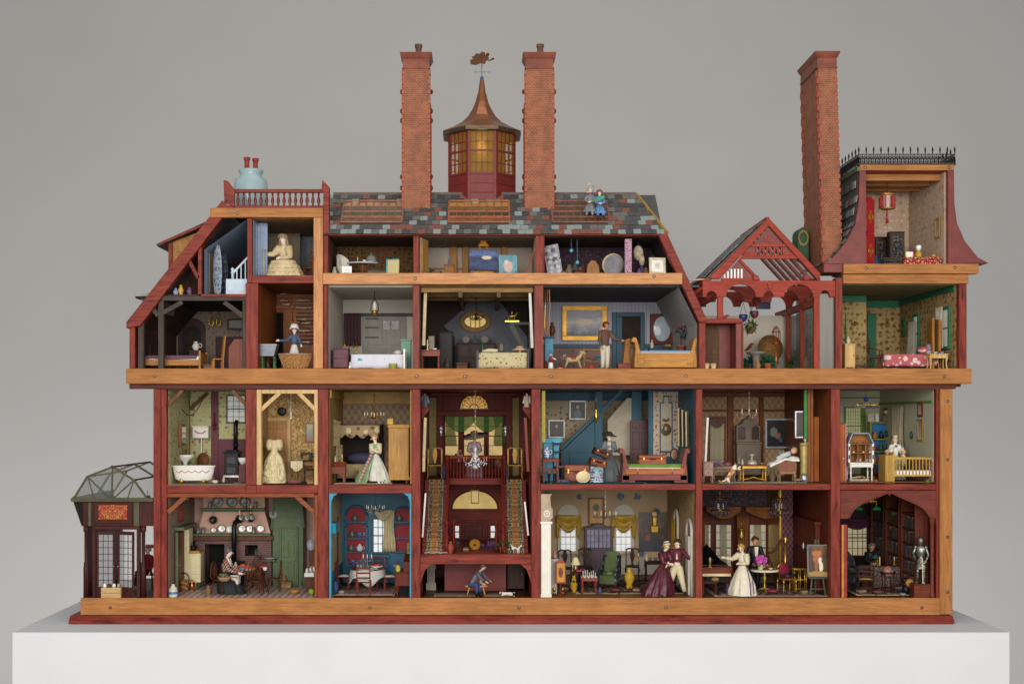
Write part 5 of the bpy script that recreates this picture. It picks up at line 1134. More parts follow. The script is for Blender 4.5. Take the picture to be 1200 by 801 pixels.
dg=P('3c6a32',.7,0,.3)
for lab,px,w,h,py in(('green gauze curtain at the left hall window',527,15,36,488),('green gauze curtain at the right hall window',584,15,36,488)):
 t=T('curtain',lab,'curtain',px,210,zat(py+h-2,210));curtain(t,w,h*1.13,GLASSY('3c6a32',.5,.8),3,3,.4)
for i,px in enumerate((539,571)):t=T('curtain_swag','green gauze swag over the hall windows, %s one'%('left','right')[i],'curtain',px,206,zat(487,206));swag(t,38,22,GLASSY('41702f',.55,.8))
H=56;J=joints(H,True,((-.06,-.05,-.15),(.02,-.17,-.2)),((.06,-.05,-.15),(-.02,-.17,-.2)))
LIL=P('8a7680',.6,0,.3,60);t=person('woman in lilac dress with a huge brown hat on the hall landing',556,130,LZ,H,J,0,PALE,BROWNH,'curls');garment(t,H,J,LIL,'bodice','neck');sleeves(t,H,J,LIL,1.3,.01);skirt(t,H,J,LIL,.2,.1,8);hat(t,H,J,P('5e4d42',.8,0,.3),.29,.09,.1,(14,-8))
t=T('parlor_stand','small table under a brown floral bouquet on hall landing','table',538,128,LZ);pedestal(t,18,21,HALL);
t=T('bouquet','brown and cream flower bouquet on the landing table','flowers',538,128,LZ+21.1);pot(t,[(2,0),(3.4,2),(2.6,5),(3,6),(2.4,6)],P('a89a8a',.4),'vase');leaves(t,P('5a4030',.7),(0,0,6),9,40,3,2);blooms(t,[P('a08878',.7),P('6a3c34',.7)],(0,-1,8),7,16,1.6,1)
t=T('peacock_stand','dark bronze peacock statue before the right hall window','statue',580,150,LZ);pot(t,[(3,0),(1.2,2),(.8,10),(1.4,12),(2.4,17),(1.6,21),(.8,25),(1.2,27),(0,29)],P('33281a',.4,.6),'bird');MB().ring((2,0,22),5,.9,14,5,'y',(1,1.3)).prism([(0,18),(5,12),(8,16),(7,26),(3,24)],-.6,.6).bd('tail',P('4a3a1c',.4,.6),t)
t=T('flower_hat','gold rimmed straw hat lying on the hall floor by the door','hat',556.5,52,FH);MB().la([(3,0),(6.5,.4),(6.8,1),(3.4,1.2),(3,4),(0,5)],n=16,M=MT((0,0,5.6))@MR(R(75),4,'X')).bd('straw',P('a8762a',.7),t);MB().ball((0,-3,5.6),2.4,8).bd('crown',BLACK,t)
for i,(px,c)in enumerate(((566,'5a3a6a'),(574,'6a4a8a'),(582,'4a3a78'))):t=T('lavender_bunch',('dark purple','lilac','blue violet')[i]+' dried flower bunch on the hall floor','flowers',px,50,FH);leaves(t,P(c,.8),(0,0,1),(8,12,10)[i],26,2.6,i+5,'sprays',droop=.1)
def dog(t,L,m,m2,lying=False):
 h=L*.45 if not lying else L*.14
 vs=[(-L*.36,0,h),(-L*.1,0,h*.98),(L*.18,0,h*1.02),(L*.32,0,h*1.25),(L*.42,0,h*1.55),(L*.56,0,h*1.42),(-L*.48,0,h*1.35),(-L*.56,0,h*1.7)]
 es=[(1,0),(1,2),(2,3),(3,4),(4,5),(0,6),(6,7)];rs=[.11,.12,.14,.1,.1,.05,.04,.025]
 for sx,base in((-1,0),(-1,0),(1,2),(1,2)):pass
 for k,(b0_,x)in enumerate(((0,-L*.34),(0,-L*.34),(2,L*.22),(2,L*.22))):
  yy_=(L*.1)*(1 if k%2 else-1);i=len(vs);back=k<2
  if lying:vs+=[(x,yy_*1.6,h*.6),(x+L*.18,yy_*1.8,h*.35)]
  else:vs+=[(x+(L*.06 if back else-.0),yy_,h*.55),(x-(L*.05 if back else 0),yy_,h*.28),(x,yy_,L*.03)]
  es+=[(b0_,i)]+[(j,j+1)for j in range(i,len(vs)-1)];rs+=[.055,.035,.035][:len(vs)-i]
 me=bpy.data.meshes.new('body');me.from_pydata(vs,es,[]);o=bpy.data.objects.new('body',me);col.objects.link(o)
 o.modifiers.new('sk','SKIN');o.modifiers.new('ss','SUBSURF').levels=1
 if not me.skin_vertices:
  bm=bmesh.new();bm.from_mesh(me);bm.verts.layers.skin.verify();bm.to_mesh(me);bm.free()
 for i,sv in enumerate(me.skin_vertices[0].data):sv.radius=(rs[i]*L,rs[i]*L);sv.use_root=i==1
 bpy.context.view_layer.update();m_2=bpy.data.meshes.new_from_object(o.evaluated_get(bpy.context.evaluated_depsgraph_get()));o.modifiers.clear();o.data=m_2
 m_2.transform(Matrix.Scale(S,4));m_2.materials.clear();m_2.materials.append(m);m_2.polygons.foreach_set('use_smooth',[True]*len(m_2.polygons));o.parent=t
 for s_ in(-1,1):
  MB().ball((L*.4,s_*L*.1,h*1.55),L*.07,7,(.7,.4,1.4)).bd('ear',m2,o);MB().ball((L*.5,s_*L*.05,h*1.58),L*.018,5).bd('eye',EYEM,o)
 MB().ball((L*.645,0,h*1.4),L*.03,6).bd('nose',BLACK,o)
SPOT=PAPER('d3cdc2',('2a2624',),7,.33)
t=T('dog','white dog with black patches standing before the right stair carpet','dog',605,4,FH,-35);dog(t,14,SPOT,BLACK)
t=T('newspaper','white folded paper on the hall floor at the left stair foot','newspaper',511,3,FH+.6);MB().sheet(lambda u,v:(-14+28*u,-2.5+5*v,.6*sin(u*9)**2),12,3,.4).bd('sheet',P('c9c2b4',.8),t)
room(493,622.4,660.2,699.6,190,P('6a2420',.5),HALLX,DKFLOOR,HALLX,HALLX)
MB().box(xat(521,60),xat(593,60),60,66,28.6,67.6).bd('nook_partition',P('6c2521',.5,0,.2),house)
rug('nook_rug','beige runner on the floor before the cobbler','rug',556,20,FG,92,26,P('8a7462',.9,0,.2))
t=T('longcase_clock','grey painted longcase clock left of the cobbler','clock',505.2,66,FG);CLK=P('8a8172',.6,0,.2);MB().box(-6,6,-5,5,0,9).box(-4.5,4.5,-4,4,9,26).bd('case',CLK,t,.3);MB().box(-6,6,-5,5,26,37).prism([(-6.6,37),(6.6,37),(0,38.8)],-5.4,5).bd('hood',CLK,t,.2);MB().la([(0,0),(3.8,0),(3.8,.6),(0,.6)],n=16,M=MT((0,-5.1,31.5))@MR(R(90),4,'X')).bd('dial',P('b5aa90',.4),t);MB().box(-3.2,3.2,-4.7,-4.1,11,24).bd('door',P('766e60',.6),t,.3)
t=T('bookcase','dark glass fronted cabinet right of the cobbler','cabinet',604.5,66,FG);chest(t,21,12,38,DKW,1,1,True,2)
t=T('workbench','low oak bench with splayed legs in the cobbler nook','bench',558,10,FG+.6);MB().prismz([(-13,-4),(9,-6),(13,-3),(13,3),(9,6),(-13,4)],10.6,12.6).bd('seat',GOLDW,t,.4);legs4(t,21,9,10.7,GOLDW,1,'splay')
H=46;J=joints(H,False,((-.02,-.12,-.14),(.0,-.24,-.2)),((.02,-.12,-.14),(.0,-.24,-.2)),(0,-.75),11.4,(0,-1.6),legs=(((-.02,-.2,.02),(-.03,-.2,-.24)),((.02,-.2,.02),(.03,-.2,-.24))))
t=person('cobbler in blue trousers bent forward over the low bench',552.5,8,FG+.6,H,J,60,SKIN,GREYH,'bun',fem=False)
garment(t,H,J,P('6a6f7a',.7,0,.4,150),'shirt','neck','pelvis',1.05,False);sleeves(t,H,J,PLAID('4a4a58','8a8a90','3a2a3a',3),1.15);trousers(t,H,J,P('34406a',.8),1.05,BLACK,.3);hat(t,H,J,P('4a4038',.8),.11,.06,.08,(-15,0))
t=T('dog','grey spotted dog lying on the nook floor right of the cobbler','dog',594,10,FG+.6,185);dog(t,17,SPOT,P('5a5450',.8),True)
t=T('shoe_last','pale boot being mended on the right end of the bench','boot',565.5,10,FG+13.2);MB().tb([(3,-3,1),(0,0,1.2),(-2,2,2),(-2.4,2.4,6)],[.9,1.5,1.7,1.4],8).bd('leather',P('b0a08c',.6),t)
BEIGE=PAPER('b69c7c',('5d6f86',),26,.17);WAINS=P('bdb5a8',.5,0,.08)
room(634,814.2,573.5,699.6,222,BEIGE,P('8a7a68',.7),WOOD('7a4e30','4a2c1a','x',.35),P('a08a70',.8),P('a88a60',.7));y=221
zz=lambda py:zat(py,y);xx=lambda px:xat(px,y)
MB().box(634.2,814,y-1,y-.05,28.6,zz(655)).box(634.2,814,y-2,y-.05,zz(655),zz(652.5)).bd('wainscot',WAINS,house)
t=T('fluted_pilaster','white fluted pilaster at the left front of the parlour','pilaster',639.8,-1,28.6,photo=False);PW=P('ddd8cc',.5,0,.1,30)
MB().box(-6.6,6.6,-1,6,0,4).box(-5.8,5.8,-.5,5,4,86).box(-7.4,7.4,-2,6,86,89).bd('shaft',PW,t,.4);[MB().box(-4.6+i*2.6,-3.2+i*2.6,-1.1,-.4,8,82).bd('flute',PW,t,.3)for i in range(4)]
MB().prism([(-6.4,89),(4,89),(8,93),(8,103),(6,106),(5,118),(7.6,121),(-6.4,121)],0,4).bd('capital',P('b39c84',.8,0,.25,30),t,.5);MB().ring((1,-.5,98),3.4,1,14,6,'y').ring((1,-.8,98),1.2,.7,10,5,'y').bd('scroll',PW,t)
t=T('mantel_shelf','white mantel shelf end behind the fluted parlour pilaster','shelf',650,40,zat(656,40));MB().box(-5,4,-14,14,0,3).box(-6,2,-12,12,-44,0).bd('mantel_block',WAINS,t,.3)
t=T('pink_figurine','small pink china figure on the white parlour mantel shelf','figurine',650,34,zat(656,34)+3.1);pot(t,[(2.4,0),(2.6,3),(1.2,6),(1.6,8),(0,10)],P('b8847a',.4),'figure')
GOLDSATIN=P('b08a26',.4,0,.35,60)
for i,(a,b_)in enumerate(((657.5,674.5),(722,739))):
 w_=win(xx(a),xx(b_),zz(645),zz(612),y,WAINS,PANEW,3,4,3.4,.8);x0,x1=xx(a)-4.5,xx(b_)+4.5;MB().box(x0,x1,y-3,y-.1,zz(606),zz(603)).prism([(x0,zz(603))]+[((x0+x1)/2-(x1-x0)/2*cos(pi*j/12),zz(603)+14.5*sin(pi*j/12))for j in range(13)],y-1.6,y-.1).bd('arched_head',WAINS,w_)
 MB().box(x0,x0+2.4,y-3,y-.1,zz(655),zz(606)).box(x1-2.4,x1,y-3,y-.1,zz(655),zz(606)).bd('casing',WAINS,w_)
 t=T('gold_drapery','gold satin swag on the %s parlour window'%('left','right')[i],'curtain',(a+b_)/2,213,zat(603,213),0,'gold parlour drapes');swag(t,30,24,GOLDSATIN);MB().sheet(lambda u,v:(11+5*u+sin(v*5),-1.5-sin(u*9),-34*v*(.7+.3*u)),8,8,.3).sheet(lambda u,v:(-16+4*u,-1.5-sin(u*9),-30*v),6,6,.3).bd('tail',GOLDSATIN,t)
t=T('glazed_cabinet','lavender cabinet with glazed doors and pediment between parlour windows','cabinet',701,205,FG);PUR=P('4c3a42',.4,0,.15);t.scale=(1,1,.61);MB().box(-18,18,-8,9,0,58).box(-19,19,-9,9,58,61).bd('case',PUR,t,.4)
MB().box(-19,19,-9,9,104,107).box(-18,-16,-8,9,61,104).box(16,18,-8,9,61,104).box(-16,16,7,9,61,104).prism([(-19,107),(19,107),(10,109),(0,115),(-10,109)],-8,6).bd('upper_case',PUR,t,.2)
for s_ in(-1,1):
 x0=0 if s_>0 else-16;f=MB().box(x0,x0+16,-8,-6.6,61.2,63).box(x0,x0+16,-8,-6.6,102,103.8)
 for j in(0,5.1,10.2,15.2):f.box(x0+j,x0+j+.8,-8,-6.6,63,102)
 for j in(1,2):f.box(x0,x0+16,-8,-6.8,63+13*j-.4,63+13*j+.4)
 d=f.bd('glazed_door',PUR,t);MB().box(x0+.3,x0+15.8,-7,-6.9,63,102).bd('pane',P('8f8ba6',.15,0,.3,50),d);MB().ball((s_*1.6,-8.6,80),.9,6).bd('knob',BRASS,d);MB().box(x0+2,x0+14,-8.8,-8,6,54).bd('lower_door',PUR,t,.4)
t=T('picture','red framed gold flower picture above the lavender cabinet','picture',698.5,219,zz(614));picture(t,21,36,P('6a2622',.4),PAINT(('b8872e','a87424','c49a40'),3,.5,.3,blobs=((.5,.65,.3,.18,'4a4424'),(.45,.3,.2,.12,'5a3a1c'))),2)
t=T('brass_chandelier','brass candle chandelier on white cord in the parlour','chandelier',709.5,90,154);chandelier(t,38,14,8,P('a8946a',.3,.7),CANDLE,chainm=WHITE,body=2)
DCARV=WOOD('3a1d14','20100a','z',.35)
dc=None
for lab,px,yy,rz in(('carved dark parlour chair below the left gold window',663.5,150,8),('carved dark parlour chair below the right gold window',741,170,-6),('carved dark settee chair in front of the lavender cabinet',686,165,0)):
 if dc is None:dc=T('carved_chair',lab,'chair',px,yy,FG,rz,'carved dark chairs in the parlour');chair(dc,DCARV,P('3a3a34',.8),18,15,17,38,'splat','cab',.9)
 else:copy_thing(dc,px,yy,FG,rz,lab)
t=T('fire_screen','orange painted pole screen standing left on the parlour floor','fire screen',657,18,FG);MB().la([(6,0),(5,1.2),(1.2,2),(1.6,5),(.9,8),(.9,30)],n=10).bd('pole',MAHOG,t);MB().prism([(-6.2,14),(6.2,14),(6.2,38),(3,41.5),(0,43),(-3,41.5),(-6.2,38)],-1.5,0).bd('frame',P('8a3a22',.4),t,.3);MB().box(-4.6,4.6,-1.9,-1.5,16,38).bd('panel',PAINT(('b0701c','c08a2c','8a4a1a'),4,.1,.2,blobs=((.5,.5,.35,.3,'6a3018'),)),t)
for i,px in enumerate((649.5,659.5)):t=T('brass_andiron','little brass candlestick %s at the parlour front left floor'%('next to the pilaster','beside the pole screen foot')[i],'candlestick',px,24,FG);pot(t,[(3,0),(1.4,1.4),(1,4),(2,5),(1,6.5),(1.6,8),(0,9)],BRASS,'body')
rug('parlour_rug','multicoloured oriental rug on the parlour floor','rug',733,92,FG,130,130,RUG('3a3236',('6a4038','8a7a5c','3f4658','7a5248','a08f6c'),.9))
t=T('tea_table','small dark lamp table left in the parlour','table',675,60,FG);table(t,14,14,24,DKW,1.2,'turn',.9,2)
t=T('lamp','brass table lamp with cream shade in the parlour','lamp',674.5,60,FG+24.1);pot(t,[(3,0),(1,1),(1.6,4),(.7,6),(.7,9)],BRASS,'base');MB().la([(6.2,7.5),(4.6,11),(2.6,16)],n=16,cap=False).bd('lamp_shade',P('d8c592',.8,0,.08),t)
t=T('yellow_urn','yellow and black striped ginger jar under the parlour lamp table','jar',672.5,46,FG);vase(t,20,4.6,PAPER('b08a26',('2a2620',),6,.3))
t=T('red_book','red book lying on the parlour lamp table edge','book',679.5,50,FG+24.2);MB().box(-5,5,-3.5,3.5,0,2.2).bd('cover',P('a8202a',.4),t,.3)
t=T('chess_table','small red cabriole table set with chess pieces in the parlour','table',690,34,FG+.8);table(t,19,17,20,P('7c2f2c',.35,0,.25),1.3,'cab',1.1,4,topm=CHECK('c9bfae','5a2a24',2.2))
cp={c:MB().la([(1,0),(.9,.6),(.45,1.2),(.4,3),(.7,3.4),(.3,4),(.55,4.6),(0,5.4)],n=8).mesh('chessman',P(c,.3))for c in('c9c2b4','1a1716')}
for i in range(20):
 o=bpy.data.objects.new('chessman',cp['c9c2b4' if i<10 else '1a1716']);col.objects.link(o);s_=1.0+.25*(i%3);o.scale=(1,1,s_);rr=random.Random(i)
 o.location=W(xat(690,34)-7.2+(i%10)%7*2.4,34-6.6+(i//10)*8.8+(2.2 if i%10>6 else 0),FG+.8+20.1);o['label']=('white' if i<10 else 'black')+' chess piece standing on the small red parlour table';o['category']='chess piece';o['group']=('white' if i<10 else 'black')+' chess pieces'
t=T('wing_chair','green wing armchair with blue black damask sides in the parlour','armchair',714,62,FG+.8,-24);GV=P('4e5a34',.8,0,.25,40);DAM=PAPER('20272e',('58685c',),6,.34)
MB().box(-11,11,-9,9,7,18).bd('seat',GV,t,1.5);cushion(t,'cushion',GV,(0,-1,17),18,15,5)
MB().sheet(lambda u,v:(-10.5+21*u,8+3*v-1.5*sin(pi*u),17+27*v+2.5*sin(pi*u)*v),10,8,-2.6).bd('backrest',GV,t)
for s_ in(-1,1):
 MB().sheet(lambda u,v:(s_*(11-.5*u),9-(10*(1-v*.4)+(7 if v<.3 else 0))*u+2*v,16+26*v*(1-.2*u)),6,8,s_*1.6).bd('wing',DAM,t);MB().tb([(s_*11,-9,24),(s_*11,0,25),(s_*11,8,26)],2.2,8).box(s_*11-1.6,s_*11+1.6,-9,8,8,23).bd('armrest',DAM,t)
legs4(t,21,17,7.1,DCARV,1.1,'cab');MB().box(-11.5,11.5,9.5,12.5,14,42).bd('outer_back',DAM,t,1)
t=T('yellow_vase','tall yellow floor vase right of the green wing chair','vase',737.5,75,FG+.8);vase(t,25,6.4,PAPER('b8922c',('8a6a20','d0b458'),5,.22),[(2.6,0),(3.2,1),(2.4,3),(4.2,6),(4.4,9),(2.2,12),(1.8,14),(2.8,15),(2.3,15),(1.4,13)])
t=T('mural','large dark blue brown mural panel on the parlour back wall','mural',766,218,zz(645));MB().box(-20,20,-1,0,0,52).bd('canvas',PAINT(('3a3430','3f4a58','52423a','6a5848','4a5a6a'),3.5,.9,.3,blobs=((.3,.35,.12,.1,'8a5a4a'),)),t)
t=T('wall_clock','gilt banjo clock hung on the dark parlour mural','clock',767,212,zat(623,212));MB().la([(0,0),(4.4,0),(4.4,2),(0,2)],n=18,M=MT((0,0,24))@MR(R(90),4,'X')).prism([(-2,8),(2,8),(2.6,20),(-2.6,20)],-2,0).box(-4.6,4.6,-2.4,0,0,8).bd('case',GILT,t,.3);MB().la([(0,0),(3.4,0),(3.4,.5),(0,.5)],n=18,M=MT((0,-2,24))@MR(R(90),4,'X')).bd('dial',CREAM,t);MB().ball((0,-1,30),1.6,8).bd('finial',GILT,t)
t=T('console_table','dark side table with cups below the parlour mural','table',768,150,FG);table(t,28,13,26,DCARV,1.3,'cab',1,3);[pot(t,[(1.2,26.1),(2.4,28),(2.6,30),(2.2,30),(0,27)],PEWTER,'cup').__setattr__('location',(dx*S,0,0))for dx in(-7,0)]
t=T('flower_pot','bunch of yellow flowers on the dark side table','flowers',774.5,148,FG+26.1);pot(t,[(1.6,0),(3,3),(2.6,5),(2.2,5)],DKW,'vase');leaves(t,P('8a8a2a',.6,0,.4),(0,0,5),7,26,2.6,8)
for i,(yy,z1)in enumerate(((128,122),(26,118))):
 f=MB();hw=17 if i else 14;pts=[(yy-hw,28.6),(yy+hw,28.6),(yy+hw,z1-14)]+[(yy+hw*cos(pi*j/10),z1-14+14*sin(pi*j/10))for j in range(1,10)]+[(yy-hw,z1-14)]
 q=MB().prismx(pts,812.6,813.9).bd('wall_arch',P('8a7a66',.8),house);MB().tb([(812,yy-hw,28.7),(812,yy-hw,z1-14)]+[(812,yy-hw*cos(pi*j/10),z1-14+14*sin(pi*j/10))for j in range(1,10)]+[(812,yy+hw,z1-14),(812,yy+hw,28.7)],2,5).bd('arch_trim',WAINS,q)
 if i:MB().box(809.5,812.4,yy-9,yy+14,28.7,98).bd('shutter_door',PW,q,.4)
t=T('gold_drapery','gold satin drape beside the parlour right wall arch','curtain',808,128,44,90,'gold parlour drapes',photo=False);curtain(t,26,66,GOLDSATIN,3,4,.3)
H=61;J=joints(H,True,((.0,-.08,-.15),(.1,-.15,-.17)),((.04,-.06,-.15),(-.1,-.15,-.2)),(.12,0),0,(.4,-.2))
BURG=P('4f1a28',.35,0,.35,50);t=person('woman in long burgundy satin gown with white bonnet embracing the man',777,14,FG+.8,H,J,20,PALE,BLOND,'curls',20);garment(t,H,J,BURG,'bodice','neck');sleeves(t,H,J,BURG,1.2,.018);skirt(t,H,J,BURG,.26,.1,8,0,None,1.15,.8,(-7,0));MB().ball(V(J['wrl']).lerp(V(J['ell']),.2),2.2,8).ball(V(J['wrr']).lerp(V(J['elr']),.2),2.2,8).bd('lace_cuff',LACE,t);hat(t,H,J,WHITE,.075,.062,.06,(-20,0),BURG,'bonnet')
J=joints(H+3,False,((.02,-.06,-.16),(-.1,-.14,-.2)),((.09,-.04,-.1),(.2,-.1,-.16)),(.02,0),0,(.1,-.3),legs=(((-.06,-.02,-.22),(-.09,.0,-.425)),((.05,-.02,-.22),(.1,.0,-.425))))
BREECH=P('cbbd9a',.7,0,.15);t=person('man in burgundy jacket and cream breeches reaching for the parlour arch',793,20,FG+.8,H+3,J,-10,PALE,BROWNH,'curls',-10,False);garment(t,H+3,J,P('561a2a',.55,0,.3),'jacket','neck','waist',1.1,False);sleeves(t,H+3,J,P('561a2a',.55,0,.3),1.15);trousers(t,H+3,J,BREECH,1.12,BLACK);MB().ball(V(J['chest'])+V((0,-4,-1)),2.6,8,(.7,.5,1.6)).bd('jabot',LACE,t)
IKAT=PAPER('463e42',('7c4440','5a5660'),5,.36);RWOOD=WOOD('642a1c','431a12','z',.4);BRDRAPE=P('8a5630',.7,0,.35,40);LACEW=GLOW('c9c2aa',.32)
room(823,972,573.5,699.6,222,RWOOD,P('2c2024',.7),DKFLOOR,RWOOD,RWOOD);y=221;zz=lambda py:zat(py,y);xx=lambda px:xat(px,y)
MB().box(823.2,971.8,y-1.4,y-.05,zz(592),152).bd('frieze',IKAT,house);MB().box(823.2,971.8,y-3,y-.05,zz(594),zz(592)).bd('picture_rail',RWOOD,house,.3)
for a,b_ in((824.5,832.5),(839,856.5),(878.5,897),(904,921.5)):w_=win(xx(a),xx(b_),zz(668),zz(614.5),y,RWOOD,LACEW,3,6,1.6,.5);curtain(T('lace_curtain','cream lace panel over the %s music room window'%({824.5:'leftmost',839:'second',878.5:'third',904:'rightmost'}[a]),'curtain',(a+b_)/2,213,zat(664,213),0,'lace panels of the music room'),(b_-a)*.5,56,GLASSY('b5ab8c',.75,.9),2,5,.1)
for i,(px,w)in enumerate(((870,16),(932,12),(823.8,5))):t=T('brown_drape','brown velvet drape %s in the music room'%('between the two window pairs','right of the windows','at the left window edge')[i],'curtain',px,204,zat(678,204),0,'brown velvet drapes');curtain(t,w,84,BRDRAPE,5,3,.15)
for i,(px,w)in enumerate(((848,46),(901,62))):t=T('brown_swag','brown velvet swag over the %s music room windows'%('left','right')[i],'curtain',px,202,zat(593,202),0,'brown velvet swags');swag(t,w,17,BRDRAPE)
PURG=P('4f4858',.2,.2,.5,250)
cg=None
for i,px in enumerate((843.6,912.7)):
 lab='purple glass beaded basket chandelier, %s of the pair'%('left','right')[i]
 if cg is None:
  cg=t=T('bead_chandelier',lab,'chandelier',px,70,153.5,0,'purple bead chandeliers');MB().cyl((0,0,0),(0,0,-14),.7,.7,6).la([(2,-1),(2.4,0),(0,0)],n=8).bd('stem',BRASS,t);[MB().ring((0,0,z),r_,.8,20,6).bd('hoop',P('6a5230',.4,.7),t)for z,r_ in((-14,9),(-28,11),(-34,6))];rr=random.Random(4);b=MB()
  for k in range(24):
   a=2*pi*k/24
   for j in range(7):q=j/6;r_=9+2*q-2.2*sin(pi*q);b.ball((cos(a)*r_,sin(a)*r_,-14-14*q),.75,5)
   if k%2==0:b.ball((cos(a)*11,sin(a)*11,-30.5),1.5,6,(1,1,1.3));b.ball((cos(a)*8.6,sin(a)*8.6,-33),1.2,6)
  b.bd('glass_beads',PURG,t,kind='stuff');[MB().cyl((4*cos(k*2.1),4*sin(k*2.1),-26),(4*cos(k*2.1),4*sin(k*2.1),-20),.7,.6,6).bd('candle',CANDLE,t)for k in range(3)];MB().la([(0,-30),(3,-29),(4,-26),(0,-26)],n=10).bd('brass_cup',BRASS,t)
 else:copy_thing(cg,px,70,153.5,20,lab)
t=T('brass_wall_lamp','brass lantern hung on the brown drape in the music room','lantern',869,185,zat(630,185));MB().cyl((0,0,14),(0,0,22),.8,.3,6).la([(1,14),(3.4,12),(3.2,11),(2.8,1),(3.4,0),(0,0)],n=6).bd('body',GILT,t);MB().la([(2.9,2),(3,10)],n=6,cap=False).bd('glass',GLASSY('d8cfae',.6),t)
t=T('grand_piano','red brown grand piano with raised dark lid at the music room left','piano',836,60,FG);MB().prismz([(-18,-16),(20,-16),(20,2),(14,14),(2,24),(-10,40),(-18,40)],21,30).bd('case',WOOD('7a3a24','4a2014','x',.3),t,.5);MB().box(-17,17,-22,-16,20,23).bd('keyboard',CREAM,t);MB().add([(-18,40,31),(-18,-10,31),(16,-10,31),(12,16,34),(-2,36,52),(-12,42,58),(-18,40,32),(-18,-10,32.5),(16,-10,32.5),(12,16,35.5),(-2,36,53.5)],[(0,1,2,3,4),(10,9,8,7,6),(0,4,10,6),(4,3,9,10),(3,2,8,9),(2,1,7,8)]).bd('lid',BLACK,t)
for p in((-14,-10),(15,-10),(-6,32)):MB().la(turned(21,2),(p[0],p[1],0),10).bd('leg',RWOOD,t)
MB().sheet(lambda u,v:(-16+22*u,6+10*v,31+10*sin(pi*u)*sin(pi*v)*.6+2*sin(u*12)),14,8,.5).bd('shawl',PAPER('4a3428',('8a6a48','1c1614'),4,.35),t)
for i,(px,y)in enumerate(((827,40),)):t=T('piano_bench','dark bench below the grand piano keyboard','bench',px+4,18,FG);box_thing(t,18,9,2.4,DKW,'seat').__setattr__('location',(0,0,14*S));legs4(t,17,8,14.1,DKW,.9)
H=59;J=joints(H,True,((-.12,-.06,-.08),(-.24,-.12,-.06)),((.05,-.05,-.15),(-.06,-.15,-.15)),(0,0),0,(-.3,-.3))
STR=PAPER('cfc6b2',('6a5a74',),7,.36,'stripe');SATIN=P('d2c9b4',.4,0,.1);t=person('woman in cream gown with purple striped panels and blond curls',870,18,FG+.6,H,J,-35,PALE,BLOND,'curls',-20);garment(t,H,J,SATIN,'bodice','neck');sleeves(t,H,J,LACE,1.35,.012);skirt(t,H,J,SATIN,.28,.05,9,0,None,1,.9);skirt(t,H,J,STR,.288,.05,9,.4,None,1,.9,name='overskirt',a0=-pi*.25,a1=pi*1.1);MB().la([(2.8,0),(3.4,1.2),(2,1.4)],n=12,cap=False,M=MT(V(J['crown'])+V((0,0,.5)))).bd('comb',GILT,t)
J=joints(63,False,((-.05,-.03,-.17),(.02,-.13,-.28)),((.06,-.03,-.17),(.1,-.1,-.3)),(0,0),0,(.1,-.2));BKS=P('14151a',.55,0,.3)
t=person('man in black tailcoat and white shirt behind the flower table',884.5,66,FG+.6,63,J,8,SKINTAN,BROWNH,'bun',8,False);garment(t,63,J,BKS,'jacket','neck','pelvis',1.1,False);sleeves(t,63,J,BKS,1.2);trousers(t,63,J,BKS,1.1);MB().prism([(-2.6,J['neck'][2]-1),(2.6,J['neck'][2]-1),(1.6,J['chest'][2]-5),(-1.6,J['chest'][2]-5)],-6.2,-5).bd('shirt_front',SATIN,t,.3)
t=T('flower_table','round gilt pedestal table with cream lace edge','table',896,42,FG+.6);pedestal(t,33,27,P('b0903c',.4,.4,.25),P('a89a58',.4),1.3,3,PAPER('cfc9b4',('a8a288',),2,.3),24)
t=T('pink_flowers','pot of bright pink flowers on the round gilt table','flowers',891,40,FG+27.8);pot(t,[(3,0),(4.2,6),(4.6,6.4),(4,6.4),(3.4,5)],P('c0b494',.5),'pot');leaves(t,GREENL,(0,0,6),8,40,3,2);blooms(t,[P('b0409a',.5,0,.3),P('c45aa8',.5,0,.3)],(0,-1,8),8,34,2.1,3)
t=T('violin_case','brown violin lying on the round gilt table','violin',903,44,FG+27.8,15);MB().prismz([(-9,-.8),(-3,-.8),(-2,-3),(1,-3.4),(3,-2),(6,-3.6),(9,-2.4),(9,2.4),(6,3.6),(3,2),(1,3.4),(-2,3),(-3,.8),(-9,.8)],0,2.4).bd('body',WOOD('6a3a1c','3a1f10','x',.3),t,.3)
t=T('harp','gilt and brown concert harp behind the flower table','harp',910,92,FG);MB().cyl((11,0,0),(11,0,56),1.7,1.5,10).la([(2.6,54),(2,56),(3,60),(2,63),(0,64)],(11,0,0),10).bd('pillar',GILT,t);MB().tb([(11,0,56),(6,0,58),(0,0,48),(-6,0,43),(-12,0,42)],[1.6,2,1.8,1.8,1.4],8).bd('neck',WALNUT,t);MB().tb([(-12,0,42),(-6,0,24),(6,0,3)],[1.6,2.6,4],8).box(-2,15,-6,6,0,4).bd('soundbox',WALNUT,t);sb=MB();[sb.cyl((-10+i*1.8,0,39-i*3),(-10+i*1.8,0,43+i*.9),.16,.16,4)for i in range(11)];sb.bd('strings',BRASS,t,kind='stuff')
t=T('gilt_chair','gilt leg chair with crimson velvet seat and back','chair',922,40,FG+.6,18);chair(t,GILT,P('701428',.7,0,.3),19,16,17,34,'oval','turn',.9);cushion(t,'back_cushion',P('701428',.7,0,.3),(0,6,19),15,4,15)
t=T('violin','black violin case lying across the crimson chair seat','violin case',923,36,FG+19.6,18);MB().prismz([(-9,-1.2),(-3,-1.4),(0,-3.2),(9,-3),(9.5,0),(9,3),(0,3.2),(-3,1.4),(-9,1.2)],0,3).bd('case',P('1a1a20',.4),t,.4)
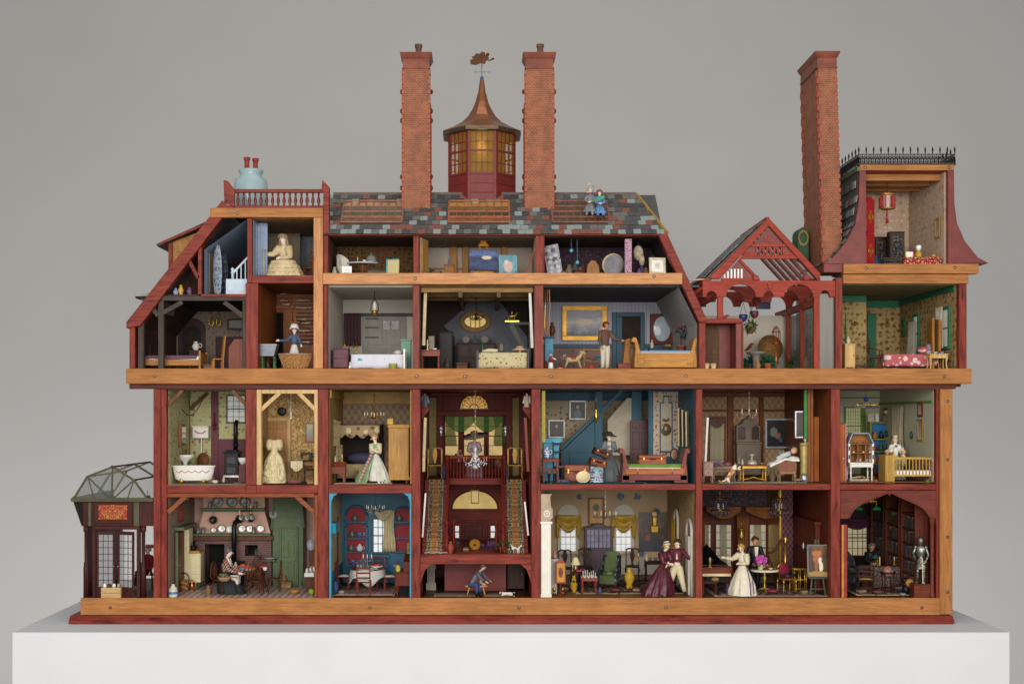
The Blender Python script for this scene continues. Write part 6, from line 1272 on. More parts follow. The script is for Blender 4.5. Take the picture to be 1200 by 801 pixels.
t=T('music_stand','gilt lyre music rack at the music room right','music rack',937,44,FG);f=MB();[f.cyl((x,y,0),(x,y,28),.7,.7,6)for x in(-7,0,7)for y in(-4,4)];[f.box(-7.5,7.5,-4.6,4.6,z,z+1)for z in(4,15)];f.bar((-7.5,-4,28),(7.5,-4,28),1.2).bar((-7.5,4,28),(7.5,4,28),1.2).bd('frame',GILT,t)
t=T('fireplace_surround','black marble fireplace with ornaments at the music room right wall','fireplace',946,110,FG);MB().box(-7,12,-26,26,0,44).box(-10,12,-30,30,44,48).bd('surround',P('171314',.3,0,.3),t,.5);MB().box(-7.6,-7,-15,15,4,34).bd('opening',P('5a2418',.8),t)
for i in range(5):
 t=T('mantel_ornament',('small silver urn','red glass vase','gold candlestick','white china figure','green bottle')[i]+' on the black marble mantel','ornament',941.5,86+i*11,FG+48.1,0,'ornaments on the black mantel');pot(t,[(1.8,0),(1,1),(2.4,4),(1,6),(1.4,7+i%3*2),(0,8+i%3*2)],(SILVER,P('6a1a20',.3),BRASS,CHINA,P('3a4a34',.3))[i],'body')
MB().box(950.5,966,150,221,28.6,152).bd('chimney_column',PAPER('464252',('8a443e','2a2830'),6,.38,'damask'),house);MB().box(948.2,950.4,148,221,28.6,152).bd('column_trim',GILT,house);MB().box(966.1,971.9,40,221,28.6,110).box(964,971.9,36,221,110,114).bd('side_cabinet',RWOOD,house,.3)
t=T('easel','dark green studio easel at the music room right front','easel',958.4,14,FG);GRW=P('3f4430',.5);MB().bar((-9,0,0),(-6,3,24),1.8,1.4).bar((9,0,0),(6,3,24),1.8,1.4).bar((-6,3,24),(-1.5,6,66),1.6,1.4).bar((6,3,24),(1.5,6,66),1.6,1.4).bar((0,14,0),(0,6,64),1.4).box(-11,11,-1.4,2.6,20,22.5).bar((-8,.6,8),(8,.6,8),1.2).bd('stand',GRW,t)
t=T('painting','grey framed painting of a pale figure on the green easel','painting',958.4,10,FG+22.7,rx=-4);picture(t,25,38,P('6f6e6c',.5),PAINT(('2a2018','4a2f1c','3a281c','7a5228'),3,.45,.35,blobs=((.45,.74,.3,.12,'a8622c'),(.5,.55,.3,.14,'9a5a34'),(.62,.5,.1,.12,'d8cdb8'),(.68,.3,.12,.2,'d6c8a8'),(.42,.32,.1,.2,'8a5230'),(.5,.06,.7,.1,'9a7434'))),1.6)
rug('music_rug','faded red oriental rug on the music room floor','rug',892,66,FG,132,120,RUG('4a2c2c',('7a4a44','8a7060','4a3f4a','a08a74'),.9))
LIBW=WOOD('5a2a1c','381810','z',.4)
room(984.4,1095,573.5,699.6,215,P('2e1c18',.7),P('201410',.7),DKFLOOR,LIBW,LIBW);y=214;zz=lambda py:zat(py,y);xx=lambda px:xat(px,y)
GW=WOOD('6e352b','4a211b','x',.4)
cv=lambda a,b_,c,n=8:[((1-q)**2*a[0]+2*q*(1-q)*b_[0]+q*q*c[0],(1-q)**2*a[1]+2*q*(1-q)*b_[1]+q*q*c[1])for q in[i/n for i in range(n+1)]]
MB().prism(([(983.6,154),(983.6,121)]+cv((993.6,121),(997,133),(1010,139))+[(1040.6,152)]+cv((1071,138.5),(1084,133),(1088,122))+[(1095.2,121),(1095.2,154)])[::-1],-4.6,-.6).bd('gothic_arch',GW,house,0)
MB().tb([(x,-4.8,z)for x,z in cv((993.6,121),(997,133),(1010,139))+[(1040.6,152)]+cv((1071,138.5),(1084,133),(1088,122))],1.1,5).ball((1040.6,-5,151),2.4,8,(1,1,1.4)).bd('arch_moulding',GW,house)
MB().la([(3.4,0),(3.4,4),(2.2,6),(2.2,84),(3,86),(3.4,90),(3.4,93)],(1091.6,-2,28.6),10).bd('column',GW,house);MB().box(984.6,992,-3,-1,28.6,114).bd('door_edge',P('8a2c22',.4),house,.3);MB().box(986,987.6,-3.6,-3,29,113.6).bd('gold_strip',P('c08a2c',.5),house)
win(xx(993),xx(1016.5),zz(650),zz(609),y,LIBW,GLOW('c9bd98',.42),4,5,2.6,.7)
t=T('purple_valance','plum velvet valance over the library window','curtain',1004,206,zat(607,206));swag(t,46,15,P('4a2038',.7,0,.3));t=T('purple_drape','plum velvet drape right of the library window','curtain',1019,206,zat(652,206));curtain(t,9,56,P('4a2038',.7,0,.3),4,2)
for i,(yy,lab)in enumerate(((44,'tall red brown bookcase nearest the front on library right wall'),(104,'tall bookcase in the middle of the library right wall'),(164,'tall bookcase at the back of the library right wall'))):
 t=T('bookcase',lab,'bookcase',1086,yy,FG,-90,'library bookcases',photo=False);f=MB().box(-27,-24,-8,8,0,112).box(24,27,-8,8,0,112).box(-24,24,6.6,8,0,112).box(-28,28,-9,8,112,115);f.bd('case',LIBW,t,.4)
 for k in range(6):MB().box(-24,24,-7,6.5,4+k*18,5.4+k*18).bd('shelf',LIBW,t);book_row(t,44,14,8,-22+2*(k%2),5.5+k*18,-5,('2a3a5a','5a2a24','3a4a3a','7a6a4a','2a2a34','6a4a34'),i*10+k)if k<5 else None
MB().box(xx(1034),xx(1056),y-10,y-.1,28.6,150).bd('back_bookcase',LIBW,house);t=T('bookcase','bookcase of blue volumes on the library back wall','bookcase',1043,200,FG);MB().box(-13,-11,-4,4,0,114).box(11,13,-4,4,0,114).box(-11,11,3,4,0,114).bd('case',LIBW,t)
for k in range(6):MB().box(-11,11,-4,3,6+k*18,7.4+k*18).bd('shelf',LIBW,t);book_row(t,21,13,5,-10.5,7.5+k*18,-3,('2a3a6a','34486a','5a2a24','8a8270'),k)
t=T('library_lamp','brass two arm lamp with green glass shades in the library','lamp',1016.5,60,146);MB().cyl((0,0,0),(0,0,-12),.7,.7,6).bar((-11,0,-9),(11,0,-9),1).tb([(-11,0,-9),(-11,0,-15)],.7,6).tb([(11,0,-9),(11,0,-15)],.7,6).ring((-4,0,-8),2.4,.5,10,5,'y').ring((4,0,-8),2.4,.5,10,5,'y').bd('arm',GILT,t);[MB().la([(5.6,-19),(4.8,-17),(1.4,-15)],(x,0,0),14,cap=False).bd('shade',P('1c7a3a',.25),t)for x in(-11,11)]
t=T('wing_chair','dark grey damask wing chair at the library left','armchair',999,84,FG,40);GD=PAPER('3c3c3e',('5c5c5a',),5,.3);MB().box(-10,10,-9,9,6,17).bd('seat',GD,t,1.5);MB().sheet(lambda u,v:(-10.5+21*u,8+3*v-1.5*sin(pi*u),16+26*v+3*sin(pi*u)*v),10,8,-3).bd('backrest',GD,t);[MB().sheet(lambda u,v:(s_*(11-.5*u),9-10*(1-v*.4)*u+2*v,16+25*v*(1-.2*u)),6,8,s_*2).tb([(s_*10,-9,23),(s_*10,8,25)],2.4,8).bd('wing',GD,t)for s_ in(-1,1)];legs4(t,20,17,6.1,DCARV,1.1,'cab')
t=T('writing_desk','dark desk draped with a patterned cloth in the library','desk',1031,96,FG);MB().box(-26,26,-12,12,23,26).box(-25,-8,-11,11,0,23).box(8,25,-11,11,0,23).bd('desk_body',LIBW,t,.3)
t=T('desk_cloth','faded floral tapestry hanging over the front of the library desk','cloth',1038,80,FG+26.6);MB().sheet(lambda u,v:(-20+40*u,14-18.6*min(1,v*2)-(1.2*sin(u*14)*max(0,v-.5)),-30*max(0,v-.5)*1.7+.2),20,12,.5).bd('cloth',PAPER('5c4a44',('7a6a5c','8a7a6c','4a3a44'),4,.33),t)
t=T('desk_pad','plum leather desk pad at the left end of library desk','desk pad',1014,88,FG+26.2);MB().box(-9,7,-6,7,0,1.4).bd('pad',P('4f2c3a',.6),t,.3)
H=60;J=joints(H,False,((-.05,-.1,-.14),(.06,-.2,-.2)),((.05,-.1,-.14),(-.04,-.2,-.2)),(0,-.15),17,(0,-.6));t=person('grey haired man in black coat seated at the library desk',1019.5,124,FG,H,J,12,SKINTAN,P('5e5c5e',.6,0,.3,300),'curls',0,False);garment(t,H,J,BKS,'coat','neck','pelvis',1.15,False);sleeves(t,H,J,BKS,1.25);trousers(t,H,J,BKS,1.1)
t=T('desk_lamp','small brass desk lamp with green shade and yellow candle','lamp',1028,88,FG+27.4);MB().cyl((0,0,0),(0,0,9),.6,.5,6).la([(3,0),(1,1)],n=10).bd('base',BRASS,t);MB().la([(4.4,9),(3.6,11),(1,13)],(-2,0,0),12,cap=False).bd('shade',P('2a5a48',.3),t);MB().cyl((2.4,-2,0),(2.4,-2,11),1.1,1,8).bd('candle',P('d8b45c',.5),t)
t=T('armchair','dark oak armchair with straw seat before the library desk','chair',1014,44,FG,170);chair(t,DCARV,P('b08a4a',.8),19,17,16,34,'ladder','turn',1);[MB().bar((s_*8.6,-7,26),(s_*8.6,7,26),1.4).bar((s_*8.6,-7,16),(s_*8.6,-7,26),1.2).bd('armrest',DCARV,t)for s_ in(-1,1)];MB().bar((-8,-6,5),(8,-6,5),1.2).bar((-8,6,5),(8,6,5),1.2).bd('stretcher',DCARV,t)
t=T('globe','floor globe with orange and blue seas in a dark stand','globe',1040.6,34,FG);t_=NT('globe_map');n_=t_.noise(t_.co(),75,4,.55,.6);t_.color(t_.ramp(n_,[(.4,'34446a'),(.5,'4a5a80'),(.53,'a8683a'),(.7,'8a4a2a')]));MB().ball((0,0,26),7,20).bd('sphere',t_.done(.3),t);MB().ring((0,0,25),8.4,1,24,6).bd('horizon_ring',DCARV,t);[MB().tb([(8.2*cos(a),8.2*sin(a),25),(7*cos(a),7*sin(a),12),(8.6*cos(a),8.6*sin(a),0)],.7,6).bd('leg',DCARV,t)for a in(.8,2.36,3.93,5.5)];MB().bar((-6,-6,7),(6,6,7),1).bar((6,-6,7),(-6,6,7),1).bd('stretcher',DCARV,t)
t=T('armour_plinth','red brown wooden block carrying the suit of armour','pedestal',1079,6,FG);MB().box(-10.5,10.5,-8,8,0,15.5).box(-11.2,11.2,-8.6,8.6,0,2).bd('block',WOOD('6e3522','43200f','x',.35),t,.5)
STEEL=P('7f7b74',.36,.85,.4,60);H=53;J=joints(H,False,((-.05,-.04,-.15),(.0,-.15,-.22)),((.06,-.02,-.17),(.02,-.1,-.28)),stride=.02);t=T('armour_suit','polished steel suit of armour holding a sword on wooden block','suit of armour',1079,6,FG+15.6,-28);b=skin_body(t,H,J,STEEL,False);garment(t,H,J,STEEL,'breastplate','neck','waist',1.2,False);sleeves(t,H,J,STEEL,1.0);trousers(t,H,J,STEEL,.85,STEEL)
MB().la([(.055*H,-.09*H),(.075*H,-.02*H),(.07*H,.05*H),(.03*H,.085*H),(0,.09*H)],tuple(J['head']),14).la([(.085*H,.005*H),(.085*H,.02*H)],tuple(J['head']),14).bd('helmet',STEEL,t);[MB().ball(J[k],.06*H,10,(1,1,.8)).bd('pauldron',STEEL,t)for k in('shl','shr')];[MB().ball(J[k],.05*H,8).bd('poleyn',STEEL,t)for k in('knl','knr')];skirt(t,H,J,STEEL,.12,.05,8,J['knl'][2]+3,J['pelvis'],name='tasset');MB().bar((4,-9,1),(3,-8,31),1,.6).bar((.6,-8,25),(6,-8.4,25),1).bd('sword',P('c0b8a0',.3,.8),t)
t=T('toy_figure','tan and black toy animal on the floor beside the armour block','toy',1062,24,FG);MB().ball((0,0,6),6,12,(.9,.8,1)).bd('body',BLACK,t);MB().ball((3,-3.4,14),5.2,12,(1,.7,1)).bd('head',P('a8743c',.8),t);MB().ball((3.6,-7.2,15),.9,6).bd('eye',P('20304a',.2),t);MB().ball((-2.4,-1,17),3,8).bd('ear',BLACK,t)
rug('library_rug','dark red patterned rug with cream edge in the library','rug',1035,60,FG,88,90,RUG('4a3034',('6a4a4a','8a7468','3a2a34','b0a080'),1))
TIMB=WOOD('6e4426','432614','z',.4);BWP=PAPER('b3ae80',('8a5f58','7f8f62'),8,.24);BGD=P('5a1c2c',.5,0,.2);PORC=P('dedad2',.15,0,.04)
room(197,288.4,456,567.6,116,BWP,P('8a7f60',.7),CHECK('b0a48c','8f8470',6,'floor'),BWP);y=115;zz=lambda py:zat(py,y);xx=lambda px:xat(px,y)
for p,q in(((197,2,254),(214,2,271)),((288,2,254),(272,2,271)),((xx(224),y-4,250),(xx(244),y-4,270))):MB().bar(p,q,4,4).bd('corner_brace',TIMB,house)
MB().box(xx(248),xx(256),y-3,y,161,272).box(xx(248),288,y-2.6,y,zz(520),zz(514)).box(xx(256),288,y-1.5,y,161,zz(520)).box(xx(216),xx(223),y-4,y,161,272).bd('burgundy_woodwork',BGD,house)
win(xx(267),xx(287),zz(494),zz(464),y,P('3a3630',.5),GLOW('b9bdb4',.35),3,5,1.6,.5)
t=T('bathtub','white claw foot bathtub with pink garland and gold feet','bathtub',227,20,FM);pr=[(19,4),(22,6),(24,14),(25,19.5),(26.5,20.6),(26.5,21.4),(24,21.4),(22.5,15),(20,7),(0,6)];MB().la(pr,n=28,sy=.42,cap=False).la([(0,4.1),(19,4)],n=28,sy=.42,cap=False).bd('tub',PORC,t)
for sx in(-1,1):[MB().ball((sx*13,sy*6,3.6),2.6,8).tb([(sx*13,sy*6,3),(sx*14,sy*6.6,.8)],[1.6,1],6).bd('foot',GILT,t)for sy in(-1,1)]
MB().tb([(-20+i*.8,-24.4*.42*sqrt(max(.05,1-((-20+i*.8)/24.6)**2))-.3,16-2.4*abs(sin(i*.314)))for i in range(51)],.42,5).bd('garland',P('b0707c',.5),t)
t=T('tub_tap','brass tap column at the left end of the bathtub','tap',203,34,FM+.1);MB().cyl((0,0,0),(0,0,30),.9,.8,8).tb([(0,0,28),(3,-1,30),(5,-2,27)],.8,6).ball((0,0,31.5),1.8,8).bd('pipe',BRASS,t)
t=T('washbasin','white pedestal basin with gold taps behind the bathtub','basin',217,66,FM);MB().la([(3,0),(2,4),(2,22),(5,26),(10,30),(11,33),(10,33),(6,29),(0,28)],n=18,sy=.75).bd('basin',PORC,t);[MB().cyl((x,4,33),(x,4,38),.8,.7,6).ball((x,4,38.5),1.3,6).bd('tap',BRASS,t)for x in(-4,4)];MB().tb([(0,5,33),(0,4,40),(0,0,39)],.8,6).bd('spout',BRASS,t)
t=T('toilet_cistern','white high cistern with pink swag on the bathroom back wall','cistern',236,110,zz(513));MB().box(-10,10,-6,4,0,14).box(-10.6,10.6,-6.6,4,14,15.6).bd('tank',PORC,t,.6);MB().tb([(-7+i,-6.3,9-3*sin(pi*i/14))for i in range(15)],.7,5).bd('swag',P('a85a6c',.5),t);MB().cyl((0,0,0),(0,0,-34),.9,.9,8).bd('pipe',PORC,t)
t=T('toilet','toilet with raised brown oval lid below the white cistern','toilet',236.5,96,FM);MB().la([(5,0),(4,4),(7,14),(8,16),(6,16),(4,10)],n=14).bd('bowl',PORC,t);MB().la([(0,0),(7.4,0),(7.8,.8),(7.4,1.6),(0,1.6)],n=20,M=MT((0,8,25))@MR(R(80),4,'X')@Matrix.Scale(1.2,4,(0,1,0))).bd('lid',TIMB,t)
t=T('parlour_stove','ornate black iron stove with tall pipe in the bathroom','stove',272.5,62,FM);b=box_thing(t,17,15,28,IRON,'stove_body',.8);b.location=(0,0,7*S);MB().box(-10,10,-9,9,5,8).box(-10,10,-9,9,34.6,37).box(-7,7,-7,7,37,39).bd('cornice',IRON,t,.6);legs4(t,21,18,5.2,SILVER,1.3,'cab');[MB().box(-6,6,-8.6,-7.6,10+k*12,19+k*12).bd('stove_door',P('2c2d30',.3,.6),t,.5)for k in range(2)];MB().box(-9.4,9.4,-9.6,-8.9,5.6,8.6).bd('nickel_trim',SILVER,t,.3);MB().tb([(3,4,39),(3,4,66),(3,6,72),(3,10,73)],2.8,10).la([(4,44),(3.4,46),(2.8,47)],(3,4,0),10,cap=False).bd('stovepipe',BLACK,t)
t=T('mirror_cabinet','wooden wall cabinet with mirror on the bathroom left wall','cabinet',197.3,60,205,90,photo=False);MB().box(-12,12,-4,0,0,26).bd('case',WOOD('8a5a30','5a361a','z'),t,.4);MB().box(-9,9,-4.6,-4,3,23).bd('mirror',P('a09c8c',.1,.6),t)
t=T('hip_basin','white basin on the floor right of the bathroom stove','basin',284.5,44,FM+22);MB().la([(3,0),(5,4),(6,8),(5.2,8),(3,2),(0,1.4)],n=16).bd('bowl',PORC,t);MB().box(-4,4,-6,6,-21.8,0).bd('stand',BGD,t,.4)
t=T('washing_rope','dark cord looping under the bathroom ceiling','cord',225,70,268);MB().tb([(-22+i*2.4,0,-26*sin(pi*i/16))for i in range(17)],.5,5).bd('cord_strand',BLACK,t)
t=T('pull_chain','burgundy tassel pull hanging on the bathroom post','tassel',251,108,zat(500,108));MB().ball((0,0,4),2.6,8).cyl((0,0,6),(0,0,18),.6,.6,6).la([(2.4,-3),(1.4,2)],n=8).bd('tassel_body',BGD,t)
rug('bath_mat','small dark oval mat under the bathroom stove','mat',262,36,FM,26,12,P('2e2b28',.9))
CRW=WOOD('c9a878','a98656','z',.45);SWP=PAPER('c4a776',('94713e',),12,.62,'scroll')
room(301.3,372.6,456,567.6,78,SWP,P('b39a70',.7),P('3a2c24',.7),SWP);y=77;zz=lambda py:zat(py,y);xx=lambda px:xat(px,y)
sfp=MB().box(301.4,307,-4.4,6,160.4,271.6).bd('cream_post',CRW,house,.3);MB().box(368.8,372.9,-4.4,6,160.4,271.6).bd('cream_post',CRW,house,.3);MB().box(307,368.8,-3,6,267,271.6).bd('cream_lintel',CRW,house,.2)
for a,b_ in(((306,0,248),(328,0,268)),((370,0,248),(350,0,268))):MB().bar(a,b_,4.5,4.5).bd('cream_brace',CRW,house)
panel_door(xx(311),xx(337),160.6,zz(493),y,WOOD('a87c4c','805a34','z',.35),1,frame=CRW,fw=4)
t=T('wall_clock','round black clock above the sewing room door','clock',330.6,74,zz(487));MB().la([(0,0),(5.4,0),(5.4,2),(4.4,2.6),(0,2.2)],n=18,M=MT((0,0,5.4))@MR(R(90),4,'X')).bd('case',BLACK,t)
t=T('picture','red patterned picture in brown frame on the sewing room wall','picture',363,75,zat(518,75));picture(t,11,24,P('7a6a54',.5),PAINT(('9a5040','7a8a80','b89a70'),5,.4),1.6)
t=T('crystal_pendant','string of crystal beads hanging in the sewing room','pendant',341,40,267);b=MB();[b.ball((0,0,-i*2.2),.9+(.5 if i>9 else 0),6)for i in range(14)];b.bd('beads',CRYST,t,kind='stuff')
t=T('dress_form','headless dress form wearing a cream lace gown','dress form',321.5,24,FM+.3);H=63;J=joints(H);CL=P('cdbd94',.8,0,.25,90);MB().la([(3,0),(1,1),(.8,20)],n=10).la([(0,55.5),(1.6,55),(1,57.6),(0,58.4)],n=8).bd('stand',BRASS,t);garment(t,H,J,CL,'bodice','collar','waist',1.08);sleeves(t,H,J,CL,1.35,.01,True);[skirt(t,H,J,CL,r_,.13,k_,z_,name='skirt_tier')for r_,k_,z_ in((.21,9,.4),(.2,11,8),(.185,10,16),(.165,8,23))];MB().ball((9,-8,6),4,10).ball((-9,-9,12),3.4,10).bd('lace_bunch',CL,t,kind='stuff')
t=T('sewing_table','tan treadle table with a black sewing machine base','table',358,54,FM);table(t,24,16,25,WOOD('9a7040','6a4a28','x'),1.4,'turn',1,3)
t=T('sewing_machine','black sewing machine on the tan table','sewing machine',359,54,FM+25.1);MB().box(-7,7,-3,3,0,1.6).box(3.5,7,-2,2,1.6,10).box(-7,7,-1.8,1.8,8,11).box(-7,-4.6,-1.6,1.6,3.4,8).bd('body',BLACK,t,.5);MB().ring((8,0,8),2.6,.6,12,6,'x').bd('wheel',PEWTER,t)
t=T('lace_cloth','cream lace hanging over the front of the sewing table','cloth',348,42,FM+26);MB().sheet(lambda u,v:(-7+14*u,10-13*min(1,v*2)+.8*sin(u*16)*v,.2-13*max(0,v-.5)*2*(.6+.4*sin(u*pi))),16,10,.4).bd('lace',LACE,t)
t=T('dark_chair','dark ladder back chair at the sewing table','chair',363,26,FM,-80);chair(t,DKW,None,15,14,17,38,'ladder','turn');rug('sewing_mat','black mat on the sewing room floor','mat',338,26,FM,56,26,P('1f1c1a',.9))
OCH=P('a8843c',.5,0,.2);DMW=PAPER('8f7a64',('7c6856','9c8770'),9,.3,'damask')
room(386,482.4,456,567.6,150,DMW,P('8a7440',.7),P('54402c',.8),P('9a7c44',.7),P('8a7040',.7));y=149;zz=lambda py:zat(py,y);xx=lambda px:xat(px,y)
MB().box(386.2,482.2,y-3,y-.05,zz(473),272).box(386.2,388,4,y,262,272).box(480.4,482.2,4,y,161,272).bd('gold_moulding',OCH,house,.3)
t=T('canopy_bed','dark four poster bed with scalloped tapestry canopy','bed',421,102,FM);[MB().la([(1.6,0),(1.6,20),(1,22),(1.4,60),(1,68)],(x,yy,0),8).bd('bedpost',DKW,t)for x in(-26,26)for yy in(-30,40)];CAN=PAPER('9a8466',('c0ae8a','6a5038'),12,.3);MB().box(-28,28,-32,42,68,70).bd('canopy_frame',DKW,t)
MB().sheet(lambda u,v:(-28+56*u,-32.6-.6*sin(u*30),69-v*(11+5*abs(sin(u*pi*4)))),32,4,.6).bd('valance',CAN,t);MB().box(-26,26,-28,38,8,20).bd('mattress',P('4a3428',.8),t,1);MB().box(-26,26,39,41,8,60).bd('headboard',P('2c1d18',.7),t);cushion(t,'bolster',P('4f4a68',.7,0,.2),(2,22,20),38,16,14);drape_block(t,'bedspread',P('a8946c',.8,0,.2,60),-26,26,-30,0,21,4,.6)
H=57;J=joints(H,True,((.02,-.08,-.15),(.12,-.14,-.1)),((.04,-.08,-.15),(-.06,-.16,-.1)),(0,0),0,(-.3,-.2));t=person('woman in green ball gown with pink roses over a white skirt',440,24,FM+.5,H,J,-15,PALE,BLOND,'curls',-10);GRS=P('7f9a70',.4,0,.25,50);garment(t,H,J,GRS,'bodice','collar');sleeves(t,H,J,LACE,1.3,.01);skirt(t,H,J,P('c3c0b4',.6,0,.15),.27,.06,10,0,sx=1,sy=.85,off=(2,0));skirt(t,H,J,GRS,.3,.05,7,.6,sx=1.1,sy=.95,off=(-6,0),name='overskirt',a0=pi*.72,a1=pi*1.52);skirt(t,H,J,BLACK,.29,.04,7,.3,(0,0,9),name='hem',sy=.86);w=V(J['waist'])
for i in range(9):q=i/8;MB().ball((w.x-2-10*q,-6.4-10*q,w.z*(1-q)+5*q+2),2,8).bd('rose',P('c08a8c',.6,0,.25,200),t)
t=T('wardrobe','golden oak wardrobe with cornice in the canopy bedroom','wardrobe',468,36,FM,0);GO=WOOD('b08344','8a6230','z',.3);MB().box(-12,12,-12,12,4,66).box(-13,13,-13,13,66,70).box(-13,13,-13,13,4,8).bd('carcass',GO,t,.5);MB().box(-12.6,-12,-10,10,10,64).box(-9,11,-12.7,-12,10,64).bd('door',GO,t,.3);legs4(t,23,23,4,P('6a2c20'),1.8,'turn')
t=T('gold_box','small yellow box on the wardrobe corner in the canopy bedroom','box',457.5,40,FM+70.2);box_thing(t,7,7,7,P('c09a3c',.5),'carton')
t=T('small_desk','small red brown slant desk at the bedroom left front','desk',396,20,FM);MB().prismx([(-8,12),(-8,20),(-2,26),(8,26),(8,12)],-9.5,9.5).bd('case',WOOD('7a3826','50241a','x',.3),t,.4);legs4(t,18,15,12,WOOD('7a3826','50241a','x',.3),1.1,'sq')
t=T('brass_chandelier','brass candle chandelier in the canopy bedroom','chandelier',438.6,70,268);chandelier(t,29,12,6,BRASS,CANDLE)
for i in range(4):t=T('folded_screen','pale wallpaper board leaning on bedroom left wall, '+ordn(i,4),'board',389+i*2.6,40+i*8,(205 if i<3 else 176),70,ry=4);MB().box(-8,8,-.7,.7,0,(32,26,30,30)[i]).bd('board',PAPER('b8a27c',('8a7048',),5,.3),t,.2)
rug('bedroom_rug','cream rug with worn border in the canopy bedroom','rug',426,22,FM,66,30,RUG('a8946c',('b8a884','9a845c','c0b292'),.8))
BWD=P('245468',.5,0,.16,30);FLW=PAPER('bda98a',('6a7a8c','8a4a44'),9,.2);PLAINC=P('b9ad97',.8,0,.1)
room(633.4,814,454.5,566.5,222,FLW,P('6a7a80',.7),P('2c4858',.6),BWD);y=170;zz=lambda py:zat(py,y);xx=lambda px:xat(px,y)
MB().box(633.6,813.8,213,221.9,262,273).bd('blue_cornice',BWD,house,.4);MB().prism([(xx(658),162),(xx(658),zz(529)),(xx(697),zz(492)),(xx(706),zz(492)),(xx(706),162)],y,221).bd('stair_spandrel',BWD,house)
MB().bar((xx(657),y-1.5,zz(526)),(xx(699),y-1.5,zz(486)),4,5,(0,1,0)).box(xx(697),xx(706),y-3,y-.1,162,273).bar((xx(704),y-2,zz(482)),(xx(731),y-2,zz(455)),5,8,(0,1,0)).box(xx(740),xx(752),y-3,y,162,273).bd('stair_string',BWD,house,.3)
MB().box(xx(667),xx(695),y-1.5,y-.05,164,zz(530)).bd('stair_cupboard_door',BWD,house,.4);MB().prism([(xx(712),190),(xx(712),zz(492)),(xx(735),zz(466)),(xx(741),zz(466)),(xx(741),190)],y-1,y-.1).bd('cream_panel',PLAINC,house,.3)
panel_door(xx(736),xx(760),162,zz(492),150,P('43171a',.4,0,.2),-1);y=120;zz=lambda py:zat(py,y);xx=lambda px:xat(px,y)
pb=MB().box(xx(760),xx(797),y,y+4,162,273).bd('panelled_bay',BWD,house);MB().box(xx(765.5),xx(794.5),y-.8,y-.05,190,zz(459)).bd('floral_panel',PAPER('c0ab92',('a05a50','6a8490'),6,.28),pb)
MB().prism([(xx(773),zz(530)),(xx(788),zz(530)),(xx(788),zz(471)),(xx(784),zz(471)),(xx(784),zz(463)),(xx(777),zz(463)),(xx(777),zz(471)),(xx(773),zz(471))],y-1.8,y-.9).bd('frame_panel',BWD,pb,.2);MB().prism([(xx(774.4),zz(528)),(xx(786.6),zz(528)),(xx(786.6),zz(472.6)),(xx(783),zz(472.6)),(xx(783),zz(465)),(xx(778),zz(465)),(xx(778),zz(472.6)),(xx(774.4),zz(472.6))],y-2.1,y-1.85).bd('inner_panel',PLAINC,pb)
t=T('cameo_portrait','oval gilt framed portrait under a crimson bow on the floral panel','portrait',780.2,y-2.2,zz(510));M_=MT((0,0,7.6))@MR(R(90),4,'X')@Matrix.Scale(1.2,4,(0,1,0));MB().la([(5.2,0),(6.6,.2),(6.6,1.2),(5.2,1.6)],n=20,cap=False,M=M_).bd('frame',GILT,t);MB().la([(0,.6),(5.3,.6)],n=20,cap=False,M=M_).bd('canvas',PAINT(('2a1f1c','4a322a'),3,.2,.3,blobs=((.5,.6,.2,.25,'b08470'),)),t);MB().tb([(0,-1,18),(-3,-1,22),(-4,-1,19),(0,-1,18),(3,-1,22),(4,-1,19),(0,-1,18)],.8,5).bd('bow',P('6a1c34',.5),t)
for lab,px,py,w,h,c in(('silver framed portrait of a person in blue, upper one by the stair',677,491.5,20,22.5,'5f6478'),('silver framed dark portrait, lower left one by the stair',652.2,513,19.5,21.5,'3a3a3a')):t=T('picture',lab,'picture',px,218,zat(py,218));picture(t,w*1.14,h*1.14,P('9a9a96',.35,.4),PAINT(('2a2420','3a302a'),3,w,.3,blobs=((.5,.25,.3,.3,c),(.5,.68,.11,.13,'c09a80'))),2)
t=T('gauge_tape','yellow measuring strip hanging at the staircase room left wall','ribbon',637,12,zat(518,12));MB().box(-2,2,-.4,.4,0,61).bd('strip',P('a89a2a',.5),t,.1)
t=T('brass_lamp','slender brass lamp hanging before the blue stair post','lamp',698.6,90,272);MB().cyl((0,0,0),(0,0,-22),.4,.4,6).la([(0,-40),(2,-36),(2.8,-30),(1.2,-26),(2,-24),(.5,-20)],n=10).bd('brass_body',BRASS,t)
t=T('blue_stove','light blue painted washstand cabinet at the staircase room left','cabinet',645,60,FR);MB().box(-9,10,-8,8,0,46).box(-10,14,-9,9,46,52).bd('case',P('3f93b0',.4,0,.15),t,.5)
t=T('side_chair','red brown washstand with shelf at the left front of staircase room','washstand',645,22,FR);table(t,20,15,29,WOOD('7a3524','50221a','x',.3),1.2,'sq',.9,3);MB().box(-9,9,-6.5,6.5,15,16.2).bd('shelf',WOOD('7a3524','50221a','x',.3),t)
t=T('ginger_jar','blue and white lidded jug on the red brown washstand','jug',640.5,20,FR+29.1);vase(t,13,4.4,BLUEW);MB().ring((4.2,0,7),2.4,.5,10,5,'y').bd('handle',BLUEW,t)
t=T('folded_table','dark folding chair frame leaning behind the washstand','chair',655,34,FR,12);chair(t,DCARV,P('9a7a4a',.7),12,13,18,48,'ladder')
for i,px in enumerate((643.5,650)):t=T('boot','tall black boot with brown top, %s of the pair'%('left','right')[i],'boot',px,6,FR,0,'black boots');MB().tb([(0,-3.4,1),(0,0,1.3),(0,1,3),(0,1,11)],[1,1.5,1.6,1.8],8).bd('leather',BLACK,t);MB().cyl((0,1,11),(0,1,14.5),2,2.1,8).bd('cuff',P('7a4a28',.5),t)
LEA=P('8c4424',.4,0,.3,60)
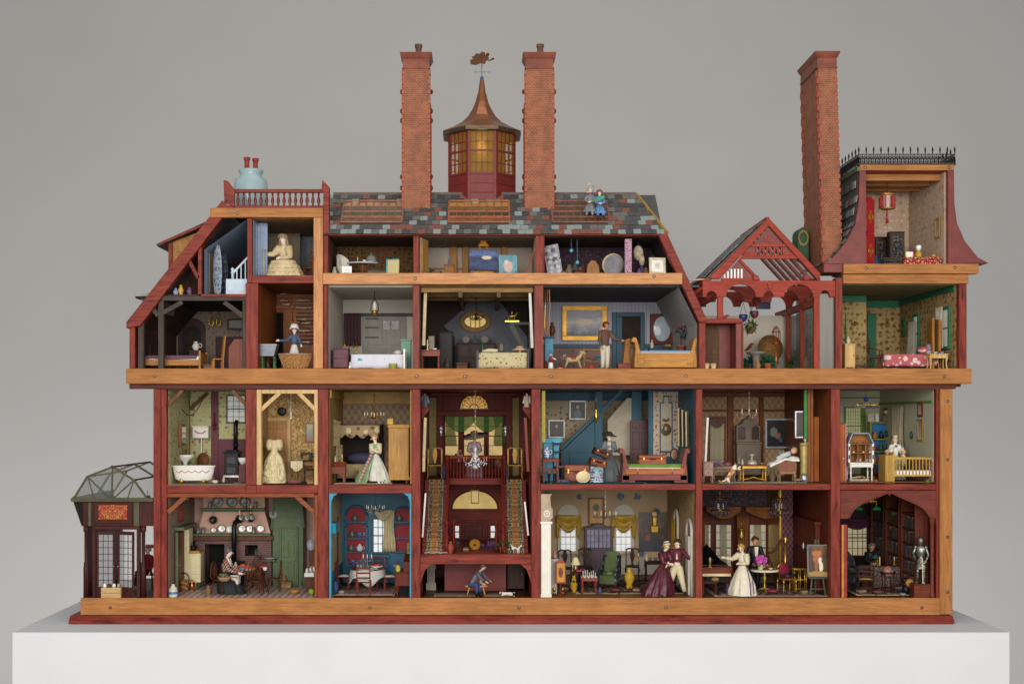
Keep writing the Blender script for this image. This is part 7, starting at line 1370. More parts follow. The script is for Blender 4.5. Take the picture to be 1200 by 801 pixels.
def case(lab,px,yy,z,w,h,d,rz=0,ry=0,m=LEA):t=T('suitcase',lab,'suitcase',px,yy,z,rz,'leather suitcases',ry=ry);MB().box(-w/2,w/2,-d/2,d/2,0,h*.62).bd('body',m,t,.7);MB().box(-w/2,w/2,-d/2,d/2,h*.62+.15,h).bd('lid',m,t,.7);MB().tb([(-3,-d/2,h*.55),(-2.6,-d/2-1.6,h*.55),(2.6,-d/2-1.6,h*.55),(3,-d/2,h*.55)],.5,5).bd('handle',DKW,t);[MB().box(x-.9,x+.9,-d/2-.5,-d/2,h*.5,h*.75).bd('clasp',BRASS,t)for x in(-w*.32,w*.32)]
case('large tan suitcase standing on the floor below the blue stair',676,50,FR,31,20,12,-8);case('tan suitcase lying on the green daybed mattress',763.5,28,FR+21.6,33,11,16,3);case('open brown suitcase lower half tilted beside woman in grey',699,34,FR+19,20,9,14,10,14,P('6f3420',.4,0,.3,60));case('open brown suitcase upper half tilted beside woman in grey',703,36,FR+31,20,8,13,10,22,P('4f2820',.5,0,.3,60))
t=T('suitcase_stand','white linen stool carrying the open brown suitcase','stool',699,38,FR);box_thing(t,15,12,18.5,P('b8ae9c',.8),'cover')
t=T('hat_box','white and blue flowered hat box on the staircase room floor','hat box',699,14,FR);MB().la([(7.6,0),(8,.5),(8,12),(8.6,12),(8.6,13),(0,13)],n=20).bd('box',BLUEW,t);MB().sheet(lambda u,v:(-8+16*u,-7+12*v,13.4+4*sin(pi*u)*sin(pi*v)+sin(u*11+v*7)),12,10,.5).bd('tissue',P('7aa4b0',.7,0,.2),t)
t=T('hatbox_cover','cream round lid leaning against the flowered hat box','lid',686,8,FR,rx=-40,ry=-18);MB().la([(0,0),(8.4,0),(8.4,2.4),(7.8,2.4),(7.8,.6),(0,.6)],n=20,M=MT((0,0,8.4))@MR(R(90),4,'X')).bd('lid_disc',CREAM,t)
H=58;J=joints(H,True,((-.06,-.06,-.15),(-.08,-.18,-.12)),((.05,-.08,-.15),(-.04,-.18,-.12)));GRD=P('6d7478',.7,0,.25,50);t=person('woman in grey travelling dress with a dark green wide hat',714,56,FR,H,J,-8,PALE,BROWNH,'bun',-8);garment(t,H,J,PAPER('7a7a78',('a09c90',),3,.3),'bodice','neck');sleeves(t,H,J,GRD,1.3,.012);skirt(t,H,J,GRD,.22,.09,9);hat(t,H,J,P('27332a',.7),.16,.06,.06,(4,12));MB().ball(V(J['collar'])+V((0,-4,-2)),3,8).bd('jabot',LACE,t)
RD=WOOD('7c4238','5c2e28','x',.3);t=T('daybed','pinkish red sleigh daybed with bright green mattress','daybed',765.5,24,FR+.3);bed(t,72,28,18,RD,None,None,40,40,1,style='sleigh');MB().box(-34,34,-12.5,12.5,17,22).bd('green_mattress',P('66862f',.8,0,.2,40),t,1.4);MB().box(-38,38,-14.6,-13.4,3,9).bd('apron',RD,t,.3);[MB().box(x-7,x+7,-15,-14,10,17).bd('inlay_panel',WOOD('a8643c','7c4428','x',.3),t,.3)for x in(-28,28)];MB().box(-20,20,-15,-14,10,17).bd('inlay_panel',WOOD('a8643c','7c4428','x',.3),t,.3);[MB().box(x-8,x+8,-14,14,0,3).bd('foot',RD,t,.4)for x in(-31,31)]
t=T('oval_mirror','brown oval hand mirror standing behind the daybed','mirror',790,62,FR+14);M_=MT((0,0,18))@MR(R(90),4,'X')@Matrix.Scale(1.6,4,(0,1,0));MB().la([(3.8,0),(5,.2),(5,1.4),(3.8,1.6)],n=20,cap=False,M=M_).cyl((0,0,0),(0,0,10),.9,.9,7).la([(4,-14),(1,-12),(.9,0)],n=8).bd('frame',WALNUT,t);MB().la([(0,.7),(3.9,.7)],n=20,cap=False,M=M_).bd('glass',P('7a5a48',.2,.3),t)
for i in range(3):t=T('paper_sheet','cream wallpapered board leaning at the staircase room right wall, '+ordn(i,3),'board',797+i*4.4,60-i*14,zat(522,50),70,ry=-4);MB().box(-8,8,-.8,.8,0,46-i*2).bd('board',PAPER('b7a784',('8a7a54',),6,.25),t,.2)
rug('blue_rug','dark blue rug along the front of the staircase room','rug',700,16,FR,110,24,P('2f4a5c',.9,0,.25,60))
OKP=WOOD('7e4422','582c14','z',.35);OKPX=WOOD('7e4422','582c14','x',.35);PKD=PAPER('b39470',('9c7f60','c2a684'),8,.3,'damask')
room(822.6,972,454.5,566.5,222,PKD,OKPX,WOOD('7a4a2c','50301c','x'),OKP);y=221;zz=lambda py:zat(py,y);xx=lambda px:xat(px,y)
for a,b_ in((852,859),(889,894),(923,932)):MB().box(xx(a),xx(b_),y-4,y-.05,162,273).bd('oak_pilaster',OKP,house,.4)
MB().box(822.8,971.8,y-3,y-.05,zz(482),zz(479.5)).box(822.8,971.8,y-5,y-.05,zz(465),273).bd('oak_rail',OKPX,house,.4)
for a,b_ in((950.5,953.4),(953.8,957.8),(958.2,961)):MB().box(a,b_,30,38,162,273).bd('oak_column',WOOD('94552a','6a3a1c','z',.35),house,.5)
MB().box(965,971.6,44,90,162,240).bd('orange_door',WOOD('a8602c','84481f','z',.35),house,.3)
win(xx(832),xx(848),zz(541),zz(490),y,OKP,GLOW('b8b096',.4),3,5,3,.5);t=T('mauve_valance','mauve lace valance over the drawing room window','curtain',840,214,zz(490));swag(t,22,13,P('7a5c58',.8,0,.25))
t=T('lace_curtain','cream lace curtain on the drawing room window','curtain',840,215,zat(540,215));curtain(t,17,50,GLASSY('c0b795',.6,.9),2,5,.05)
t=T('white_rod','white strip leaning at the drawing room left wall','rod',826,20,zat(548,20),ry=3);MB().box(-1.3,1.3,-2,2,0,60).bd('rod_strip',WHITE,t,.2)
GRB=P('786a5c',.5,0,.25,50);t=T('armoire','grey brown arched armoire with mirrored doors in the drawing room','armoire',876.5,196,FR);MB().box(-16,16,-7,8,2,44).box(-17,17,-8,8,42,45).bd('case',GRB,t,.5);MB().prism([(-16,45),(16,45),(16,66),(9,69),(5,75),(0,77),(-5,75),(-9,69),(-16,66)],-3,8).bd('mirror_back',GRB,t,.5);[MB().prism([(x-5,48),(x+5,48),(x+5,64),(x,67),(x-5,64)],-3.8,-3.1).bd('mirror',P('5a4a42',.12,.4,.3),t)for x in(-9,9)]
t=T('picture','silver framed dark flower painting in the drawing room','picture',910,216,zat(525,216));picture(t,31,40,P('a4a6ac',.3,.5),PAINT(('14161a','1c1f26','262626'),3,.6,.2,blobs=((.35,.55,.22,.2,'7f8a80'),(.55,.42,.18,.14,'a06a58'),(.7,.25,.12,.1,'4a5a6a'))),2.6)
t=T('rose_chandelier','white chandelier with pink roses in the drawing room','chandelier',878,80,271);chandelier(t,28,10,6,P('b8a89a',.4),CANDLE);[MB().ball((8.5*cos(i),8.5*sin(i),-29-(i%2)*3),1.8,7).bd('rose',P('a86a70',.6,0,.3,200),t)for i in range(6)];leaves(t,GREENL,(0,0,-29),9,24,2.6,3)
PKB=P('937464',.5,0,.2);t=T('commode','small pinkish two drawer commode at the drawing room left','commode',829,16,FR);chest(t,12,12,25,PKB,2,1,False,8,style='cab')
t=T('upholstered_bench','brown silk upholstered bench beside the pink commode','bench',848,40,FR);table(t,28,14,15,GRB,1,'cab',1,2);MB().box(-14,14,-7,7,15,19).bd('cushion',P('937a5a',.5,0,.2,40),t,1.4)
t=T('violet_bouquet','violet bouquet lying on the upholstered bench','flowers',842,34,FR+19);leaves(t,P('6a7a5a',.7),(0,0,1),7,26,2.4,6);blooms(t,[P('7a5a7e',.6,0,.3)],(0,-1,1),6,14,1.4,9)
t=T('cat','orange and white cat standing on its hind legs','cat',857,6,FR+.3);vs=[(-4,0,6),(0,0,12),(2,0,17),(4.4,0,20.5),(6.4,0,20.6),(8,0,17),(11,-.6,20),(7.6,0,15.6),(11.6,.8,16.5),(-4.4,-2,3),(-2,-2,.8),(-4.4,2,3),(-2,2,.8),(-7,0,3),(-12,0,1.4),(-15,0,3)]
me=bpy.data.meshes.new('body');me.from_pydata(vs,[(0,1),(1,2),(2,3),(3,4),(2,5),(5,6),(2,7),(7,8),(0,9),(9,10),(0,11),(11,12),(0,13),(13,14),(14,15)],[]);o=bpy.data.objects.new('body',me);col.objects.link(o);o.modifiers.new('sk','SKIN');o.modifiers.new('ss','SUBSURF').levels=1
if not me.skin_vertices:bm=bmesh.new();bm.from_mesh(me);bm.verts.layers.skin.verify();bm.to_mesh(me);bm.free()
for i,sv in enumerate(me.skin_vertices[0].data):r_=(3.4,3,2.6,2.4,1.6,1.1,.9,1.1,.9,1.6,1,1.6,1,.8,.7,.5)[i];sv.radius=(r_,r_);sv.use_root=i==0
bpy.context.view_layer.update();m2=bpy.data.meshes.new_from_object(o.evaluated_get(bpy.context.evaluated_depsgraph_get()));o.modifiers.clear();o.data=m2;m2.transform(Matrix.Scale(S,4));m2.materials.clear();m2.materials.append(PAPER('b5703a',('d8cdbc',),9,.4));m2.polygons.foreach_set('use_smooth',[True]*len(m2.polygons));o.parent=t
for s_ in(-1,1):MB().la([(1,0),(0,2)],(4.6,s_*1.4,22),6).bd('ear',P('b5703a'),o);MB().ball((6.4,s_*1,21.4),.4,5).bd('eye',EYEM,o)
t=T('gilt_table','gilt rectangular table with shaped stretcher in the drawing room','table',882.5,30,FR+.3);GT=P('b0822c',.35,.5,.25);table(t,31,19,20.5,GT,1.2,'turn',1.1,3,topm=OKPX);MB().tb([(-13,-7,3),(-5,0,4),(0,-3,6),(5,0,4),(13,-7,3)],.8,6).bd('stretcher',GT,t)
t=T('cake_stand','glass cake stand on the gilt drawing room table','cake stand',881,30,FR+20.9);MB().la([(5.6,0),(6.6,1),(5.4,4),(1,6),(1,9),(3.4,11.6),(3.6,12.6),(1.2,11),(0,10.8)],n=16).bd('glass',P('b3ab94',.12,.2),t)
t=T('candlestick','pale candlestick lamp left of the gilt table back','lamp',866,70,FR);MB().la([(3.6,0),(1,1.6),(.8,20),(2,22),(.6,24),(1,30)],n=8).bd('stem',P('8a8a7a',.4),t)
t=T('carved_armchair','carved chair with brown back panel seen from behind','chair',921.5,22,FR+.3,178);LTW=WOOD('8f7258','6a5240','z',.3);MB().box(-9.6,9.6,-6,7,10,13).bd('seat',LTW,t,.5);MB().prism([(-9.4,12),(9.4,12),(9.8,24),(7,27),(-7,27),(-9.8,24)],5,7).bd('backrest',P('7c4a34',.6,0,.2),t,.4);[MB().tb([(s_*9.6,6,11),(s_*9.8,6,24),(s_*10.6,-2,26)],1,6).bd('back_post',LTW,t)for s_ in(-1,1)];legs4(t,20,14,10.1,LTW,1.2,'cab')
t=T('baby_doll','swaddled baby on a white lace pillow on the chair','doll',918,20,FR+23);MB().sheet(lambda u,v:(-17+34*u,-8+16*v,7*u-5*abs(v-.5)*abs(u-.5)*4+1.2*sin(u*14)*sin(v*9)),18,12,2).bd('pillow',PORC,t);MB().tb([(-8,0,5),(0,0,9),(8,0,12)],[2.4,3.4,2.8],10).bd('swaddle',P('b9c0bc',.7,0,.15),t);MB().ball((11.5,-1,14.5),3.4,12).bd('head',SKIN,t);MB().ball((12.8,0,15.2),3.9,12,(1,1,1.05)).bd('bonnet',P('a8875c',.7,0,.2,80),t);MB().ring((-2,-2,11),3,.5,12,5,'y').bd('rattle',P('5a9a90',.4),t)
t=T('gold_pedestal','golden lacquer column pedestal with silver base','pedestal',942,24,FR);MB().la([(5.4,0),(5.8,4),(5,8),(4.6,9.5)],n=16).bd('base',P('8f9090',.3,.5),t);MB().la([(4.6,9.5),(4.4,12),(4.9,42),(4.8,44)],n=16).la([(6.4,44),(7,45),(7,47),(0,47)],n=4,a0=pi/4,a1=pi/4+2*pi).bd('shaft',P('a08c54',.4,.15,.3),t)
t=T('silver_urn','small grey urn on top of the golden column','urn',943.5,24,FR+47.2);vase(t,7.5,2.2,SILVER)
t=T('green_rod','bright green strip hanging beside the golden column','strip',944,20,FR+52);MB().box(-1.6,1.6,-.6,.6,0,58).bd('strip_body',P('1f7a34',.5),t,.1)
t=T('silver_screen','dark mirror panel in silver frame beside the green strip','mirror',938,60,zat(513,60),-18);picture(t,13,33,P('9a9ca2',.3,.5),PAINT(('1a1614','4a2c1c','241c1a'),3,.8),2)
rug('drawing_rug','cream rug along the front of the drawing room','rug',890,20,FR,100,36,RUG('b8ac88',('a89a74','c4baa0','8a8a70'),.8))
NWP=P('b3b098',.8,0,.06,14);GRT=P('5a8030',.5,0,.15);room(983.8,1095,453.5,564,205,NWP,P('b5b3a0',.7),WOOD('7a4a2c','50301c','x'),NWP);y=204;zz=lambda py:zat(py,y);xx=lambda px:xat(px,y)
MB().box(984,1094.8,y-2,y-.05,zz(466.5),zz(465)).box(1093.4,1094.9,4,y,256,259).box(984,1094.8,-3,2,273.4,274.6).box(xx(1009),xx(1014),y-2,y-.05,164,zz(477)).bd('green_trim',GRT,house);win(xx(991),xx(1008),zz(520),zz(478),y,GRT,GLOW('b5ae84',.35),6,10,2,.5)
MB().box(1094,1094.9,4,y,164,190).bd('nursery_dado',PAPER('a86a74',('7a9a4a','c0b090'),6,.3),house)
t=T('open_leaf_screen','orange wooden nursery door standing open with pink edge','door',986.5,10,FR-2.2);MB().box(-3.4,3.4,-1,14,0,72).bd('leaf',WOOD('a85a2c','84401c','z',.3),t,.3);MB().box(3.42,4.8,-2,14,0,73).bd('edge',P('b5687a',.5),t,.2);MB().ball((1.4,-2,31),1,8).bd('knob',CHINA,t)
t=T('toy_table','white painted table carrying the miniature dollhouse','table',1007,26,FR-2.2);table(t,29,20,26,WHITE,1.4,'turn',1,4)
t=T('toy_dollhouse','miniature open dollhouse with blue grey roof edge on white table','toy house',1007,26,FR+24);WO=WOOD('9a6430','6a4020','x',.3);MB().box(-14.5,14.5,6,7.5,0,22).prism([(-14.5,22),(14.5,22),(8,33.5),(-10,33.5)],6,7.5).box(-14.5,14.5,-7,6,0,1).box(-13,13,-6.5,6,10.5,11.3).box(-13,13,-6.5,6,21.2,22).box(-4,-3.2,-6.5,6,1,21).box(5,5.8,-6.5,6,1,21).bd('shell',WO,t)
MB().box(-15.2,-13,-7.4,7,0,22).box(13,15.2,-7.4,7,0,22).bd('white_wall',WHITE,t);MB().bar((-15.5,0,21),(-10,0,34.5),14.4,1.2,(1,0,0)).bar((15.5,0,21),(9,0,34.5),14.4,1.2,(1,0,0)).bar((-10.4,0,34.4),(9.4,0,34.4),14.4,1.2).bd('roof',P('8f9aa8',.5),t);[MB().box(s_*14.1-.7,s_*14.1+.7,-7.8,-7.3,z,z+5).bd('window',DKW,t)for s_ in(-1,1)for z in(4,14)]
rr=random.Random(8)
for i in range(14):MB().box(-.9,.9,-.9,.9,0,rr.uniform(1.4,3.4)).bd('tiny_furniture',P(rr.choice(('c9c4ba','4a2a1c','8aa0b0','6a3a24','b0b4b8')),.5),t,.2).location=((-11.5+(i%7)*3.8)*S,-4*S,(1.1,11.4,22.1)[i%3]*S)
t=T('toy_pile','heap of small pale toys under the white toy table','toys',1006,22,FR-2);b=MB();[b.cyl((rr.uniform(-9,9),rr.uniform(-3,3),7+rr.random()*2),(rr.uniform(-9,9),rr.uniform(-3,3),8+rr.random()*2),.9,.6,6)for i in range(9)];b.box(-11,11,-6,6,4,6.4).bd('pieces',P('a89a7c',.7,0,.4,200),t,kind='stuff')
t=T('toy_shelf','blue backed toy shelf in yellow green frame','shelf',1031.5,178,FR-2.2);f=MB().box(-15,-13,-6,6,0,74).box(13,15,-6,6,0,74);[f.box(-13,13,-6,6,z,z+1.8)for z in(2,18,34,50,72)];f.bd('frame',P('7f8c2c',.5,0,.15),t,.3);MB().box(-13,13,4,5,2,72).bd('back_panel',P('1d6ea6',.5,0,.12),t)
for i in range(12):t=T('toy_block',('red wooden','green tin','brown wooden','orange','black','yellow')[i%6]+' toy on the %s board of the blue shelf'%('lowest','second','third','top')[i//3],'toy',xat(1031.5,178)-8+(i%3)*8,174,FR-2.2+(3.9,19.9,35.9,51.9)[i//3],photo=False);MB().la([(2.6,0),(3,3),(1.4,6),(2,8),(0,11)],n=8,sx=1+.4*(i%2)).bd('toy_body',P(('8a2c2a','3a5a34','5a3320','b06a2c','1c1a1a','b09a34')[i%6],.4),t)
t=T('sitting_doll','dark haired cloth doll sitting on top of the blue shelf','doll',1038,174,FR+72);MB().la([(6,0),(5,3),(2.4,9),(1,10)],n=12,fold=.1,k=5).bd('dress',P('7a6a5a',.8,0,.4,150),t);MB().ball((0,0,13),3.4,10).bd('head',SKIN,t);MB().ball((0,.8,13.8),3.8,10).bd('hair',DARKH,t)
for i in range(2):t=T('picture_card',('white card with brown picture on top of the blue shelf','plain white card standing on top of the blue shelf')[i],'card',1021+i*7,172,FR+72,rx=-6);MB().box(-4+i*2,4-i*2,0,.6,0,11).bd('card',PAINT(('c9c4b8','a08a74'),5,i,.1)if not i else WHITE,t)
t=T('toy_chandelier','toy aeroplane mobile with blue ball under the nursery ceiling','mobile',1015,90,272);MB().cyl((0,0,0),(0,0,-8),.5,.5,6).ring((0,0,-16),9,.6,18,5).bar((-12,0,-17),(12,0,-17),.8).bar((0,-12,-17),(0,12,-17),.8).bd('arm',GILT,t);MB().ball((0,0,-10),3.2,12).bd('ball',P('2a4a9a',.3),t)
for i in range(5):a=i*1.26;c,s_=11*cos(a),11*sin(a);p=MB().tb([(c-5,s_,-20),(c+4,s_,-20),(c+6,s_,-20)],[.6,1.4,.6],6).box(c-.6,c+2.2,s_-6,s_+6,-20.4,-19.7).bd('aeroplane',P(('7a4a44','6a7a8a','a08a5a','8a8a8a','54486a')[i],.4),t);MB().box(c-5,c-4,s_-2,s_+2,-20,-18).bd('tail',p.data.materials[0],p)
H=56;J=joints(H,True,((-.06,-.06,-.15),(-.02,-.15,-.06)),((.06,-.06,-.15),(.04,-.15,-.06)));t=person('nanny in cream dress and cap holding two babies behind the crib',1049,62,FR-2,H,J,-4,PALE,DARKH,'bun');garment(t,H,J,PORC,'bodice','neck');sleeves(t,H,J,PORC,1.3);skirt(t,H,J,P('b5aa94',.7,0,.15),.22,.08,8);hat(t,H,J,LACE,.07,.055,.05,(-10,0));MB().prism([(-2,J['collar'][2]),(2,J['collar'][2]),(0,J['collar'][2]-3)],-5.6,-4.8).bd('bow',P('1f2436',.5),t)
for s_,lab in((-1,'bald baby in cream gown on the nanny left arm side'),(1,'fair haired baby in cream gown on the crib side arm')):t=T('baby_doll',lab,'doll',1049+s_*9.6,54,FR+27);MB().la([(4.6,-8),(4,-2),(3,3),(1.6,6)],n=12,fold=.15,k=5).tb([(-2,-2,3),(-4*s_,-4,1)],1,6).bd('gown',LACE,t);hd=MB().ball((0,-.5,8.6),3,12).bd('head',SKIN,t);[MB().ball((q*1.1,-3.3,9),.35,5).bd('eye',EYEM,hd)for q in(-1,1)];MB().ball((0,.6,9.4),3,10).bd('hair',P('b08a68',.8),t)if s_>0 else None
YW=P('b8923c',.45,0,.2,60);t=T('crib','yellow spindle crib with white bedding in the nursery','crib',1063,20,FR-2);f=MB();[f.box(x-1.1,x+1.1,yy-1.1,yy+1.1,0,36)for x in(-20,27)for yy in(-12,12)];[f.box(-20,27,yy-.8,yy+.8,z,z+2)for yy in(-12,12)for z in(10,30)];f.bd('frame',YW,t,.3);sp=MB().cyl((0,0,12),(0,0,30),.6,.6,7).mesh('spindle',YW);[piece('spindle',sp,t,(-17+i*3.95,yy,0))for i in range(11)for yy in(-12,12)];MB().box(-30,-20.5,-13,13,0,35).bd('end_panel',WOOD('b08a44','8a6830','z',.4),t,.4);MB().box(-19,26,-11,11,11,17).bd('mattress',PORC,t,1);[MB().ball((x,yy,37.4),1.4,8).bd('finial',YW,t)for x in(-20,27)for yy in(-12,12)]
MB().ball((14,4,21),6,10,(1.4,1,.8)).bd('brown_blanket',P('5a3a34',.8,0,.3),t)
t=T('cream_curtain','long cream curtain on the nursery right wall','curtain',1092,120,176,-90,photo=False);curtain(t,44,78,P('a2967a',.8,0,.15),6,4,.3)
for lab,yy,z,w,h in(('small red framed picture high on the nursery right wall',46,240,18,18),('gold framed mirror lower on the nursery right wall',46,210,20,27)):t=T('picture',lab,'picture',1094.6,yy,z,-90,photo=False);picture(t,w,h,P('6a2a24',.4)if h<20 else GILT,PAINT(('b8b0a0','8a7a70'),4,z),2.6)
for i,yy in enumerate((72,168)):t=T('wall_lamp','dark green wall lamp %s the cream nursery curtain'%('right of','left of')[i],'lamp',1092,yy,216,0,photo=False);MB().la([(.8,-3),(2,0),(1.2,5),(0,7)],n=8).bd('bulb',P('1f3a2a',.3),t)
rug('nursery_rug','pale rug with pink edge under the crib','rug',1045,24,FR-2.2,84,40,RUG('a8a08a',('7a6a70','8a8290','b0a898'),.7))
BEAM=WOOD('4a403a','2c2520','x',.5);BEAMZ=WOOD('4a403a','2c2520','z',.5);DKP=P('463022',.8,0,.3,20)
TW=PAPER('8c7c6c',('6e6054',),5,.28);room(160,288.4,349,432,190,TW,P('241a16',.8),DKFLOOR,DKP,P('5a4c40',.8),skip='l');y=189;zz=lambda py:zat(py,y);xx=lambda px:xat(px,y)
MB().box(160,162,6,190,296,346).add([(162,6,346),(162,190,346),(190,190,379),(190,6,379),(160,6,346),(160,190,346),(188,190,381),(188,6,381)],[(0,1,2,3),(7,6,5,4),(0,3,7,4),(1,5,6,2),(3,2,6,7),(0,4,5,1)]).bd('attic_slope',DKP,house)
for a in((188,290.6,346.7,352.4),(186,192.4,352.5,432),(284.6,290.6,352.5,432),(162.4,169,378,432)):hb('dark_beam',a[0],a[1],a[2],a[3],-3,5,BEAM if a[1]-a[0]>20 else BEAMZ,.4)
for p,q in(((192,0,362),(214,0,374)),((186,0,358),(178,0,368)),((285,0,358),(263,0,374))):MB().bar(p,q,5,5).bd('dark_brace',BEAM,house)
MB().prism([(xx(209),296),(xx(241),296),(xx(241),zz(385))]+[(xx(225)+(xx(241)-xx(225))*cos(pi*i/10),zz(385)+14*sin(pi*i/10))for i in range(1,10)]+[(xx(209),zz(385))],y-2,y).bd('arched_door',P('3c1a24',.5,0,.25),house);MB().prism([(xx(214),296),(xx(236),296),(xx(236),zz(390))]+[(xx(225)+(xx(236)-xx(225))*cos(pi*i/10),zz(390)+9*sin(pi*i/10))for i in range(1,10)]+[(xx(214),zz(390))],y-2.6,y-2.05).bd('arched_recess',P('2a2018',.7,0,.6,40),house)
MB().box(xx(255),288,y-12,y,296,zz(395)).bd('attic_chimneypiece',P('3c1c22',.6,0,.2),house)
t=T('attic_bed','plain pine bed under a purple checked cover in the attic','bed',204,34,F2);bed(t,70,40,16,WOOD('a8743a','7a5028','x',.4),PLAID('6a4a54','8a6a70','4a3440',2.4),None,32,22,-1,12)
t=T('white_jug','white washing jug on a stand by the attic arched door','jug',229.5,120,F2+28);MB().box(-7,7,-7,7,-27.8,0).bd('stand',DKW,t,.3);vase(t,11,5,PORC);MB().ring((5,0,6),2.6,.5,10,5,'y').bd('handle',PORC,t)
t=T('slat_chair','tall pine slat back chair in the dark attic','chair',255,24,F2,-70);chair(t,WOOD('a8702f','7a4c1e','z',.4),None,14,13,13,40,'slat')
t=T('settle','red brown high sided settle at the dark attic right','settle',277,18,F2);MB().prism([(-9,0),(9,0),(9,36),(-2,36),(-9,26)],-2,0).bd('end_panel',WOOD('7a3a28','58281c','z',.3),t,.4);MB().prism([(-9,0),(9,0),(9,36),(-2,36),(-9,26)],44,46).bd('end_panel',WOOD('7a3a28','58281c','z',.3),t,.4);MB().box(7,9,0,44,0,36).box(-8,7,0,44,12,14).bd('settle_back',WOOD('7a3a28','58281c','y',.3),t)
t=T('dark_picture','black framed grey picture on the dark attic wall','picture',276,176,zat(386,176));picture(t,21,14,BLACK,PAINT(('6a6660','8a867c'),4,.7),2)
for i,px in enumerate((247.5,256)):t=T('horn_hook',('antler and gold horn hung on the dark attic wall','gold ring lantern hung on the dark attic wall')[i],'horn',px,180,zat(383,180));MB().ring((0,0,6),3,1,12,6,'y',(1,1.6)).cyl((0,0,10),(0,0,20),.6,.6,6).bd('gold_body',GILT,t)
LPN=WOOD('8c4f22','5e3214','z',.35);room(303.6,368.4,332.2,432,130,LPN,WOOD('6a3a1c','45240f'),LPN,LPN);y=129;zz=lambda py:zat(py,y);xx=lambda px:xat(px,y)
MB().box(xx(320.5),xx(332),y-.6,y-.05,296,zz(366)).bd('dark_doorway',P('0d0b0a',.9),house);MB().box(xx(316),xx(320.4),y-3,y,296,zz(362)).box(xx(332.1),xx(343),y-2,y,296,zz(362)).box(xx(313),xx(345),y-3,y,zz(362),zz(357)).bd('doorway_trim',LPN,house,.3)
LIN=P('b9b5ad',.8,0,.15);rr=random.Random(3)
for(a,b_,p0,p1)in((313,322,337,358),(328,343,337,358),(347,367,340,402)):
 rk=MB();n=int((p1-p0)/4.2)
 for i in range(n):z=zz(p1)+i*(zz(p0)-zz(p1))/n;rk.box(xx(a),xx(b_),y-8,y-.3,z,z+.9)
 sh_=rk.bd('drying_rack',LPN,house)
 for i in range(n):
  if rr.random()<.7:z=zz(p1)+i*(zz(p0)-zz(p1))/n+.95;w=(xx(b_)-xx(a))*rr.uniform(.4,.95);x0=xx(a)+rr.random()*(xx(b_)-xx(a)-w);MB().sheet(lambda u,v:(x0+w*u,y-9+8*v,z+1.2*rr.random()-(1.4 if v<.2 else 0)),8,3,.5).bd('folded_linen',LIN,sh_)
t=T('wash_tub','grey tin washtub on a green legged stand','washtub',315,16,F2);MB().prism([(-9.5,15),(7.5,15),(11,29),(-10.5,29)],-8,8).bd('tub',P('5d6066',.4,.4,.2),t,.5);MB().box(-10.6,11.2,-8.4,8.4,28,29.6).bd('rim',P('7a7d82',.4,.4,.2),t,.3);legs4(t,17,13,15,P('3a6a3a',.5),1.2,'turn')
H=50;J=joints(H,True,((-.1,-.06,-.1),(-.26,-.12,-.1)),((.07,-.05,-.13),(.1,-.13,-.2)));t=person('laundress in blue blouse, white apron and mob cap behind a basket',345,24,F2-.3,H,J,0,PALE,AUBURN,'curls',0);BB=P('45506c',.7,0,.2);garment(t,H,J,BB,'bodice','neck');sleeves(t,H,J,BB,1.25);skirt(t,H,J,P('c3c0ba',.8,0,.1),.17,.08,8);hat(t,H,J,PORC,.12,.11,.1,(-18,0))
t=T('wicker_basket','large round wicker laundry basket in front of the laundress','basket',346.5,2,F2);MB().la([(13,0),(15,4),(19.5,16),(20.5,17),(19,17),(15,8),(0,7)],n=24,sy=.6,cap=False).bd('weave',PAPER('a8763c',('7a4f22','54330f'),2.2,.3),t);[MB().tb([((13.2+6.6*q)*cos(a),(13.2+6.6*q)*.6*sin(a)-.2,16.5*q)for q in(0,.3,.6,1)],.5,5).bd('stake',WICKER,t)for a in[pi+pi*(i+.5)/12 for i in range(12)]];MB().ring((0,0,16.8),20,1.1,28,6,'z',(1,.6)).bd('rim',WICKER,t)
t=T('brown_jar','brown jar on the wall shelf above the laundress','jar',346,100,zat(377,100));vase(t,8,3,P('8a5a34',.4));MB().box(-6,6,-4,6,-1.4,0).bd('shelf_board',LPN,t)
LBL=P('8fa0b4',.6,0,.12,20);room(296.3,368.4,256.2,322.8,150,P('7a7f86',.7),P('8a6a4a',.7),DKFLOOR,LBL,WOOD('8a5a34','63401f','z'))
t=T('blue_curtain','grey blue curtain at the left of the doll room','curtain',304,22,406);curtain(t,19,64,P('8795aa',.7,0,.15),4,5);t=T('lace_curtain','brown gauze curtain behind the doll in cream','curtain',333,120,406);curtain(t,40,66,P('8a7a68',.8,0,.2),3,6)
H=74;J=joints(H,True,((-.08,-.1,-.1),(-.22,-.2,-.1)),((.05,-.08,-.15),(-.06,-.18,-.17)),(0,0),10,(-.3,-.2));GLD=P('c9b48c',.7,0,.22,70);t=person('seated old doll in tiered cream lace gown holding a cane',333,34,405.3,H,J,-14,PALE,P('8a7a68',.7,0,.3,300),'long',-10,hsz=1.1);garment(t,H,J,GLD,'bodice','neck');sleeves(t,H,J,GLD,1.4,.014);skirt(t,H,J,GLD,.27,.09,10,.2,None,1.15,.95,(3,-4));[MB().la([(r_*H+1.4,z-2),(r_*H,z+2.6)],(2*(1-z/22),-3,0),44,1.15,.95,.07,17,i,cap=False).bd('ruffle',GLD,t)for i,(r_,z)in enumerate(((.26,3),(.25,8),(.225,13),(.18,18)))]
t=T('cane','thin cream walking cane held by the old doll','cane',309.5,14,405.3);MB().cyl((0,0,0),(-.6,0,31),.8,.7,7).tb([(-.6,0,31),(0,0,33.4),(2,0,34),(3,0,32)],.7,6).bd('stick',P('b89a6a',.5),t)
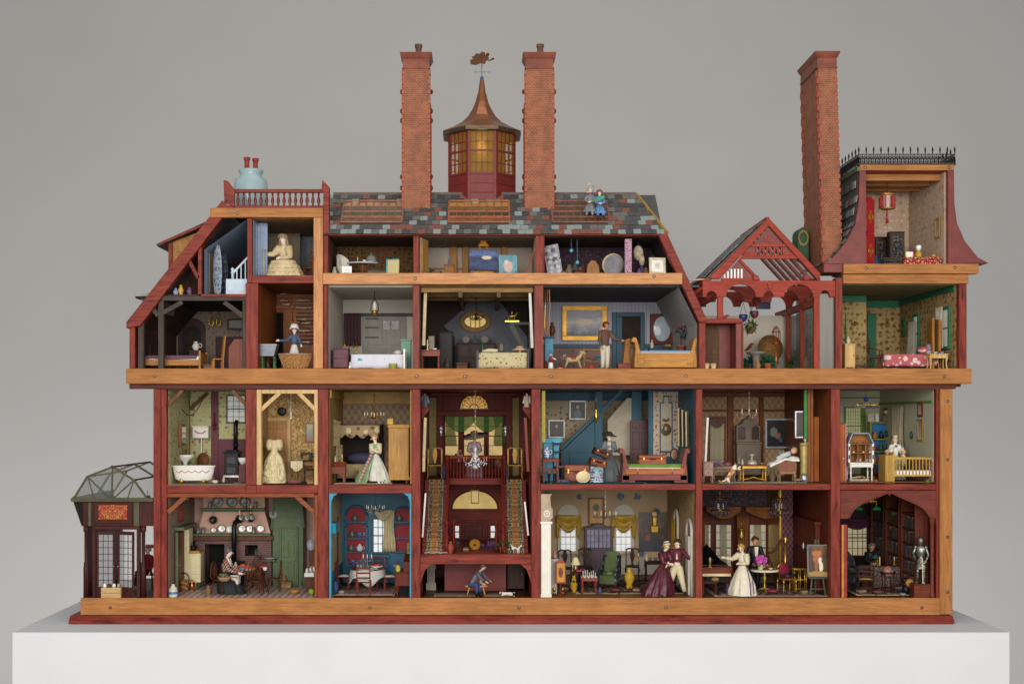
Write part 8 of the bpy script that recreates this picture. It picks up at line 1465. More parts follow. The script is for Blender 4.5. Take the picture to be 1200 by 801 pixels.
t=T('wall_chair','brown ladder chair at the doll room right wall','chair',359,60,405.3,-60);chair(t,LPN,None,13,13,16,38,'ladder')
BLB=PAPER('8797ab',('76879c',),6,.1,'stripe');nl=MB().add([(239,2,383),(239,186,383),(239,186,436),(239,2,436),(290,2,472),(290,186,472)],[(0,1,2,3),(3,2,5,4)]).bd('nursery_slope',BLB,house);MB().box(239,290.4,150,153,383,470).bd('nursery_back',P('3f2a2c',.8),house);MB().box(237.2,290.4,.5,150,382.2,383.1).bd('room_floor',LBL,house)
t=T('floral_screen','pointed blue grey floral panel standing in the blue nursery','screen',255.5,18,383.2,-38);MB().sheet(lambda u,v:((u-.5)*15*(sin(pi*min(1,.12+v*.83))**.55),-1.5*sin(pi*u),60*v),10,16,1.2).bd('panel',PAPER('8f97a4',('54627a','6a6a64'),6,.33),t)
t=T('floral_screen','dark blue floral panel behind the pointed panel','screen',262,44,383.2,-30);MB().sheet(lambda u,v:((u-.5)*14*(sin(pi*min(1,.12+v*.8))**.5),0,56*v),10,14,1.2).bd('panel',PAPER('3c4454',('6a7284',),6,.33),t)
t=T('gold_picture','tall gold strip picture on the blue nursery left wall','picture',240,40,389,80,photo=False);picture(t,20,46,GOLDW,PAINT(('6a6a70','8a7a64'),3,.2),2.4)
t=T('stair_chest','pale blue panelled stair base with newel in the nursery','staircase',277.5,8,383.2);PB=P('b3c2cf',.5,0,.06);MB().box(-13,12,0,30,0,19).bd('base',PB,t,.4);[MB().box(x,x+9,-.8,0,4,14).bd('panel',PB,t,.3)for x in(-11,1)];MB().la([(1.8,19),(1.8,26),(2.6,27),(1.6,29),(2.6,31),(0,33.6)],(-6,6,0),10).bd('newel',PB,t);MB().bar((-6,6,26),(12,6,45),2.2).bd('handrail',PB,t);[MB().bar((x,6,19),(x,6,26+(x+6)*1.05),1.2).bd('baluster',PB,t)for x in(-1,4,9)]
for i,(px,c)in enumerate(((206,'8a9ac0'),(212,'c0953c'),(222,'6a4a70'))):t=T('toy_figure',('small blue and white','small gold','small purple')[i]+' figurine in the triangular attic corner','figurine',px,10,383.2);vase(t,(8,12,9)[i],3.4,P(c,.4,0,.4,200))
MB().box(196,233,.5,120,382,383.1).bd('room_floor',DKW,house);MB().box(198,233,60,62,383,440).bd('attic_corner_back',P('4a3026',.8),house)
OFFW=P('b9b2a5',.75,0,.07,14);room(384.6,483.8,336,432,165,OFFW,OFFW,DKFLOOR,OFFW);y=164;zz=lambda py:zat(py,y);xx=lambda px:xat(px,y)
GDR=P('8b857d',.6,0,.1);d=panel_door(xx(425),xx(476),296,zz(371),y,GDR,0,rows=((.08,.44),(.5,.94)));[MB().box(xx(428),xx(444),y-3,y-2.2,z,z+1.6).bd('strap_hinge',BLACK,d)for z in(zz(374),zz(384.5),zz(396))];[MB().box(xx(a),xx(a+8),y-2.6,y-1.7,zz(386),zz(376)).bd('pane',P('5c5c5a',.2),d)for a in(449,459)]
MB().box(386,482,y-4,y,zz(370.5),zz(367)).bd('black_beam',BLACK,house)
t=T('striped_curtain','dark red and blue striped curtain in the white bedroom','curtain',413,158,zat(405,158));curtain(t,22,42,PAPER('4a2c30',('343a4c','5a4a34'),4,.4,'stripe'),3,5)
t=T('hanging_lamp','black hanging oil lamp with brass font in the white bedroom','lamp',439,40,391);MB().cyl((0,0,0),(0,0,-10),.5,.5,6).tb([(0,0,-8),(-4,0,-16),(-4.6,0,-24)],.5,6).tb([(0,0,-8),(4,0,-16),(4.6,0,-24)],.5,6).bd('hanger',BLACK,t);MB().la([(0,-32),(2,-30),(4,-26),(4.6,-24),(1.6,-23)],n=12).bd('font',BRASS,t);MB().la([(1.6,-23),(2.6,-19),(1.4,-13)],n=10,cap=False).bd('chimney',GLASSY('d8d4c8',.5),t)
t=T('purple_chest','plum painted chest at the white bedroom left','chest',400.5,30,F2);chest(t,18,22,25,P('5c2f3c',.5,0,.2),2,1,False,2)
for i,px in enumerate((404,409,414.5,418)):t=T('brass_candlestick','brass candlestick by the plum chest, '+ordn(i,4),'candlestick',px,48,F2+(25.2 if px<408 else 18));MB().la([(2.4,0),(.8,1),(.7,4+i),(1.4,5+i),(.6,6+i),(.6,13+i)],n=8).bd('stick',BRASS,t);MB().box(-2.4,2.4,-2.4,2.4,-17.9,-.1).bd('stand',DKW,t)if px>408 else None
t=T('white_bed','bed with white blue flowered coverlet in the white bedroom','bed',443,24,F2);bed(t,64,30,17,WHITE,P('c9c8d2',.8,0,.06,40),PAPER('c4bcae',('9a8a74',),4,.25),24,4,1,1);[MB().prism([(x,10),(x+4,8),(x+6,11),(x+3,13),(x+1,12.4)],-15.9,-15.3).bd('blue_flower',P('2a8a9c',.6),t)for x in(-23,8)]
t=T('green_cabinet','mint green bedside cabinet behind the white bed','cabinet',476,60,F2);box_thing(t,12,12,36,P('6f9a84',.5,0,.12),'case');MB().box(-7,7,-7,7,36,38).bd('top',P('6f9a84',.5,0,.12),t,.3)
t=T('yellow_box','small round yellow green hat box before the white bed','box',460.5,1,F2);MB().la([(4.4,0),(4.6,5),(5,5.2),(5,6.4),(0,6.6)],n=16).bd('box',PAPER('9aa04a',('c8c488',),2.4,.3),t)
STN=P('66666e',.85,0,.25,30);FRW=P('382c26',.8,0,.25,20);room(493,625.4,336,432,200,FRW,P('6a4f2c',.7),DKFLOOR,FRW,FRW);y=199;zz=lambda py:zat(py,y);xx=lambda px:xat(px,y)
for py,yy in((337,4),(341,60),(345,110)):MB().box(493.2,625.2,yy,yy+10,386,391.5).bd('ceiling_beam',WOOD('86632f','5c421d','x',.35),house,.4)
for px in(539,584):MB().box(px-2,px+3,4,190,380,387).bd('ceiling_joist',WOOD('5c4630','3a2b1c','y',.4),house,.4)
ar=[(xx(502),296)]+[(xx(560-58*cos(pi*i/14)),296+60+30*sin(pi*i/14))for i in range(15)]+[(xx(618),296)]
MB().prism([(xx(533),296),(xx(622),296),(xx(622),zz(400)),(xx(600),zz(372)),(xx(585),zz(352)),(xx(552),zz(350)),(xx(540),zz(365)),(xx(520),zz(382)),(xx(533),zz(395))],y-3,y).bd('stone_chimney_breast',STN,house)
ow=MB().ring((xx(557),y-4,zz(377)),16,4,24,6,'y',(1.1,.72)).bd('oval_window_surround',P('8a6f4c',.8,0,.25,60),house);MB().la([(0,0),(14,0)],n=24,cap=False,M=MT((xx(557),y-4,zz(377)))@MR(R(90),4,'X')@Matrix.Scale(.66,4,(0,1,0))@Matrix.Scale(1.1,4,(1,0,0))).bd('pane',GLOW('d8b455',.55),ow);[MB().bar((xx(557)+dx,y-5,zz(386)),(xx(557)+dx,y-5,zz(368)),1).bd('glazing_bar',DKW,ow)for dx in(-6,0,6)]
t=T('iron_chandelier','dark red iron chandelier hanging before the oval window','chandelier',558,110,390);chandelier(t,27,9,7,P('3a1a18',.4,.3),P('5a2420',.4),body=3)
t=T('court_cupboard','dark carved cupboard below the oval window','cupboard',558,178,F2);chest(t,50,16,40,DKW,2,3,True,2)
t=T('black_settle','tall black panelled settle left in the fireplace room','settle',522.5,130,F2);chest(t,17,12,52,BLACK,1,1,True,2)
t=T('side_table','small red brown side table at the fireplace room left','table',504.5,22,F2);table(t,24,16,23,WOOD('84402c','5a281c','x',.3),1.4,'turn',1.3,6)
t=T('dressing_mirror','small framed mirror standing on the red brown side table','mirror',505.5,26,F2+23.1,rx=-8);picture(t,9,18,DKW,P('8a8070',.15,.4),1.2);t=T('candlestick','pale candlestick on the red brown side table','candlestick',501,18,F2+23.1);MB().la([(2,0),(.7,1),(.7,5),(1.2,6),(.7,7),(.7,12)],n=8).bd('stick',CREAM,t);t=T('soap_dish','white oval dish on the red brown side table','dish',509.5,18,F2+23.1);pot(t,[(1,0),(2.8,1),(2.8,1.8),(0,1)],CHINA)
t=T('cream_wallboard','tall cream board leaning at the fireplace room left','board',496.6,16,324,ry=2);MB().box(-1.8,1.8,-6,6,0,63).bd('board',P('c4b08a',.7),t,.2);t=T('white_plank','narrow white plank leaning at the fireplace room right','board',623.6,14,321,ry=-2.4);MB().box(-1.6,1.6,-5,5,0,67).bd('board',WHITE,t,.2)
t=T('grey_stair','grey timber stair with shelf at the fireplace room right','staircase',612,90,F2);MB().bar((-14,0,58),(10,0,12),4,6).box(-16,12,-4,6,58,61).box(8,12,-4,4,0,58).bd('timber',P('4f4c4c',.6,0,.2),t)
t=T('gold_horse','gold horse group standing on the grey stair shelf','figurine',600,90,F2+61.1);MB().box(-9,9,-3,3,0,2.4).bd('base',GILT,t,.3);MB().tb([(-5,0,7),(0,0,7.4),(4,0,8),(6,0,12),(8,0,11.4)],[1.6,2,1.8,1.1,.8],7).cyl((-4,0,2),(-4,0,7),.6,.8,5).cyl((3,0,2),(3,0,7),.6,.8,5).tb([(0,0,8),(0,0,12),(0,0,14)],[1.2,1,.9],6).bd('rider',GILT,t)
t=T('floral_bed','bed under a cream floral quilt in the fireplace room','bed',589,22,F2);bed(t,60,28,19,P('4a474a',.6),PAPER('b8ae88',('8a4a40','6a7a4a','b08a3c'),6,.2),None,24,22,1,1)
t=T('bed_bolster','cream ruffled bolster lying along the floral bed','pillow',577,26,F2+20);MB().tb([(-12,0,2),(-4,0,3),(6,0,2.6),(14,0,2)],[1.4,2.4,2.2,1.6],8).bd('cushion',LACE,t);t=T('green_bottle','slim green bottle behind the floral bed','bottle',565.5,52,F2+20);pot(t,[(1.8,0),(2,8),(1,11),(1,14),(0,14)],P('1c5a3a',.2));MB().box(-3,3,-3,3,-20,-.1).bd('stand',DKW,t)
t=T('black_clock','small black framed clock on the floral bed','clock',587.5,20,F2+20.2);picture(t,8,12,BLACK,P('4a4430',.4),2);t=T('ribbon_hat','white hat with orange ribbon on the bed post','hat',609,20,F2+22);MB().la([(0,0),(9,.6),(10,1.4),(5,2.6),(4.6,5),(0,6)],n=20).bd('straw',P('b9a890',.7,0,.2),t);MB().la([(5.1,2.6),(4.9,4.2)],n=18,cap=False).sheet(lambda u,v:(-1.5+3*u,-9.4-v*3,1-v*17),3,6,.3).bd('ribbon',P('b0642a',.5,0,.25,90),t)
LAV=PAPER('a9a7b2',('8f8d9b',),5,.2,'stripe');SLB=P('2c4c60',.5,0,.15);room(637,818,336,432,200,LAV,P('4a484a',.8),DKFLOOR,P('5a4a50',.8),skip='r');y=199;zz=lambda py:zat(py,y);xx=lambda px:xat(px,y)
MB().add([(817.6,4,296),(817.6,203,296),(817.6,203,349),(817.6,4,349),(796,203,392),(796,4,392)],[(3,2,1,0),(5,4,2,3)]).bd('sloped_wall',P('a5a3a2',.7,0,.06,14),house)
MB().box(637.2,817,y-1,y-.05,296,zz(408)).bd('pink_dado',PAPER('8a6f68',('6a4a48',),9,.2),house);MB().box(637.2,817,y-2.6,y-.05,zz(408),zz(403)).box(637.2,800,y-3,y-.05,zz(347),392).bd('blue_rail',SLB,house,.3)
df=MB().box(xx(717),xx(722),y-4,y-.05,296,zz(366)).box(xx(750),xx(755),y-4,y-.05,296,zz(366)).box(xx(722),xx(750),y-4,y-.05,zz(371),zz(366)).box(xx(722),xx(729),y-3,y-.05,296,zz(371)).bd('door_surround',SLB,house,.4);MB().box(xx(729),xx(750),y-.8,y-.05,296,zz(371)).bd('dark_opening',P('2e2218',.8,0,.3),df);MB().ball((xx(750.5),y-5,zz(411)),1.5,8).bd('knob',BRASS,df)
t=T('seascape','large gold framed cloudy seascape on the lavender wall','painting',685,196,zz(399));picture(t,59,46,P('a87a24',.35,.4),PAINT(('2a2c30','6a6a70','a09a9a','7a7680','8a8690'),2.6,.3,.5,blobs=((.5,.55,.25,.12,'b59a80'),)),6)
t=T('oval_mirror','oval mirror in a dark mahogany board on the lavender wall','mirror',775.5,196,zz(404));MB().box(-15.5,15.5,-2,0,0,41).bd('board',MAHOG,t,1);MB().la([(0,2.2),(11,2.2),(12,1.6),(12,0)],n=28,cap=False,M=MT((0,0,21))@MR(R(90),4,'X')@Matrix.Scale(1.45,4,(0,1,0))).bd('glass',PAINT(('8a9aa8','b0bcc4','7a8a9c'),3,.4,.1,.15),t)
t=T('slope_picture','dark framed picture of a child in blue on the sloping wall','picture',814,90,338,-90,photo=False,ry=0);t.rotation_euler=(R(-24),0,R(-90));picture(t,26,44,SLB,PAINT(('3a4454','4a6a8a','2a3440'),3,.3,.2,blobs=((.5,.75,.15,.1,'b0988a'),(.5,.35,.25,.3,'2a4a9a'))),3)
t=T('sleigh_bed','golden pine sleigh bed with blue cover in the blue bedroom','bed',778,22,F2);GPN=WOOD('b5803a','8f6028','x',.35);bed(t,68,28,20,GPN,None,None,37,37,1,style='sleigh');MB().box(-32,32,-12.4,12.4,19,22).bd('blue_cover',P('6f93b4',.8,0,.08),t,1);MB().box(-33,33,-15,-13.4,2,19).bd('side_board',GPN,t,.3);[MB().box(x-4,x+4,-15.8,-15,5,13).bd('panel',GPN,t,.4)for x in(-29,29)]
t=T('sleigh_footstool','second pine sleigh end with red seat beside the bed','chair',735,40,F2);MB().prism([(-6,6),(-3,36),(2,38),(4,34),(2,20),(4,6)],-8,8).bd('side',WOOD('9a6a30','744c20','z'),t,.5);MB().box(-12,4,-9,9,0,8).bd('seat',P('7a3a34',.6),t,.8)
H=57;J=joints(H,False,((-.04,-.02,-.17),(-.02,-.08,-.3)),((.08,-.06,-.14),(.22,-.12,-.17)),(0,0),0,(.3,-.1));t=person('boy in brown jacket and white trousers beside the gold framed seascape',709,40,F2,H,J,25,SKINTAN,AUBURN,'curls',15,False);BRJ=PAPER('5e4a3c',('7a3a34','86765c'),7,.24,'stripe');garment(t,H,J,BRJ,'jacket','neck','pelvis',1.1,False);sleeves(t,H,J,P('5e4a3c',.8,0,.3),1.2);trousers(t,H,J,P('c4bca8',.7,0,.1),1.1,BLACK)
t=T('rocking_horse','cream toy rocking horse with red saddle on the floor','rocking horse',672,50,F2);HC=P('b59c6c',.6,0,.2);MB().tb([(-9,0,13),(-2,0,12.6),(5,0,13.4),(9,0,18),(11,0,22),(15,0,20)],[3,3.4,3.4,2.2,2,1.2],10).bd('body',HC,t);[MB().tb([(x,s_*2,12),(x*1.3,s_*2.6,6),(x*1.7,s_*3,1.6)],[1.6,1,.8],6).bd('leg',HC,t)for x in(-7,6)for s_ in(-1,1)];[MB().tb([(-16+32*q,s_*4,1+9*(q-.5)**2*2)for q in[i/8 for i in range(9)]],.8,6).bd('rocker',P('8a2c28',.5),t)for s_ in(-1,1)];MB().box(-3,3,-3.8,3.8,13,16.4).bd('saddle',P('8a2c28',.5),t,.8);leaves(t,P('c9c0ae',.9),(-11,0,15),7,30,2,4,'tail_hair');leaves(t,P('c9c0ae',.9),(9,0,21),5,24,2,5,'mane')
t=T('toy_rack','thin wooden toy shelf frame between horse and boy','shelf',696,120,F2);f=MB();[f.box(x-.8,x+.8,-5,5,0,30)for x in(-13,13)];[f.box(-13,13,-5,5,z,z+1.2)for z in(13,28)];f.bd('frame',GOLDW,t)
t=T('dark_desk','dark blue writing desk behind the pine sleigh bed','desk',773,110,F2);chest(t,28,14,30,P('1f2630',.4),2,2,False,3)
t=T('terracotta_pot','leafy plant in terracotta pot behind the pine bed end','plant',798,80,F2+22);MB().box(-6,6,-6,6,-22,0).bd('stand',GOLDW,t,.3);pot(t,[(3,0),(5,8),(5.6,8),(5.6,10),(4.8,10),(4,6),(0,6)],TERRA);MB().cyl((0,0,6),(0,0,26),.6,.5,6).bd('stem',DKW,t);leaves(t,GREENL,(0,0,28),10,50,3.4,6);blooms(t,[P('4a7a8a',.6),P('8a3a5a',.6)],(0,-1,29),8,12,1.5,4)
t=T('blue_pedestal','light blue pedestal cabinet at the blue bedroom left','cabinet',643,46,F2);box_thing(t,10,16,38,P('4f8aa4',.5,0,.12),'case');MB().box(-6.4,6.8,-10,9,38,40.4).bd('top',SLB,t,.3);t=T('brown_urn','brown urn standing on the light blue pedestal','urn',647,46,F2+40.5);vase(t,17,4,WALNUT)
t=T('toy_jester','little jester puppet in red, white and blue at lower left','puppet',645.5,6,F2);MB().la([(3.4,0),(2.6,7),(1.6,8)],n=10).bd('white_legs',PORC,t);MB().la([(3,8),(2.2,13),(1,15)],n=10).bd('red_coat',P('8a2028',.5),t);MB().ball((0,0,17),2,10).bd('head',SKIN,t);MB().la([(2.3,17.6),(1.2,21),(0,24)],n=10).bd('cap',P('2a7a9a',.5),t);MB().tb([(1.8,-1,13),(6,-3,11)],.8,6).bd('arm',WHITE,t)
for i in range(3):t=T('jump_rope',('gold','red and white','tan')[i]+' jump cord hanging at the blue bedroom left','cord',638.5+i*2.6,10,390);MB().tb([(0,0,0),(.6,0,-20),(-.6,0,-44-i*4),(.4,0,-56)],.7,6).bd('cord_strand',(GILT,P('8a4a40',.7),P('a07a44',.7))[i],t)
GWP=PAPER('a98f62',('6a5434','8a7448'),8,.33);EMR=P('1f6a4c',.5,0,.15);room(987,1121.6,333.4,432,205,GWP,P('7a7658',.8),WOOD('7a5230','543618'),GWP);y=204;zz=lambda py:zat(py,y);xx=lambda px:xat(px,y)
cb=MB().box(987.1,xat(1015,130),130,204,296,394).bd('papered_projection',GWP,house);MB().box(987.2,xat(1015.4,128),127,129.9,386,394).box(xat(1015,130),1121,y-3,y,385,394).box(1119,1121.4,4,y,388,394).bd('green_cornice',EMR,house,.3);MB().box(xx(1016),xx(1026.5),y-2,y-.05,zz(432),zz(367)).bd('green_door',EMR,house,.4)
for(a,b_)in((24,50),(130,146)):win(a,b_,324,368,1121.5,EMR,GLOW('c4beac',.35),1,2,3.4,.8,wall='right')
t=T('white_curtain','white net curtain at the front window of the papered bedroom','curtain',1117,44,322,-90,photo=False);curtain(t,22,50,P('b9b1a0',.8,0,.15),4,5,.3);t=T('white_curtain','white net curtain at the far window of the papered bedroom','curtain',1117,140,318,-90,photo=False);curtain(t,26,44,P('a39c8c',.8,0,.15),5,5,.3)
t=T('green_mirror','oval green framed mirror on the papered right wall','mirror',1121,186,344,-90,photo=False);M_=MT((0,0,14))@MR(R(90),4,'X')@Matrix.Scale(1.5,4,(0,1,0));MB().la([(6.6,0),(9,.2),(9,1.6),(6.6,2)],n=22,cap=False,M=M_).bd('frame',EMR,t);MB().la([(0,.8),(6.8,.8)],n=22,cap=False,M=M_).bd('glass',P('6a5e4c',.1,.5),t)
for i,px in enumerate((1002.5,1039)):t=T('wall_sconce','brown leaf wall sconce %s the green door'%('left of','right of')[i],'sconce',px,(127,202)[i],zat(383,(127,202)[i]));leaves(t,P('7a4a2c',.5),(0,0,3),7,18,3,i);MB().ball((0,-1,3),1.6,8).bd('boss',BRASS,t)
TOILE=PAPER('b05a62',('cfc0b4','c9b8ac'),10,.3);t=T('toile_bed','bed under pink and white toile quilt with pine headboard','bed',1062,44,F2);bed(t,66,40,18,P('b8945c',.5),TOILE,PAPER('c4b09c',('a85a60',),3,.3),20,3,1,4);MB().box(32,35,-20,20,2,60).box(24,27,-21,-17,0,62).bd('headboard',WOOD('9a6a34','6f481e','z'),t,.4);cushion(t,'pillow',TOILE,(18,-6,20),13,18,8);cushion(t,'pillow',PAPER('8a7a8a',('4a5a8a','b0a8a0'),3,.3),(24,-8,20),8,14,11)
t=T('wicker_rocker','dark wicker rocking chair at the foot of the toile bed','rocking chair',1025,22,F2,62);chair(t,P('4a281c',.6,0,.3,120),PAPER('5a3826',('2e1a10',),1.6,.3),15,15,15,36,'oval','splay');[MB().tb([(s_*6.4,-13+28*q,1+12*(q-.5)**2)for q in[i/8 for i in range(9)]],.8,6).tb([(s_*7.4,6,26),(s_*8.6,-2,24),(s_*8,-7,22),(s_*7,-7,15)],.8,6).bd('rocker',P('4a281c',.6,0,.3,120),t)for s_ in(-1,1)]
LPW=WOOD('c9a66c','a88550','z',.4);t=T('cream_cabinet','pale wood cabinet at the papered bedroom left front','cabinet',994.5,14,F2);chest(t,12,12,30,LPW,1,1,True,2);t=T('night_table','pale wood bedside table with shaped apron at the right front','table',1098,12,F2);table(t,22,14,18,LPW,1.4,'cab',1.2,4)
t=T('green_finial','small green candle bracket above the pale wood cabinet','bracket',991,30,F2+34);MB().la([(.8,-8),(.8,0),(3,1),(3,2),(1,3),(.8,34)],n=8).bd('stem',EMR,t)
STO=P('8a857c',.7,0,.25,60)
t=T('fountain_table','grey stone pedestal table among teal plants','table',886,70,F2);MB().la([(6,0),(4,4),(4.6,16),(8,20),(12,22),(12,23.6),(0,23.6)],n=18).bd('stone',STO,t)
for i,px in enumerate((873,880,897,904)):t=T('teal_plant','teal leafed potted plant, %s by the stone table'%ordn(i,4),'plant',px,84-i*6,F2);pot(t,[(2.6,0),(4,6),(3.4,6)],TERRA);leaves(t,TEALL,(0,0,8),13,60,5,i,flat=.9)
t=T('parrot','red parrot perched on the stone table','parrot',878,66,F2+23.7);RB=P('8a2422',.5,0,.3);b=MB().tb([(-6,0,1),(-2,0,3),(1,0,6),(3,0,9.4),(4.4,0,9.2)],[.7,1.8,2.4,1.7,.9],9).bd('body',RB,t);MB().cyl((4.4,0,9.2),(6,0,8),.9,.2,6).bd('beak',BLACK,b);MB().ball((3.8,-1.4,10),.4,5).bd('eye',BLACK,b);MB().tb([(1,-2,6),(-3,-2,3)],[1.4,.5],6).bd('wing',P('5a1c24',.5),b)
t=T('peacock_chair','tan wicker peacock chair in the red conservatory','chair',904,110,F2);MB().la([(0,0),(15,0),(16,1.4),(0,1.6)],n=22,M=MT((0,7,30))@MR(R(80),4,'X')@Matrix.Scale(1.1,4,(0,1,0))).bd('backrest',PAPER('8a6236',('4a3018',),2.4,.34),t);MB().la([(7,0),(5,8),(9,15),(9.6,17),(0,17)],n=16).bd('seat',WICKER,t)
t=T('birdcage','copper birdcage on a tall stand in the conservatory','birdcage',909.5,40,F2);MB().la([(6,0),(2,1.6),(.7,3),(.7,30),(2,31)],n=10).bd('stand',COPPERK,t);f=MB().ring((0,0,32),5,.6,14,5).ring((0,0,46),5,.4,14,5);[f.tb([(5*cos(a),5*sin(a),32),(5*cos(a),5*sin(a),46),(2.6*cos(a),2.6*sin(a),51),(0,0,53)],.3,4)for a in[i*pi/5 for i in range(10)]];f.bd('cage',COPPERK,t)
for lab,px,py,yy,m,g in(('purple round pot hanging under the red arcade',884,373,40,P('5a2a38',.4),0),('terracotta hanging basket spilling green fronds',880,391,36,P('8a5230',.7),1),('blue glass ball hanging under the red arcade',871,377,50,P('2c3a6a',.2),0)):
 t=T('hanging_pot',lab,'hanging pot',px,yy,zat(py,yy));pot(t,[(1.4,0),(4.6,3),(5.4,7),(4.6,9),(3.6,9)],m);L=384-t.location.z/S-7;[MB().cyl((q*4,0,8),(0,0,8+L*.7),.25,.25,4).bd('cord',DKW,t)for q in(-1,1)];leaves(t,GREENL,(0,0,9),13,70,4,3,droop=.7)if g else None
for i,px in enumerate((828,836)):t=T('cream_pot','small cream flowerpot at the porch, %s one'%('left','right')[i],'flowerpot',px,-2,F2);pot(t,[(2.8,0),(3.6,5.4),(4,6),(3.4,6.2),(3,4),(0,4)],P('c4a878',.6))
t=T('porch_bird','red carved bird resting on the porch cornice','ornament',849.5,0,354.2);MB().tb([(-4,0,1.4),(0,0,2),(3,0,4.4),(5,0,4)],[.6,2,1.3,.3],8).bd('body',RB,t);t=T('floor_vase','tan floor vase behind the streaked conservatory glass','vase',968,20,F2);vase(t,17,5.4,P('9a7450',.6));t=T('palm_plant','green plant behind the conservatory side posts','plant',933,110,F2);pot(t,[(3,0),(4.6,7),(4,7)],TERRA);leaves(t,GREENL,(0,0,12),20,70,6,9)
BST=P('2a3560',.3,0,.6,120);gv=MB().box(xat(886,150),xat(903,150),150,153,zat(362,150),zat(346,150)).bd('blue_glass_frieze',BST,house);MB().box(832,962,164,168,296,300).bd('wall_plinth',PERG,gv);MB().box(xat(934,150),xat(946,150),150,154,296,372).bd('green_side_door',P('1f4430',.5),house)
ROSE=PAPER('5c4222',('6a2424','3a4a24','2e2412'),9,.3);room(385.2,484.3,277,321,90,ROSE,DKP,DKFLOOR,P('5a3a28',.7));room(491.2,627.2,277,321,100,P('a79a8d',.8,0,.1,12),P('7a6a54',.8),WOOD('8a6840','64482a'),P('a79a8d',.8,0,.1,12));room(638.2,778,277,321,100,PAPER('3a2a34',('4f3a48','2a1e24'),5,.33),DKP,DKFLOOR,P('4a3a40',.8),skip='r')
MB().add([(797,4,407),(797,103,407),(775,103,451),(775,4,451)],[(3,2,1,0)]).bd('attic_slope',P('3a2e34',.8),house)
LGT=P('c4bdb0',.6,0,.12,40);t=T('tilt_table','round oval tea table with tripod feet in the rose papered attic','table',425,22,F3);pedestal(t,38,16,WOOD('7a4424','50290f','x'),P('a9aaac',.3,0,.1),1.6,3,None,22);t=T('dome_dish','silver domed dish on the round tea table','dish',435,20,F3+16.1);MB().la([(8,0),(8,1),(6.6,1.2),(6,5),(3.4,8),(.8,9),(1,10.6),(0,11)],n=18).bd('dome',SILVER,t)
t=T('wicker_chair','cream wicker armchair left of the tea table','chair',402,34,F3,50);MB().sheet(lambda u,v:(-9*cos(pi*u),8*sin(pi*u)-1,12+16*v*(.55+.45*sin(pi*u))),14,8,1).bd('backrest',LGT,t);MB().la([(7,0),(5,4),(8.6,11),(8.6,12.6),(0,12.8)],n=16).bd('seat',LGT,t)
t=T('lettered_card','small white card with grey lines in the rose attic','card',406.5,4,F3,rx=-4);MB().box(-5.6,5.6,0,1,0,9.6).bd('card',PORC,t);[MB().box(-3.6+(i%2),3.6-(i%2),-.2,0,1.8+i*1.8,2.2+i*1.8).bd('text_line',P('7a7a78'),t)for i in range(4)]
t=T('cream_book','cream and turquoise book standing in the rose attic','book',460.5,8,F3,-12,rx=-6);MB().box(-7,7,0,3,0,18.4).bd('cover',P('b8a878',.5,0,.08),t,.3);MB().box(-8.4,-7.1,-.4,3.4,0,18.6).box(-7,7,-.6,0,17.2,18.6).bd('spine',P('5a9a9c',.5),t)
t=T('grey_bench','grey low settee behind the tea table','settee',447,60,F3);box_thing(t,34,12,11,P('7a7672',.8),'seat',1.5)
for a,b_ in((528,535.5),(542,549),(588,594)):MB().box(xat(a,99),xat(b_,99),92,99.8,407,451).bd('ochre_post',WOOD('a8742f','7c521e','z',.35),house,.4)
MB().box(500,560,96,99.8,424,426).bd('ochre_rail',WOOD('a8742f','7c521e','x',.35),house)
t=T('easel','ochre studio easel in the attic painter room','easel',566.5,34,F3);OC=WOOD('b07a30','84581f','z',.35);MB().bar((-11,0,0),(-3,6,44),2,1.6).bar((11,0,0),(3,6,44),2,1.6).box(-12,12,-2,3,4,7).bd('stand',OC,t);MB().la([(7,37),(6,40),(4,41),(4.4,44),(0,46)],(0,3,0),10,sy=.3).bd('carved_crest',OC,t)
t=T('seascape_canvas','unframed stormy blue seascape on the ochre easel','painting',566.8,29,F3+7,rx=-8);MB().box(-17,17,-1,.4,0,25.6).bd('canvas',PAINT(('1c2438','3a4a70','2a3450','5a6a94','34426a'),2.4,.2,.5,blobs=((.6,.62,.2,.1,'c4b4a0'),)),t,.2);t=T('figure_canvas','light blue canvas with pale pink figures leaning right of easel','painting',595.5,22,F3,8,rx=-8);MB().box(-11,11,-1,.4,0,25.6).bd('canvas',PAINT(('3a6a7c','6a9aa4','4a7a8a'),3,.5,.3,blobs=((.5,.45,.28,.3,'c4a49a'),(.4,.65,.14,.12,'d0b8ac'))),t,.2)
t=T('paint_box','small wooden stool box at the painter room left','stool',526.5,20,F3);box_thing(t,11,9,12,WOOD('8a5a2c','5f3c1a'),'box');MB().box(-6.4,6.4,-5.4,5.4,12,13.4).bd('lid',WOOD('8a5a2c','5f3c1a'),t,.3);t=T('leaning_stretcher','red brown pole leaning at the painter room right','pole',616,20,F3,ry=18);MB().box(-1.2,1.2,-2,2,0,42).bd('pole_body',WOOD('8a4a30','5f2f1e','z'),t);t=T('hinged_screen','cream door leaf standing open at the painter room left','door leaf',497,14,F3,72);MB().box(-12,12,-1,1,0,43).bd('leaf',P('a08a64',.6),t,.3);MB().box(-9,9,-1.5,-1,5,38).bd('panel',GOLDW,t,.2)
t=T('patterned_board','grey damask patterned board leaning in the junk attic','board',651,16,F3,-10,rx=-4,ry=-10);MB().box(-9,9,-.8,.8,0,37).bd('board',PAPER('8f9096',('5a5a62','b0b0b4'),9,.36),t,.2)
